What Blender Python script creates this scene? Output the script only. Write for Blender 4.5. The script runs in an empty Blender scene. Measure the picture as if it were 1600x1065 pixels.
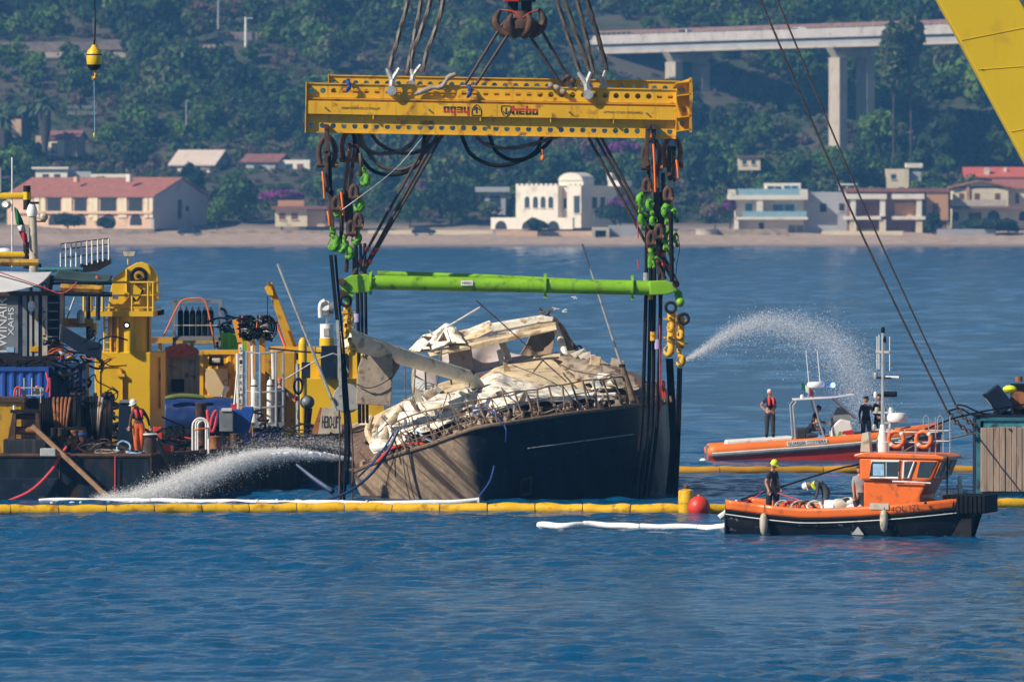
import bpy, math, random
import numpy as np
from mathutils import Vector, Matrix
random.seed(7); np.random.seed(7)
R = math.radians
SC = bpy.context.scene
COL = SC.collection

# ---------------------------------------------------------------- camera, sky, sun, exposure
F = 13000.0        # focal length in photo pixels (photo is 1600 px wide)
HZ = 296.0         # photo row of the eye level
CAMZ = 10.0
cam = bpy.data.cameras.new('camera'); camo = bpy.data.objects.new('camera', cam); COL.objects.link(camo)
camo.location = (0, 0, CAMZ); camo.rotation_euler = (math.pi/2, 0, 0)
cam.sensor_width = 36; cam.lens = 36*F/1600
cam.shift_y = -(532.5-HZ)/1600
cam.clip_start = 1; cam.clip_end = 30000
cam.dof.use_dof = True; cam.dof.focus_distance = 260; cam.dof.aperture_fstop = 3.1
SC.camera = camo
SUN_EL, SUN_AZ = 36.0, 240.0
W = bpy.data.worlds.new('World'); SC.world = W; W.use_nodes = True
_n = W.node_tree
_sky = _n.nodes.new('ShaderNodeTexSky'); _sky.sky_type = 'NISHITA'; _sky.sun_disc = False
_sky.sun_elevation = R(SUN_EL); _sky.sun_rotation = R(SUN_AZ)
_sky.air_density = 0.75; _sky.dust_density = 0.0; _sky.ozone_density = 1.7
_n.links.new(_sky.outputs[0], _n.nodes['Background'].inputs[0])
_n.nodes['Background'].inputs[1].default_value = 0.064
sun = bpy.data.lights.new('sun', 'SUN'); suno = bpy.data.objects.new('sun', sun); COL.objects.link(suno)
sun.energy = 4.8; sun.angle = R(0.5); sun.color = (1.0, 0.90, 0.76)
_d = Vector((math.sin(R(SUN_AZ))*math.cos(R(SUN_EL)), math.cos(R(SUN_AZ))*math.cos(R(SUN_EL)), math.sin(R(SUN_EL))))
suno.rotation_euler = _d.to_track_quat('Z', 'Y').to_euler(); suno.location = _d*400
SC.view_settings.view_transform = 'Standard'; SC.view_settings.look = 'None'
SC.view_settings.exposure = 0.38; SC.view_settings.gamma = 1.0; SC.view_settings.use_curve_mapping = False
SC.cycles.volume_bounces = 1; SC.cycles.max_bounces = 8; SC.cycles.diffuse_bounces = 6; SC.cycles.transparent_max_bounces = 48
SC.cycles.sample_clamp_indirect = 4.0

# ---------------------------------------------------------------- helpers
def P(px, py, Y):
    return Vector(((px-800)*Y/F, Y, CAMZ-(py-HZ)*Y/F))
def YW(py):                     # depth of the water surface seen at row py
    return F*CAMZ/(py-HZ)
ORG = {}
def cat_rom(pts, n):
    pts = [Vector(p) for p in pts]
    if len(pts) < 3:
        return [pts[0].lerp(pts[-1], i/n) for i in range(n+1)]
    out = []; m = len(pts)-1
    for i in range(n+1):
        t = i/n*m; k = min(int(t), m-1); f = t-k
        p0 = pts[max(k-1, 0)]; p1 = pts[k]; p2 = pts[k+1]; p3 = pts[min(k+2, m)]
        out.append(0.5*((2*p1)+(p2-p0)*f+(2*p0-5*p1+4*p2-p3)*f*f+(3*p1-p0-3*p2+p3)*f**3))
    return out
class MB:
    def __init__(s): s.v = []; s.f = []
    def add(s, vs, fs):
        b = len(s.v); s.v += [Vector(v) for v in vs]; s.f += [tuple(i+b for i in f) for f in fs]; return s
    def box(s, x0, x1, y0, y1, z0, z1):
        vs = [(x, y, z) for z in (z0, z1) for y in (y0, y1) for x in (x0, x1)]
        return s.add(vs, [(0,2,3,1),(4,5,7,6),(0,1,5,4),(1,3,7,5),(3,2,6,7),(2,0,4,6)])
    def obox(s, c, sx, sy, sz, M=None):
        c = Vector(c); M = M or Matrix.Identity(3)
        vs = [c+M@Vector((x*sx/2, y*sy/2, z*sz/2)) for z in (-1,1) for y in (-1,1) for x in (-1,1)]
        return s.add(vs, [(0,2,3,1),(4,5,7,6),(0,1,5,4),(1,3,7,5),(3,2,6,7),(2,0,4,6)])
    def pbox(s, px0, px1, py0, py1, Y, d):      # rows py0 (top) .. py1 (bottom) read at depth Y, d deep
        a = P(px0, py1, Y); b = P(px1, py0, Y)
        return s.box(a.x, b.x, Y, Y+d, a.z, b.z)
    def prism(s, pts, vec):
        pts = [Vector(p) for p in pts]; vec = Vector(vec); n = len(pts)
        ar = sum(((pts[i]-pts[0]).cross(pts[(i+1) % n]-pts[0]) for i in range(n)), Vector())
        if ar.dot(vec) > 0: pts = pts[::-1]
        vs = pts+[p+vec for p in pts]
        fs = [tuple(range(n)), tuple(range(2*n-1, n-1, -1))]
        fs += [(i, i+n, (i+1) % n+n, (i+1) % n) for i in range(n)]
        return s.add(vs, fs)
    def pprism(s, poly, Y, d):
        return s.prism([P(x, y, Y) for x, y in poly], (0, d, 0))
    def tube(s, pts, r, n=8, cap=True, closed=False, lobes=0, pitch=0.5, depth=0.14):
        pts = [Vector(p) for p in pts]; m = len(pts)
        rr = list(np.interp(np.linspace(0, 1, m), np.linspace(0, 1, len(r)), r)) if isinstance(r, (list, tuple)) else [r]*m
        vs = []; fs = []; up = None; L = 0
        for i in range(m):
            if closed: t = pts[(i+1) % m]-pts[i-1]
            else: t = pts[min(i+1, m-1)]-pts[max(i-1, 0)]
            if t.length < 1e-9: t = Vector((0,0,1))
            t.normalize()
            if up is None:
                up = Vector((0,0,1)) if abs(t.z) < .9 else Vector((1,0,0))
            a = t.cross(up)
            if a.length < 1e-6: a = t.orthogonal()
            a.normalize(); b = a.cross(t); b.normalize(); up = b
            if i: L += (pts[i]-pts[i-1]).length
            for k in range(n):
                th = 2*math.pi*k/n; q = rr[i]
                if lobes: q *= 1+depth*math.cos(lobes*(th-2*math.pi*L/pitch/lobes))
                vs.append(pts[i]+(a*math.cos(th)+b*math.sin(th))*q)
        for i in range(m if closed else m-1):
            for k in range(n):
                A = i*n+k; B = i*n+(k+1) % n; j = (i+1) % m
                fs.append((A, B, j*n+(k+1) % n, j*n+k))
        if cap and not closed:
            fs.append(tuple(range(n))[::-1]); fs.append(tuple((m-1)*n+k for k in range(n)))
        return s.add(vs, fs)
    def cyl(s, a, b, r, n=12, r2=None):
        return s.tube([a, b], [r, r if r2 is None else r2], n)
    def lathe(s, prof, c, n=16, M=None):       # prof (r,z) along local z
        c = Vector(c); M = M or Matrix.Identity(3); m = len(prof); vs = []; fs = []
        for r, z in prof:
            for k in range(n):
                th = 2*math.pi*k/n; vs.append(c+M@Vector((r*math.cos(th), r*math.sin(th), z)))
        for i in range(m-1):
            for k in range(n):
                fs.append((i*n+k, i*n+(k+1) % n, (i+1)*n+(k+1) % n, (i+1)*n+k))
        fs.append(tuple(range(n))[::-1]); fs.append(tuple((m-1)*n+k for k in range(n)))
        return s.add(vs, fs)
    def ball(s, c, rx, ry=None, rz=None, n=12, m=8, M=None):
        ry = rx if ry is None else ry; rz = rx if rz is None else rz
        c = Vector(c); M = M or Matrix.Identity(3); vs = [c+M@Vector((0, 0, -rz))]; fs = []
        for i in range(1, m):
            ph = -math.pi/2+math.pi*i/m
            for k in range(n):
                th = 2*math.pi*k/n
                vs.append(c+M@Vector((rx*math.cos(ph)*math.cos(th), ry*math.cos(ph)*math.sin(th), rz*math.sin(ph))))
        vs.append(c+M@Vector((0, 0, rz)))
        for k in range(n): fs.append((0, 1+(k+1) % n, 1+k))
        for i in range(m-2):
            for k in range(n):
                a = 1+i*n+k; b = 1+i*n+(k+1) % n; fs.append((a, b, b+n, a+n))
        l = 1+(m-2)*n; t = len(vs)-1
        for k in range(n): fs.append((l+k, l+(k+1) % n, t))
        return s.add(vs, fs)
    def torus(s, c, R1, r, M=None, n=24, k=8, a0=0, a1=360):
        M = M or Matrix.Identity(3); c = Vector(c); full = (a1-a0) >= 360
        m = n if full else n+1
        pts = [c+M@Vector((R1*math.cos(R(a0+(a1-a0)*i/n)), R1*math.sin(R(a0+(a1-a0)*i/n)), 0)) for i in range(m)]
        return s.tube(pts, r, k, closed=full)
    def surf(s, fn, nu, nv):                   # open sheet fn(u,v)
        vs = [fn(i/nu, j/nv) for j in range(nv+1) for i in range(nu+1)]
        return s.add(vs, [(j*(nu+1)+i, j*(nu+1)+i+1, (j+1)*(nu+1)+i+1, (j+1)*(nu+1)+i) for j in range(nv) for i in range(nu)])
    def patch(s, rows, nu=24, nv=12, amp=0.0, freq=2.0, seed=0, ridge=0.0):   # rows of (px,py,Y)
        ctrl = [cat_rom([P(*q) for q in r], nu) for r in rows]
        cols = [cat_rom([c[i] for c in ctrl], nv) for i in range(nu+1)]
        from mathutils import noise
        def fn(u, v):
            p = cols[round(u*nu)][round(v*nv)].copy()
            if amp:
                q = p*freq+Vector((seed*13.7, seed*3.1, 0))
                d = noise.noise_vector(q*.8)*.8
                rg = ridge*((1-2.6*abs(noise.noise(Vector((q.x*0.45+q.z*0.75, q.y*.3, q.z*.3)))))+.42*(1-2.6*abs(noise.noise(Vector((q.x*1.1-q.z*.5, q.y*.6, q.z*.7+9))))))
                p += d*amp+Vector((0, -rg, rg*0.6))
            return p
        return s.surf(fn, nu, nv)
    def build(s, name, mat, parent=None, smooth=40, solid=0, bevel=0, label=None):
        o0 = ORG.get(parent.name, Vector()) if parent is not None else Vector()
        me = bpy.data.meshes.new(name); me.from_pydata([tuple(v-o0) for v in s.v], [], s.f); me.update()
        if smooth:
            me.shade_smooth(); me.set_sharp_from_angle(angle=R(smooth))
        me.materials.append(mat)
        o = bpy.data.objects.new(name, me); COL.objects.link(o)
        if parent is not None:
            o.parent = parent; ORG[o.name] = o0
        if solid:
            md = o.modifiers.new('thickness', 'SOLIDIFY'); md.thickness = solid; md.offset = 0
        if bevel:
            md = o.modifiers.new('edge', 'BEVEL'); md.width = bevel; md.segments = 2; md.limit_method = 'ANGLE'
        if label: o['label'] = label
        return o
    def solo(s, name, mat, label, cat, group=None, smooth=40, solid=0, bevel=0, at=None, kind=None):
        if at is None:
            xs = [v.x for v in s.v]; ys = [v.y for v in s.v]; zs = [v.z for v in s.v]
            at = Vector(((min(xs)+max(xs))/2, (min(ys)+max(ys))/2, min(zs)))
        at = Vector(at); s.v = [v-at for v in s.v]
        o = s.build(name, mat, None, smooth, solid, bevel); o.location = at; ORG[o.name] = at
        tag(o, label, cat, group, kind); return o
def tag(o, label=None, cat=None, group=None, kind=None):
    if label: o['label'] = label
    if cat: o['category'] = cat
    if group: o['group'] = group
    if kind: o['kind'] = kind
    return o
def thing(name, label, cat, at, group=None, rotz=None, rot=None):
    o = bpy.data.objects.new(name, None); COL.objects.link(o); o.location = at; o.empty_display_size = .3
    tag(o, label, cat, group)
    if rotz is not None or rot is not None:     # rotated things are built in their own local frame
        o.rotation_euler = rot if rot is not None else (0, 0, rotz); ORG[o.name] = Vector()
    else: ORG[o.name] = Vector(at)
    return o
def copy_tree(o, parent=None):
    c = o.copy(); COL.objects.link(c); c.parent = parent
    if parent is not None: c.matrix_parent_inverse = o.matrix_parent_inverse
    for ch in list(o.children): copy_tree(ch, c)
    return c
def RX(a): return Matrix.Rotation(R(a), 3, 'X')
def RY(a): return Matrix.Rotation(R(a), 3, 'Y')
def RZ(a): return Matrix.Rotation(R(a), 3, 'Z')
def dirM(d):                                  # matrix whose z axis is d
    return Vector(d).to_track_quat('Z', 'Y').to_matrix()
def text_mesh(txt, name, mat, parent, c, h, M=None, thick=0.004, wid=None, label=None):
    cu = bpy.data.curves.new('t', 'FONT'); cu.body = txt; cu.size = 1; cu.align_x = 'CENTER'; cu.align_y = 'CENTER'; cu.extrude = thick; cu.resolution_u = 3
    to = bpy.data.objects.new('t', cu); COL.objects.link(to)
    dg = bpy.context.evaluated_depsgraph_get(); me = bpy.data.meshes.new_from_object(to.evaluated_get(dg))
    bpy.data.objects.remove(to); bpy.data.curves.remove(cu)
    vs = [v.co.copy() for v in me.vertices]
    hh = max(v.y for v in vs)-min(v.y for v in vs); ww = max(v.x for v in vs)-min(v.x for v in vs)
    cy = (max(v.y for v in vs)+min(v.y for v in vs))/2
    sy = h/hh; sx = (wid/ww) if wid else sy
    mb = MB(); M = M or Matrix.Identity(3)
    # text plane: local x right, z up, facing -y
    mb.add([Vector(c)+M@Vector((v.x*sx, -v.z, (v.y-cy)*sy)) for v in vs], [tuple(p.vertices) for p in me.polygons])
    bpy.data.meshes.remove(me)
    return mb.build(name, mat, parent, 0, label=label)

# ---------------------------------------------------------------- materials
MT = {}
def mat(name, col, rough=.5, metal=0, var=.18, vs=1.5, dirt=None, damt=0.5, ds=1.2, bump=0, bs=20, stretch=(1,1,1), spec=.5, coat=0, dsharp=.12, streak=None, samt=.5, trans=0):
    m = bpy.data.materials.new(name); m.use_nodes = True; t = m.node_tree; N = t.nodes; Lk = t.links
    b = N['Principled BSDF']; b.inputs['Roughness'].default_value = rough; b.inputs['Metallic'].default_value = metal
    b.inputs['Specular IOR Level'].default_value = spec; b.inputs['Coat Weight'].default_value = coat
    if trans: b.inputs['Transmission Weight'].default_value = trans
    tc = N.new('ShaderNodeNewGeometry')
    mp = N.new('ShaderNodeVectorMath'); mp.operation = 'MULTIPLY'; mp.inputs[1].default_value = stretch
    Lk.new(tc.outputs['Position'], mp.inputs[0])
    def noise(scale, det=4, src=None):
        n = N.new('ShaderNodeTexNoise'); n.inputs['Scale'].default_value = scale; n.inputs['Detail'].default_value = det
        Lk.new((src or mp).outputs[0], n.inputs['Vector']); return n
    def mix(fac, A, B, bt='MIX'):
        x = N.new('ShaderNodeMix'); x.data_type = 'RGBA'; x.blend_type = bt
        if isinstance(fac, (int, float)): x.inputs[0].default_value = fac
        else: Lk.new(fac, x.inputs[0])
        for i, q in ((6, A), (7, B)):
            if isinstance(q, tuple): x.inputs[i].default_value = (*q[:3], 1)
            else: Lk.new(q, x.inputs[i])
        return x.outputs[2]
    def ramp(src, lo, hi):
        r = N.new('ShaderNodeMapRange'); r.inputs[1].default_value = lo; r.inputs[2].default_value = hi; r.clamp = True
        Lk.new(src, r.inputs[0]); return r.outputs[0]
    n1 = noise(vs, 5)
    c = mix(ramp(n1.outputs[0], .3, .7), tuple(x*(1-var) for x in col), tuple(min(1, x*(1+var)) for x in col))
    if dirt:
        n2 = noise(ds, 8); th = 1-damt
        c = mix(ramp(n2.outputs[0], .35+.3*th, .35+.3*th+dsharp), c, dirt)
    if streak:
        sp = N.new('ShaderNodeVectorMath'); sp.operation = 'MULTIPLY'; sp.inputs[1].default_value = (6, 6, .5); Lk.new(tc.outputs['Position'], sp.inputs[0])
        n3 = noise(1.0, 5, sp); th = 1-samt
        c = mix(ramp(n3.outputs[0], .35+.3*th, .55+.3*th), c, streak)
    Lk.new(c, b.inputs['Base Color'])
    rr = ramp(n1.outputs[0], 0, 1); mr = N.new('ShaderNodeMath'); mr.operation = 'MULTIPLY_ADD'; mr.inputs[1].default_value = .25; mr.inputs[2].default_value = max(.02, rough-.12)
    Lk.new(rr, mr.inputs[0]); Lk.new(mr.outputs[0], b.inputs['Roughness'])
    if bump:
        nb = noise(bs, 3); bp = N.new('ShaderNodeBump'); bp.inputs['Strength'].default_value = bump; bp.inputs['Distance'].default_value = .03
        Lk.new(nb.outputs[0], bp.inputs['Height']); Lk.new(bp.outputs[0], b.inputs['Normal'])
    MT[name] = m; return m
def emit(name, col, st):
    m = bpy.data.materials.new(name); m.use_nodes = True; b = m.node_tree.nodes['Principled BSDF']
    b.inputs['Base Color'].default_value = (*col, 1); b.inputs['Emission Color'].default_value = (*col, 1); b.inputs['Emission Strength'].default_value = st
    MT[name] = m; return m
RUST = (.16, .06, .025)
YEL = mat('yellow_paint', (.70, .38, .006), .45, 0, .10, 1.0, (.24, .09, .015), .24, 2.6, streak=(.36, .15, .01), samt=.26)
YEL2 = mat('yellow_paint_clean', (.70, .43, .004), .4, 0, .06, .4, (.45, .22, .01), .12, .7)
YELD = mat('yellow_paint_worn', (.50, .28, .01), .5, 0, .15, 1.4, (.16, .07, .02), .35, 1.6, streak=(.2, .09, .02), samt=.3)
YELJ = mat('jib_yellow', (.64, .43, .0), .5, 0, .05, .3, (.50, .31, .01), .22, .7, streak=(.52, .33, .01), samt=.2)
GRN = mat('lime_paint', (.20, .44, .008), .5, 0, .14, 1.3, (.10, .20, .02), .28, 3.5, streak=(.13, .26, .02), samt=.25)
GRNH = mat('hook_green', (.11, .36, .012), .6, 0, .2, 5, (.03, .07, .012), .45, 9, spec=.3)
YLH = mat('link_yellow', (.72, .38, .005), .55, 0, .2, 5, (.16, .07, .015), .42, 9)
RUS = mat('rusty_steel', (.075, .034, .02), .75, 0, .45, 3, (.03, .02, .018), .45, 4, bump=.3)
RUS2 = mat('orange_rust', (.28, .10, .03), .8, 0, .35, 3, (.07, .035, .02), .4, 5, bump=.3)
DRK = mat('dark_steel', (.016, .016, .019), .65, 0, .4, 2, (.05, .025, .015), .25, 3, spec=.12)
BLK = mat('black_rope', (.011, .011, .013), .8, 0, .5, 6, bump=.4, bs=60, spec=.12)
BLKR = mat('black_rubber', (.008, .009, .011), .7, 0, .4, 3, spec=.08)
WIRE = mat('wire_rope', (.105, .09, .078), .5, .3, .35, 8, (.10, .05, .03), .3, 6, bump=.3, bs=80)
WIRED = mat('dark_wire_rope', (.045, .036, .032), .6, .3, .5, 6, (.09, .035, .02), .35, 5)
GALV = mat('galvanised', (.42, .43, .42), .45, .4, .2, 4, (.25, .2, .15), .25, 6)
STEEL = mat('bare_aluminium', (.50, .51, .52), .35, .6, .15, 3)
WHT = mat('white_paint', (.74, .74, .71), .45, 0, .08, 2, (.45, .40, .33), .2, 3)
WHTP = mat('white_plastic', (.78, .78, .76), .35, 0, .05, 2)
ORG_ = mat('orange_gelcoat', (.72, .14, .014), .35, 0, .10, 1.5, (.40, .09, .025), .28, 4, streak=(.55, .16, .05), samt=.2)
ORGT = mat('orange_tube', (.75, .17, .025), .45, 0, .07, 1)
REDT = mat('red_hull', (.60, .045, .025), .4, 0, .12, 2)
RED = mat('red_plastic', (.62, .04, .02), .45, 0, .12, 3)
REDR = mat('red_rope', (.55, .05, .06), .8, 0, .25, 8)
ORR = mat('orange_strap', (.78, .16, .02), .7, 0, .15, 8)
BLUR = mat('blue_rope', (.012, .05, .22), .8, 0, .3, 8)
LBLU = mat('pale_blue_hose', (.25, .42, .60), .6, 0, .2, 6)
NAVY = mat('navy_steel', (.008, .018, .038), .6, 0, .35, 1.5, (.06, .04, .03), .2, 3, spec=.15)
TEAL = mat('teal_steel', (.03, .14, .18), .5, 0, .3, 2, (.02, .03, .04), .35, 3)
BLUC = mat('blue_container', (.008, .065, .32), .5, 0, .15, 2, (.03, .05, .12), .25, 3, streak=(.05, .05, .08), samt=.25)
BLUD = mat('dark_blue_container', (.008, .03, .10), .55, 0, .3, 2)
BLUT = mat('blue_tarp', (.005, .032, .15), .55, 0, .25, 3, bump=.4, bs=6)
GREYC = mat('grey_panel', (.17, .19, .21), .5, .1, .15, 2, (.07, .06, .05), .25, 3)
GREYL = mat('light_grey_panel', (.36, .37, .36), .55, 0, .15, 2, (.15, .13, .11), .3, 3)
GREYD = mat('slate_tarp', (.065, .08, .095), .65, 0, .2, 1.5)
GTARP = mat('green_tarp', (.05, .10, .09), .7, 0, .2, 1.5)
WTARP = mat('pale_tarp', (.58, .57, .58), .7, 0, .08, 1)
BEIGE = mat('beige_panel', (.56, .42, .22), .5, 0, .06, 2)
BEIGEP = mat('beige_paint', (.48, .42, .33), .5, 0, .15, 3, (.2, .15, .1), .25, 4)
GREEN = mat('crate_green', (.10, .50, .02), .5, 0, .1, 3)
OLIV = mat('olive_mat', (.10, .14, .02), .7, 0, .2, 4)
SKIN = mat('skin', (.42, .22, .15), .55, 0, .08, 8)
HAIRW = mat('white_hair', (.62, .60, .57), .8, 0, .1, 30)
HAIRD = mat('dark_hair', (.03, .022, .02), .8, 0, .2, 30)
CNAVY = mat('navy_cloth', (.009, .012, .022), .85, 0, .25, 8)
CGREY = mat('grey_cloth', (.30, .31, .33), .85, 0, .15, 8)
CDGREY = mat('dark_grey_cloth', (.028, .03, .036), .85, 0, .2, 8)
CORG = mat('orange_cloth', (.68, .11, .015), .8, 0, .12, 8)
CRED = mat('red_cloth', (.60, .05, .04), .8, 0, .12, 8)
CHIV = mat('hi_vis_yellow', (.62, .75, .02), .6, 0, .05, 8)
CBLUE = mat('blue_cloth', (.02, .20, .45), .8, 0, .15, 8)
BLACKP = mat('black_plastic', (.015, .015, .017), .4, 0, .2, 3)
GLASS = mat('dark_glass', (.02, .035, .05), .08, 0, .2, 2, spec=.8)
TINK = mat('black_ink', (.015, .015, .02), .6, 0, .1, 5)
TRED = mat('red_ink', (.5, .02, .015), .6, 0, .1, 5)
TWHT = mat('white_ink', (.7, .7, .7), .6, 0, .1, 5)
WOODP = mat('fender_timber', (.36, .26, .19), .8, 0, .22, 2, (.16, .09, .055), .32, 1.6, stretch=(4, 4, .5), bump=.3)
TIMB = mat('timber_pole', (.36, .20, .10), .75, 0, .25, 4)
CREAM = mat('cream_canvas', (.60, .48, .30), .75, 0, .12, 1.2, (.30, .20, .11), .36, 2.4, bump=.7, bs=6, streak=(.38, .27, .15), samt=.25)
WCANV = mat('white_canvas', (.77, .73, .64), .75, 0, .08, 1.4, (.32, .22, .12), .40, 3.0, bump=.9, bs=6, streak=(.45, .34, .20), samt=.3)
GCANV = mat('grey_canvas', (.50, .43, .42), .8, 0, .12, 1.4, (.30, .22, .17), .3, 2)
MUD = mat('muddy_grey', (.34, .27, .20), .8, 0, .22, 3, (.16, .11, .075), .35, 4, bump=.4, bs=12)
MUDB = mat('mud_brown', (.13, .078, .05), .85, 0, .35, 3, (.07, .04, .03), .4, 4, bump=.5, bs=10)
MUDR = mat('muddy_rail', (.17, .115, .07), .75, 0, .35, 7, (.10, .06, .04), .4, 8)
SPAR = mat('muddy_spar', (.66, .59, .46), .6, 0, .14, 2.5, (.34, .24, .15), .32, 2.2, stretch=(1,1,1), bump=.2)
BOOMY = mat('boom_yellow', (.76, .43, .006), .42, 0, .12, 2.0, (.42, .20, .01), .36, 3.4, bump=.5, bs=4)
BOOMW = mat('absorbent_white', (.80, .80, .78), .8, 0, .06, 4, bump=.5, bs=8)
LAMP = emit('lamp_light', (1, .97, .9), 5)
BEACON = emit('blue_beacon', (.06, .12, 1), 10)
# ---------------------------------------------------------------- sea
SEA_A = .0070
def make_sea():
    ys = [60, 100, 125, 140, 150, 156]
    y = 160.0
    while y < 300: ys.append(y); y += 0.19
    st = .19
    while y < 1450: ys.append(y); st = min(st*1.013, 1.6); y += st
    ys += [1480, 1510]
    xi = np.arange(-22, 22.001, 0.19); xo = []; x = 22.0; st = .3
    while x < 88: st *= 1.22; x += st; xo.append(x)
    xo[-1] = 96
    xs = np.concatenate([-np.array(xo)[::-1], xi, np.array(xo)])
    ys = np.array(ys); sc = np.clip(ys/300, 1, 1e9)[:, None]
    U, Yg = np.meshgrid(xs, ys); X = U*sc; X = np.where(np.abs(U) > 22, np.sign(U)*np.maximum(np.abs(X), np.abs(U)*4.4*(np.abs(U)-22)/74), X)
    X = np.clip(X, -424, 424); X[:, 0] = -424; X[:, -1] = 424
    Z = np.zeros_like(X); rng = np.random.RandomState(3)
    dy = np.gradient(ys)[:, None]; dx = np.abs(np.gradient(X, axis=1))
    for i in range(110):
        lam = 0.42*(9.0/0.42)**(rng.rand()**1.5)
        th = rng.normal(R(78), .62)
        k = 2*math.pi/lam
        a = SEA_A*lam**(0.95 if lam < 1.6 else .55)*(1 if lam < 1.6 else 1.6**.4)
        ph = rng.rand()*6.28
        fade = np.clip(1.5-np.maximum(dy, dx)*2.6/lam, 0, 1)
        if lam > 1.8: fade = fade*np.clip(.38+.62*(Yg-290)/180, .38, 1.2)*(1 if lam < 6 else np.clip(1-(Yg-300)/200, .5, 1))
        Z += a*fade*np.sin(k*(X*math.cos(th)+Yg*math.sin(th))+ph)
    # patchy gusts
    g = 0.82+.34*np.sin(X*.11+Yg*.047+1.2)*np.sin(Yg*.071-X*.03)+.2*np.sin(X*.23+Yg*.13)*np.sin(Yg*.21+X*.06)
    Z *= g+(1-g)*np.clip((Yg-320)/120, 0, 1)
    n, m = X.shape
    co = np.stack([X, Yg, Z], -1).reshape(-1, 3).astype(np.float32)
    idx = np.arange(n*m).reshape(n, m)
    q = np.stack([idx[:-1, :-1], idx[:-1, 1:], idx[1:, 1:], idx[1:, :-1]], -1).reshape(-1, 4)
    me = np_mesh('sea', co, q); me.shade_smooth()
    o = bpy.data.objects.new('sea', me); COL.objects.link(o); o['kind'] = 'structure'
    M = bpy.data.materials.new('sea_water'); M.use_nodes = True; t = M.node_tree; N = t.nodes; L = t.links
    b = N['Principled BSDF']; b.inputs['Base Color'].default_value = (.001, .068, .165, 1); b.inputs['Roughness'].default_value = .10
    b.inputs['IOR'].default_value = 1.333
    g = N.new('ShaderNodeNewGeometry')
    def nz(sc, st, det):
        mp = N.new('ShaderNodeVectorMath'); mp.operation = 'MULTIPLY'; mp.inputs[1].default_value = st; L.new(g.outputs['Position'], mp.inputs[0])
        x = N.new('ShaderNodeTexNoise'); x.inputs['Scale'].default_value = sc; x.inputs['Detail'].default_value = det; L.new(mp.outputs[0], x.inputs['Vector']); return x.outputs[0]
    a = nz(5.0, (1, 1.6, 1), 6); c = nz(.9, (1, 1.3, 1), 3)
    ad = N.new('ShaderNodeMath'); ad.operation = 'MULTIPLY_ADD'; ad.inputs[1].default_value = 3.2; L.new(c, ad.inputs[0]); L.new(a, ad.inputs[2])
    bp = N.new('ShaderNodeBump'); bp.inputs['Strength'].default_value = 1.0; bp.inputs['Distance'].default_value = .06
    L.new(ad.outputs[0], bp.inputs['Height']); L.new(bp.outputs[0], b.inputs['Normal'])
    me.materials.append(M)
def np_mesh(name, co, quads):
    me = bpy.data.meshes.new(name); k = quads.shape[1]
    me.vertices.add(len(co)); me.vertices.foreach_set('co', np.ascontiguousarray(co, np.float32).ravel())
    me.loops.add(quads.size); me.loops.foreach_set('vertex_index', np.ascontiguousarray(quads, np.int32).ravel())
    me.polygons.add(len(quads)); me.polygons.foreach_set('loop_start', np.arange(0, quads.size, k, dtype=np.int32))
    me.update(calc_edges=True); me.validate(); return me
make_sea()

# ---------------------------------------------------------------- terrain
PROF = [(-6, -1.5), (0, -.05), (8, .8), (18, 1.9), (40, 2.8), (58, 5), (100, 12), (140, 19), (200, 32), (260, 47), (330, 64), (450, 92), (456, 92), (800, 94)]
PT = np.array([p[0] for p in PROF], float); PZ = np.array([p[1] for p in PROF], float)
def snoise(x, y, s):
    return (np.sin(x*s*1.3+y*s*.7+1.1)+np.sin(x*s*.6-y*s*1.5+2.3)+np.sin(x*s*2.1+y*s*1.9+.4)*.5)/2.5
def shoreline(X): return 1444+1.6*np.sin(X*.05+.6)+.8*np.sin(X*.17)
def ground(X, Y):
    X = np.asarray(X, float); Y = np.asarray(Y, float)
    t = Y-shoreline(X); z = np.interp(t, PT, PZ)
    hi = np.clip((t-55)/80, 0, 1)
    val = np.exp(-((X-48)/34)**2)*np.exp(-((t-150)/70)**2)
    z = z-9*val*hi+hi*(2.2*snoise(X, Y, .035)+1.0*snoise(X, Y, .11))
    z = z+np.clip((t-4)/10, 0, 1)*.18*snoise(X, Y, .5)*(1-hi)
    return z
def gz(x, y): return float(ground(x, y))
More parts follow.
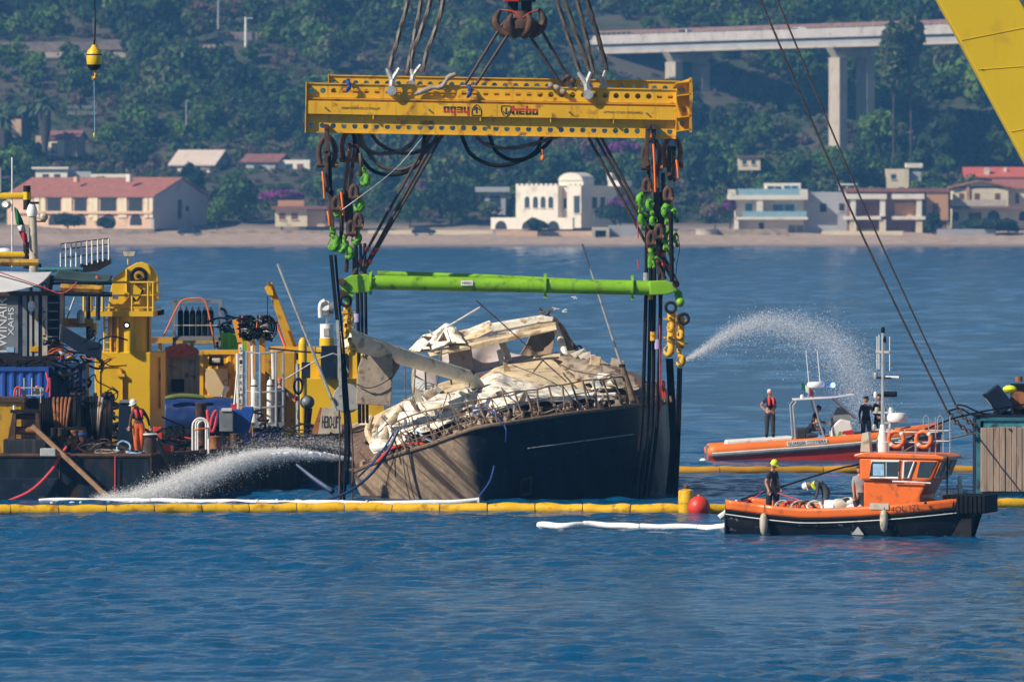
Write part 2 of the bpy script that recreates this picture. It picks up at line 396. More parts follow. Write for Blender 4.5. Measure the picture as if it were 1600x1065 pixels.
def make_ground():
    ys = np.concatenate([np.linspace(1436, 1500, 60), np.linspace(1502, 1780, 110), np.linspace(1790, 1900, 12)])
    xs = np.concatenate([np.linspace(-424, -125, 24)[:-1], np.linspace(-125, 125, 180), np.linspace(125, 424, 24)[1:]])
    X, Y = np.meshgrid(xs, ys); Z = ground(X, Y)
    n, m = X.shape; idx = np.arange(n*m).reshape(n, m)
    q = np.stack([idx[:-1, :-1], idx[:-1, 1:], idx[1:, 1:], idx[1:, :-1]], -1).reshape(-1, 4)
    me = np_mesh('hillside', np.stack([X, Y, Z], -1).reshape(-1, 3), q); me.shade_smooth()
    o = bpy.data.objects.new('hillside', me); COL.objects.link(o); o['kind'] = 'structure'
    M = bpy.data.materials.new('shore_ground'); M.use_nodes = True; t = M.node_tree; N = t.nodes; L = t.links; b = N['Principled BSDF']; b.inputs['Roughness'].default_value = .9
    g = N.new('ShaderNodeNewGeometry'); s = N.new('ShaderNodeSeparateXYZ'); L.new(g.outputs['Position'], s.inputs[0])
    def rmp(src, lo, hi):
        r = N.new('ShaderNodeMapRange'); r.inputs[1].default_value = lo; r.inputs[2].default_value = hi; L.new(src, r.inputs[0]); return r.outputs[0]
    def mix(f, A, B):
        x = N.new('ShaderNodeMix'); x.data_type = 'RGBA'; L.new(f, x.inputs[0])
        for i, q in ((6, A), (7, B)):
            if isinstance(q, tuple): x.inputs[i].default_value = (*q, 1)
            else: L.new(q, x.inputs[i])
        return x.outputs[2]
    n = N.new('ShaderNodeTexNoise'); n.inputs['Scale'].default_value = .6; n.inputs['Detail'].default_value = 6; L.new(g.outputs['Position'], n.inputs['Vector'])
    n2 = N.new('ShaderNodeTexNoise'); n2.inputs['Scale'].default_value = .06; n2.inputs['Detail'].default_value = 5; L.new(g.outputs['Position'], n2.inputs['Vector'])
    sand = mix(rmp(n.outputs[0], .35, .65), (.30, .215, .165), (.40, .295, .225))
    wet = mix(rmp(s.outputs[2], .15, .6), (.15, .115, .10), sand)
    soil = mix(rmp(n2.outputs[0], .42, .58), (.022, .036, .014), (.062, .052, .034))
    L.new(mix(rmp(s.outputs[2], 2.6, 4.2), wet, soil), b.inputs['Base Color'])
    me.materials.append(M)
make_ground()

# ---------------------------------------------------------------- trees
def leaf_mat(name, base, var=.5):
    M = bpy.data.materials.new(name); M.use_nodes = True; t = M.node_tree; N = t.nodes; L = t.links; b = N['Principled BSDF']
    b.inputs['Roughness'].default_value = .75; b.inputs['Specular IOR Level'].default_value = .2
    a = N.new('ShaderNodeAttribute'); a.attribute_name = 'tint'
    x = N.new('ShaderNodeMix'); x.data_type = 'RGBA'; x.blend_type = 'MULTIPLY'; x.inputs[0].default_value = 1; x.inputs[6].default_value = (*base, 1)
    L.new(a.outputs['Color'], x.inputs[7]); L.new(x.outputs[2], b.inputs['Base Color'])
    tr = N.new('ShaderNodeBsdfTranslucent'); L.new(x.outputs[2], tr.inputs[0]); ms = N.new('ShaderNodeMixShader'); ms.inputs[0].default_value = .22
    L.new(b.outputs[0], ms.inputs[1]); L.new(tr.outputs[0], ms.inputs[2]); L.new(ms.outputs[0], N['Material Output'].inputs[0])
    MT[name] = M; return M
LEAF = leaf_mat('foliage', (1, 1, 1))
def crown_arrays(n, rx, rz, rng, leaf=.55, lobes=9):
    """n leaf-clump quads scattered over several uneven lobes; returns (n,4,3) corners around the crown centre"""
    lc = rng.normal(0, 1, (lobes, 3)); lc /= np.linalg.norm(lc, axis=1)[:, None]; lc *= (rng.rand(lobes, 1)**.4)*.62
    lc[:, 2] = lc[:, 2]*.8; lr = .34+.26*rng.rand(lobes)
    w = rng.choice(lobes, n, p=lr**2/np.sum(lr**2))
    d = rng.normal(0, 1, (n, 3)); d /= np.linalg.norm(d, axis=1)[:, None]; d[:, 2] = np.where(d[:, 2] < -.35, -d[:, 2], d[:, 2])
    rad = lr[w]*(1-.35*rng.rand(n)**2.0)
    c = (lc[w]+d*rad[:, None])*np.array([rx, rx, rz])
    nrm = d+rng.normal(0, .55, (n, 3)); nrm /= np.linalg.norm(nrm, axis=1)[:, None]
    t = np.cross(nrm, rng.normal(0, 1, (n, 3))); t /= np.linalg.norm(t, axis=1)[:, None]; bt = np.cross(nrm, t)
    s = leaf*(.55+.8*rng.rand(n))[:, None]
    q = np.stack([c-t*s-bt*s*.7, c+t*s*1.1-bt*s*.5*rng.rand(n, 1), c+t*s*.1+bt*s*1.2], 1)
    return q
def tint_attr(me, cols):        # per face colour
    a = me.attributes.new('tint', 'FLOAT_COLOR', 'FACE'); c = np.ones((len(cols), 4), np.float32); c[:, :3] = cols; a.data.foreach_set('color', c.ravel())
PALS = {'oak': (.048, .095, .022), 'pine': (.030, .065, .022), 'olive': (.088, .115, .045), 'bright': (.085, .150, .022), 'dry': (.12, .085, .07), 'dark': (.018, .04, .02), 'bloom': (.16, .03, .15)}
def tints(n, pal, rng, k=None):
    c = np.array(PALS[pal])*(1 if k is None else k); return c[None, :]*(.7+.65*rng.rand(n, 1))*(1+.14*rng.normal(0, 1, (n, 3)))
def make_wood():
    rng = np.random.RandomState(11); qs = []; cs = []
    protos = [crown_arrays(340, 1, 1, rng, .13) for _ in range(10)]
    sp = [crown_arrays(170, 1, 1, rng, .2) for _ in range(6)]
    cnt = 0
    for Y in np.arange(1495, 1775, 4.3):
        half = 0.0615*Y+9
        for X in np.arange(-half, half, 4.2):
            x = X+rng.uniform(-2.3, 2.3); y = Y+rng.uniform(-2.3, 2.3)
            t = y-shoreline(x)
            if t < 48: continue
            if clear(x, y): continue
            z = gz(x, y); dens = snoise(x, y, .06)+.35*snoise(x, y, .21)
            dry = dens < -.28+.10*rng.rand()
            r = min(5.2, 1.25*math.exp(rng.normal(.52, .38)))*(1.12 if t > 90 else .85)
            if dry: r *= .55; pal = 'dry' if rng.rand() < .62 else 'olive'
            else:
                u = np.clip(.5+.42*snoise(x+40, y, .09)+rng.normal(0, .22), 0, 1); pal = 'bright' if u < .20 else 'oak' if u < .52 else 'olive' if u < .62 else 'pine' if u < .84 else 'dark'
            if maxr(x, y) is not None: r = min(r, maxr(x, y))
            A = protos[rng.randint(10)] if r > 1.5 else sp[rng.randint(6)]
            a = rng.rand()*6.28; ca, sa = math.cos(a), math.sin(a)
            M = np.array([[ca, -sa, 0], [sa, ca, 0], [0, 0, 1]])
            q = A@M.T*np.array([r, r, r*rng.uniform(.75, 1.25)])+np.array([x, y, z+r*(.45 if dry else .8)])
            qs.append(q); cs.append(tints(len(q), pal, rng, rng.uniform(.75, 1.25))); cnt += 1
    for Y in np.arange(1496, 1770, 3.3):
        half = 0.0615*Y+6
        for X in np.arange(-half, half, 3.3):
            x = X+rng.uniform(-1.6, 1.6); y = Y+rng.uniform(-1.6, 1.6)
            if y-shoreline(x) < 48 or (clear(x, y) and row_of(y, gz(x, y)) < 120): continue
            r = rng.uniform(.7, 1.5); A = sp[rng.randint(6)][:62]; pal = ('dry', 'olive', 'oak', 'oak', 'bright')[rng.randint(5)]
            qs.append(A*np.array([r, r, r*.7])+np.array([x, y, gz(x, y)+r*.3])); cs.append(tints(len(A), pal, rng, rng.uniform(.7, 1.1)))
    Q = np.concatenate(qs); C = np.concatenate(cs)
    me = np_mesh('hillside_wood', Q.reshape(-1, 3), np.arange(len(Q)*3).reshape(-1, 3)); tint_attr(me, C); me.materials.append(LEAF)
    o = bpy.data.objects.new('hillside_wood', me); COL.objects.link(o); tag(o, 'dense green wood and scrub covering the far hillside', 'wood', kind='stuff')
def px_of(x, y): return 800+x*F/y
def row_of(y, z): return HZ-(z-CAMZ)*F/y
def clear(x, y):
    """open ground: road cutting on the left, under the bridge deck, gardens by the houses"""
    p = px_of(x, y); r = row_of(y, gz(x, y))
    if -60 < p < 205 and 66 < r < 116: return True
    if 312 < p < 405 and 52 < r < 98: return True
    if 60 < p < 175 and 196 < r < 262: return True
    if 270 < p < 500 and 226 < r < 300 and y < 1560: return True
    return bridge_clear(x, y)
def maxr(x, y):
    p = px_of(x, y); r = row_of(y, gz(x, y))
    if y < 1520: return 2.8
    if 60 < p < 480 and r > 225: return 1.5
    return None
BA = Vector((9.1, 1690, 0)); BB = Vector((81.6, 1560, 0)); BU = (BB-BA).normalized(); BN = Vector((BU.y, -BU.x, 0))   # bridge axis; BN points to the camera side
if BN.y > 0: BN = -BN
def bridge_clear(x, y):
    d = Vector((x, y, 0))-BA; a = d.dot(BU); c = d.dot(BN)
    return 0 < a < 170 and -12 < c < 2.5 and gz(x, y) > 22
make_wood()
def tree(name, label, px, py, Y, rx, rz, pal, h=None, n=420, leaf=None, group=None, trunk=BEIGEP):
    """a single tree: crown centre seen at (px,py), standing on the ground at depth Y"""
    rng = np.random.RandomState(int(px*7+py)); c = P(px, py, Y); zb = gz(c.x, Y)-.3
    t = thing(name, label, 'tree', (c.x, Y, zb), group)
    mb = MB(); top = c+Vector((0, 0, rz*.1)); r0 = .10+.035*rx
    mb.tube(cat_rom([(c.x, Y, zb), (c.x+.15, Y, zb+(c.z-zb)*.5), top], 6), [r0*(1-.08*i) for i in range(7)], 7)
    for k in range(5):
        a = rng.rand()*6.28; e = c+Vector((math.cos(a)*rx*.6, math.sin(a)*rx*.6, rz*rng.uniform(-.1, .5))); s0 = Vector((c.x, Y, zb+(c.z-zb)*rng.uniform(.5, .85)))
        mb.tube([s0, s0.lerp(e, .5)+Vector((0, 0, .2)), e], [r0*.5, r0*.35, r0*.15], 5)
    mb.build('trunk', MT['bark'], t)
    q = crown_arrays(n, rx, rz, rng, leaf or max(.30, .11*max(rx, rz)), 13)+np.array([0, 0, c.z-zb])
    me = np_mesh('crown', q.reshape(-1, 3), np.arange(n*3).reshape(-1, 3)); tint_attr(me, tints(n, pal, rng)); me.materials.append(LEAF)
    o = bpy.data.objects.new('crown', me); COL.objects.link(o); o.parent = t; return t
mat('bark', (.07, .05, .04), .9, 0, .3, 2)
# ---------------------------------------------------------------- viaduct
CONC = mat('concrete', (.42, .36, .28), .85, 0, .10, .3, (.30, .27, .24), .3, .5, streak=(.25, .22, .2), samt=.2)
CONCG = mat('grey_concrete', (.30, .30, .31), .85, 0, .12, .3)
CONCP = mat('parapet_concrete', (.40, .37, .345), .85, 0, .12, .3, (.26, .24, .23), .3, .5)
RAILR = mat('rusty_guardrail', (.28, .15, .125), .7, 0, .2, .4)
def make_bridge():
    zt = 40.2; base = BA-BU*6; L = 176
    t = thing('viaduct', 'concrete road viaduct on tall piers crossing the hillside', 'bridge', (BA.x, BA.y, 20))
    def pr(name, m, c0, c1, z0, z1, a0=0, a1=L):
        mb = MB(); p = lambda a, c, z: base+BU*a+BN*c+Vector((0, 0, z))
        mb.prism([p(a0, c0, z0), p(a0, c1, z0), p(a0, c1, z1), p(a0, c0, z1)], BU*(a1-a0)); return mb.build(name, m, t)
    pr('deck', CONCG, -10.2, .35, zt-1.0, zt-.3)
    pr('parapet', CONCP, .05, .40, zt-1.05, zt+.75); pr('parapet', CONCP, -10.4, -10.05, zt-1.05, zt+.75)
    pr('guard_rail', RAILR, .1, .2, zt+1.35, zt+1.65); pr('guard_rail', RAILR, -10.3, -10.2, zt+1.35, zt+1.65)
    mb = MB()
    for i in range(88):
        q = base+BU*(i*2+.5)+BN*.15; mb.box(q.x-.06, q.x+.06, q.y-.06, q.y+.06, zt+.7, zt+1.5)
    mb.build('rail_posts', CONCG, t)['kind'] = 'stuff'
    for c in (-.6, -3.6, -6.6, -9.4):
        pr('girder', CONCG, c-.25, c+.25, zt-2.5, zt-1.0)
        pr('girder_flange', CONC, c-.5, c+.5, zt-2.95, zt-2.5)
    for ppx in (1047, 1303):
        lo, hi = 0, L
        for _ in range(40):
            mid = (lo+hi)/2; q = base+BU*mid-BN*1.0
            if px_of(q.x, q.y) < ppx: lo = mid
            else: hi = mid
        a = lo
        p = lambda aa, c, z: base+BU*aa+BN*c+Vector((0, 0, z))
        mb = MB(); mb.prism([p(a-1.3, .1, zt-3.0), p(a-1.3, -10.1, zt-3.0), p(a-1.3, -8.8, zt-4.9), p(a-1.3, -1.2, zt-4.9)], BU*2.6)
        mb.build('pier_cap', CONC, t)
        for c in (-1.9, -8.1):
            q = p(a, c, 0); zg = gz(q.x, q.y)-1.5; mb = MB()
            mb.prism([p(a-2.0, c-.85, zg), p(a+2.0, c-.85, zg), p(a+2.0, c+.85, zg), p(a-2.0, c+.85, zg)], (0, 0, zt-4.9-zg)); mb.build('pier', CONC, t)
    return base, zt
BBASE, BZT = make_bridge()
CARW = mat('white_car_paint', (.7, .7, .7), .25, 0, .03); CARG = mat('silver_car_paint', (.30, .34, .38), .25, .4, .03); CARD = mat('dark_car_paint', (.02, .03, .05), .25, .1, .03)
def car(label, at, rotz, paint, van=0, group=None):
    t = thing('parked_car' if group is None else 'car', label, 'car', at, group, rotz=rotz)
    h = 1.45+.35*van
    prof = [(-2.1, .35), (-2.15, .8), (-1.9, .95), (-1.45, h), (.55+.5*van, h), (1.25, .98), (2.0, .85), (2.1, .55), (2.1, .35)]
    mb = MB(); mb.prism([(x, -.82, z) for x, z in prof], (0, 1.64, 0)); mb.build('body', paint, t, 30, bevel=.08)
    mb = MB(); mb.prism([(x, -.84, z) for x, z in [(-1.7, 1.0), (-1.38, h-.1), (.45+.5*van, h-.1), (1.05, 1.0)]], (0, 1.68, 0)); mb.build('window', GLASS, t, 30)
    for x in (-1.3, 1.3):
        for y in (-.80, .62):
            mb = MB(); mb.tube([(x, y, .33), (x, y+.18, .33)], .33, 14); w = mb.build('wheel', BLKR, t)
            mb = MB(); mb.tube([(x, y-.01, .33), (x, y+.19, .33)], .19, 10); mb.build('rim', GALV, w)
    mb = MB(); mb.box(2.05, 2.13, -.7, -.45, .6, .75); mb.build('headlight', WHTP, t); mb = MB(); mb.box(2.05, 2.13, .45, .7, .6, .75); mb.build('headlight', WHTP, t)
for ppx, lab, pm, v in ((1078, 'silver van driving on the viaduct, left of the two vehicles', CARG, 1), (1256, 'white car driving on the viaduct, right of the two vehicles', CARW, 0)):
    lo, hi = 0, 170
    for _ in range(40):
        m_ = (lo+hi)/2; q_ = BBASE+BU*m_-BN*3
        if px_of(q_.x, q_.y) < ppx: lo = m_
        else: hi = m_
    q_ = BBASE+BU*lo-BN*2.2
    car(lab, (q_.x, q_.y, BZT-.29), math.atan2(BU.y, BU.x), pm, v, 'vehicles on the viaduct')

# ---------------------------------------------------------------- houses
def wl(name, c, **k): return mat(name, c, .85, 0, .06, .4, tuple(x*.7 for x in c), .2, .6, **k)
PLW = wl('white_plaster', (.70, .64, .53)); PLC = wl('cream_plaster', (.66, .56, .38)); PLP = wl('peach_plaster', (.60, .40, .27)); PLG = wl('grey_or_shaded_plaster', (.36, .36, .37))
PLB = wl('brown_cladding', (.20, .10, .08)); PLO = wl('orange_plaster', (.48, .25, .12)); STONE = mat('stone_wall', (.32, .25, .19), .9, 0, .25, .8, (.20, .15, .12), .4, 1.2, bump=.3, bs=2)
TILE = mat('terracotta_roof', (.33, .115, .08), .85, 0, .22, .9, (.20, .085, .06), .4, 1.6, stretch=(1, 1, 3))
TILEB = mat('brown_roof', (.22, .09, .075), .85, 0, .2, .6)
SHUT = mat('brown_shutter', (.16, .05, .035), .7, 0, .15, 2); GLB = mat('blue_window', (.04, .13, .22), .1, 0, .1, 1); HOLE = mat('dark_interior', (.02, .022, .028), .9)
BALU = mat('glass_balustrade', (.25, .40, .45), .15, 0, .1, 1)
class Bld:
    def __init__(s, name, label, px, row, Y, rot=0, cat='house', group=None):
        c = P(px, row, Y); s.z = c.z; s.k = Y/F; s.cx = px; s.row = row; s.rot = rot
        s.t = thing(name, label, cat, c, group, rotz=R(rot)); s.w = None
    def lx(s, px): return (px-s.cx)*s.k/math.cos(R(s.rot))
    def lz(s, row): return (s.row-row)*s.k
    def wall(s, px0, px1, r0, r1, d, m, y=0, name='wall'):
        mb = MB(); mb.box(s.lx(px0), s.lx(px1), y, y+d, s.lz(r1), s.lz(r0)); s.w = mb.build(name, m, s.t, 0); return s.w
    def win(s, px0, px1, r0, r1, m=GLASS, y=0, name='window', sill=True, frame=None, arch=False):
        x0, x1, z0, z1 = s.lx(px0), s.lx(px1), s.lz(r1), s.lz(r0); mb = MB()
        if arch:
            rr = (x1-x0)/2; pts = [(x0, y-.06, z0), (x1, y-.06, z0)]+[((x0+x1)/2+rr*math.cos(a*math.pi/8), y-.06, z1-rr+rr*math.sin(a*math.pi/8)) for a in range(9)]
            mb.prism(pts, (0, .1, 0))
        else: mb.box(x0, x1, y-.06, y+.04, z0, z1)
        o = mb.build(name, m, s.t, 0)
        if frame is not None:
            mb = MB(); w = .12
            mb.box(x0-w, x0, y-.1, y+.03, z0-w, z1+w); mb.box(x1, x1+w, y-.1, y+.03, z0-w, z1+w); mb.box(x0, x1, y-.1, y+.03, z1, z1+w); mb.box(x0, x1, y-.1, y+.03, z0-w, z0)
            if not arch: mb.box((x0+x1)/2-.05, (x0+x1)/2+.05, y-.09, y+.03, z0, z1)
            mb.build('frame', frame, o, 0)
        elif sill:
            mb = MB(); mb.box(x0-.1, x1+.1, y-.18, y, z0-.12, z0); mb.build('sill', PLW, o, 0)
        return o
    def sidewin(s, y0, y1, r0, r1, m=GLASS, x=0):
        mb = MB(); mb.box(x-.04, x+.06, y0, y1, s.lz(r1), s.lz(r0)); return mb.build('window', m, s.t, 0)
    def slab(s, px0, px1, r0, r1, y0, y1, m, name):
        mb = MB(); mb.box(s.lx(px0), s.lx(px1), y0, y1, s.lz(r1), s.lz(r0)); return mb.build(name, m, s.t, 0)
    def gable(s, px0, px1, re, rr, y0, y1, m=TILE, ov=.5, wallm=None):      # ridge along x
        x0, x1, ze, zr = s.lx(px0), s.lx(px1), s.lz(re), s.lz(rr); ym = (y0+y1)/2; th = .25
        mb = MB(); mb.prism([(x0-ov, y0-ov, ze-.1), (x0-ov, ym, zr), (x0-ov, y1+ov, ze-.1), (x0-ov, y1+ov, ze-.1+th), (x0-ov, ym, zr+th), (x0-ov, y0-ov, ze-.1+th)], (x1-x0+2*ov, 0, 0))
        rf = mb.build('roof', m, s.t, 0)
        if wallm is not None:
            for xx in (x0, x1-.3):
                mb = MB(); mb.prism([(xx, y0, ze-.15), (xx, y1, ze-.15), (xx, ym, zr-.02)], (.3, 0, 0)); mb.build('gable_wall', wallm, s.t, 0)
        return rf
    def gable_y(s, px0, px1, re, rr, y0, y1, m=TILE, ov=.5, wallm=None):    # ridge along depth, gable faces the viewer
        x0, x1, ze, zr = s.lx(px0), s.lx(px1), s.lz(re), s.lz(rr); xm = (x0+x1)/2; th = .25
        mb = MB(); mb.prism([(x0-ov, y0-ov, ze-.1), (xm, y0-ov, zr), (x1+ov, y0-ov, ze-.1), (x1+ov, y0-ov, ze-.1+th), (xm, y0-ov, zr+th), (x0-ov, y0-ov, ze-.1+th)], (0, y1-y0+2*ov, 0))
        rf = mb.build('roof', m, s.t, 0)
        if wallm is not None:
            mb = MB(); mb.prism([(x0, y0, ze-.15), (x1, y0, ze-.15), (xm, y0, zr-.05)], (0, .3, 0)); mb.build('gable_wall', wallm, s.t, 0)
        return rf
# long red-roofed house on the left
b = Bld('long_house', 'long peach house with red tiled roof and row of bays behind beach', 240, 352, 1476, -32)
b.wall(2, 240, 306, 358, 17, PLP)
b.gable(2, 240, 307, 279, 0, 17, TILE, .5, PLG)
b.slab(236, 240.4, 304, 358, -.02, 17.0, PLG, 'end_wall')  # grey end and gable walls: their shade is painted into the plaster colour
for x0, x1 in ((68, 90), (112, 132), (154, 180), (200, 222)):
    b.win(x0, x1, 310, 330, HOLE, name='loggia'); b.win(x0+2, x1-1, 334, 352, HOLE, name='arcade', arch=True, sill=False)
for x in (52, 62, 98, 105, 140, 147, 188, 194, 230, 236):
    b.slab(x-4, x+4, 305, 346 if x % 2 else 340, -.28, 0, PLC, 'pilaster')
b.slab(20, 240, 330, 334, -.5, 0, PLP, 'balcony'); b.sidewin(7.5, 8.8, 312, 342, GLASS, .03); b.sidewin(10, 11, 322, 330, GLASS, .03)
b.slab(180, 186, 272, 284, 3, 4, PLW, 'chimney'); b.slab(95, 100, 276, 284, 3, 4, PLP, 'chimney')
# houses further up on the left
b = Bld('white_house', 'white house with pale shallow roof above the long red roof', 330, 285, 1552, -20)
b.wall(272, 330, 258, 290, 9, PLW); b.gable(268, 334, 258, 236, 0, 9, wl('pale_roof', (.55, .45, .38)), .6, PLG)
b.win(282, 290, 264, 274); b.win(300, 308, 264, 276); b.win(316, 322, 264, 274, SHUT)
b = Bld('flat_house', 'flat white house beside the pale roofed house on the slope', 430, 276, 1548, -15)
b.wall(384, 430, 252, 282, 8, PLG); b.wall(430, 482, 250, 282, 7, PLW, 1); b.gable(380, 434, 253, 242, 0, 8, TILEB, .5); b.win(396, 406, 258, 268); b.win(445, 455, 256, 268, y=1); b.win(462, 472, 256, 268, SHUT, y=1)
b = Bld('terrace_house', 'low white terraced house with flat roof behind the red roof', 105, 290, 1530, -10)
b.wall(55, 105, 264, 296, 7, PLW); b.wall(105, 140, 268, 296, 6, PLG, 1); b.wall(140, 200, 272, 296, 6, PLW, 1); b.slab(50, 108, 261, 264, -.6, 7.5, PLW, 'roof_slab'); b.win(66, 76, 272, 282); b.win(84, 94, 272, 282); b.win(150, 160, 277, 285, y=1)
b = Bld('stone_hut', 'small stone hut with brown lean-to roof among the palms', 100, 240, 1566, -15)
b.wall(74, 100, 217, 244, 5, PLC); b.gable(72, 122, 217, 206, 0, 5, TILEB, .4, STONE); b.wall(100, 121, 219, 244, 5, STONE); b.win(80, 89, 223, 239, HOLE, sill=False)
b = Bld('ruined_tower', 'narrow roofless ochre ruin standing between the dark palms', 26, 226, 1572, 0)
b.wall(18, 33, 186, 230, 4, PLP); b.win(22, 29, 222, 230, HOLE, sill=False); b.wall(55, 66, 212, 240, 3, PLP, 1)
b = Bld('garden_house', 'small yellow house with flat tiled canopy by the beach', 470, 350, 1474, 0)
b.wall(430, 480, 327, 354, 6, PLC); b.slab(424, 512, 322, 327, -.8, 6.5, TILEB, 'roof'); b.slab(434, 475, 313, 322, .5, 5, PLO, 'attic'); b.win(436, 446, 333, 343, SHUT); b.win(455, 465, 333, 343, SHUT); b.wall(480, 508, 329, 354, 5, PLP, 1)
b = Bld('grey_pavilion', 'low grey pavilion with overhanging roof among dark trees', 770, 330, 1500, 0)
b.wall(758, 790, 300, 336, 5, PLG); b.slab(742, 796, 292, 300, -.8, 6, PLG, 'roof'); b.win(765, 782, 306, 325, HOLE)
# white villa
b = Bld('white_villa', 'white villa with scalloped parapet, arched windows and domed roof pavilion', 908, 350, 1474, -30)
b.wall(806, 872, 290, 356, 8, PLW); b.wall(872, 886, 293, 356, 7, PLW, 1.6); b.wall(886, 908, 290, 356, 13, PLW)
for i in range(9): b.slab(806+i*7.5, 810+i*7.5, 287, 290.2, 0, .5, PLW, 'merlon')
for i in range(3): b.slab(887+i*7.5, 891+i*7.5, 287, 290.2, 0, .5, PLW, 'merlon')
for x in (824, 837, 849, 861): b.win(x-4, x+3.5, 307, 325, GLASS, arch=True)
b.win(874, 883, 310, 326, HOLE, y=1.6); b.win(897, 906, 306, 333, GLASS); b.sidewin(4, 5.6, 308, 326, GLASS, .02); b.sidewin(7, 8.6, 308, 326, GLASS, .02)
b.slab(860, 898, 282, 291, 3, 7, PLW, 'roof_pavilion')
mb = MB(); x0, x1 = b.lx(860), b.lx(898); mb.prism([((x0+x1)/2+(x1-x0)/2*math.cos(a*math.pi/10), 2.8, b.lz(282)+1.4*math.sin(a*math.pi/10)) for a in range(11)], (0, 4.4, 0)); mb.build('dome_roof', PLW, b.t)
b.slab(928, 948, 282, 291, 5, 9, PLW, 'stair_tower'); b.slab(927, 934, 270, 282, 5, 7, PLW, 'chimney')
b.slab(780, 908, 340, 358, -3.0, -2.4, PLW, 'terrace_wall')
for x in (796, 838, 878): b.win(x-9, x+9, 345, 358, HOLE, y=-3.0, name='terrace_arch', arch=True, sill=False)
# modern white house
b = Bld('modern_house', 'modern white house with glass balconies and roof terrace on the beach', 1198, 366, 1470, 0)
b.wall(1150, 1256, 300, 370, 10, PLW, 1.5); b.slab(1138, 1262, 305, 312, -.6, 9, PLW, 'roof_slab'); b.slab(1152, 1256, 295, 305, -.4, -.3, BALU, 'balustrade'); b.slab(1138, 1150, 296, 305, -.6, 3, PLW, 'parapet'); b.slab(1250, 1262, 296, 305, -.6, 3, PLW, 'parapet')
b.wall(1196, 1252, 286, 305, 5, PLW, 3); b.win(1200, 1222, 291, 300, HOLE, y=3, frame=WHT); b.win(1226, 1248, 290, 301, GLB, y=3, frame=WHT)
b.slab(1150, 1262, 339, 343, -.8, 8, PLW, 'balcony_slab'); b.slab(1160, 1260, 330, 339, -.7, -.6, BALU, 'balustrade')
b.win(1165, 1176, 318, 338, GLB, y=1.5); b.win(1208, 1242, 319, 338, GLB, y=1.5, frame=WHT); b.slab(1182, 1192, 312, 339, -.4, 1.4, PLW, 'column')
b.slab(1148, 1154, 343, 372, -.6, 1.4, PLW, 'column'); b.win(1232, 1256, 352, 370, GREYC, y=1.5, frame=PLW, name='garage_door'); b.win(1186, 1194, 348, 370, HOLE, y=1.5)
b.slab(1256, 1326, 300, 372, 2.5, 10, PLG, 'annex'); b.win(1282, 1292, 318, 332, HOLE, y=2.5); b.win(1312, 1320, 318, 330, HOLE, y=2.5)
mb = MB()
for x in (1313, 1325, 1338): mb.box(b.lx(x)-.08, b.lx(x)+.08, 4, 4.2, b.lz(298), b.lz(288))
mb.box(b.lx(1311), b.lx(1340), 3.8, 4.4, b.lz(289), b.lz(287)); mb.build('roof_frame', WHT, b.t)
# brown and white terrace
b = Bld('balcony_house', 'brown house with white balcony slabs and wide wooden shutters', 1390, 368, 1470, 0)
b.wall(1324, 1480, 296, 372, 9, PLB, 1.5); b.slab(1322, 1484, 294, 300, .6, 10.5, TILEB, 'roof')
for x0, x1 in ((1320, 1385), (1394, 1444)): b.slab(x0, x1, 303, 311, -.8, 1.5, PLW, 'balcony_front')
for x0, x1 in ((1318, 1376), (1394, 1446)): b.slab(x0, x1, 338, 343, -.8, 1.5, PLW, 'balcony_front')
for x in (1333, 1379, 1436): b.slab(x-4, x+4, 311, 338, -.5, 1.4, PLW, 'column'); b.slab(x-5, x+5, 343, 370, -.5, 1.4, PLC, 'column')
b.win(1348, 1375, 317, 337, SHUT, y=1.5, name='shutter'); b.win(1398, 1431, 317, 337, PLO, y=1.5, name='shutter'); b.win(1342, 1370, 348, 358, SHUT, y=1.5, name='shutter'); b.win(1400, 1431, 347, 366, SHUT, y=1.5, name='shutter'); b.win(1458, 1466, 317, 338, SHUT, y=1.5, name='shutter')
b.slab(1448, 1482, 300, 344, .9, 1.5, PLO, 'side_panel'); b.win(1458, 1466, 317, 338, SHUT, y=.9)
# cream gabled villa
b = Bld('gabled_villa', 'cream villa with red tiled gable, balcony and arched ground floor', 1535, 352, 1478, 0)
b.wall(1490, 1576, 291, 358, 9, PLC, 1); b.gable_y(1490, 1576, 293, 283.5, 1, 10, TILE, .6, PLC); b.wall(1576, 1640, 293, 358, 12, PLC, 3); b.gable(1560, 1640, 294, 282, 3, 15, TILE, .6)
b.slab(1510, 1515, 285, 320, .7, 1, PLO, 'chimney_breast'); b.slab(1482, 1600, 322, 326, -.6, 1, PLB, 'balcony_slab'); b.slab(1485, 1572, 312, 322, -.55, -.5, BEIGEP, 'balustrade')
for x in (1503, 1527, 1559): b.win(x-4, x+4, 302, 319, SHUT, y=1)
b.win(1588, 1594, 302, 318, SHUT, y=3); b.win(1490, 1498, 332, 345, HOLE, y=1); b.win(1514, 1534, 332, 350, SHUT, y=1, name='door', sill=False); b.win(1543, 1563, 329, 350, HOLE, y=1, name='archway', arch=True, sill=False); b.win(1594, 1606, 330, 345, HOLE, y=3, arch=True)
b = Bld('tower_house', 'small ochre house with white roof terrace above the brown house', 1408, 292, 1525, 0)
b.wall(1385, 1420, 264, 296, 6, PLC); b.wall(1420, 1440, 268, 296, 6, PLG, 1); b.slab(1416, 1442, 255, 262, 1, 5, PLW, 'roof_terrace'); b.win(1392, 1400, 272, 280)
b = Bld('red_roof_house', 'house with bright red tiled roof behind the gabled villa', 1560, 290, 1530, 0)
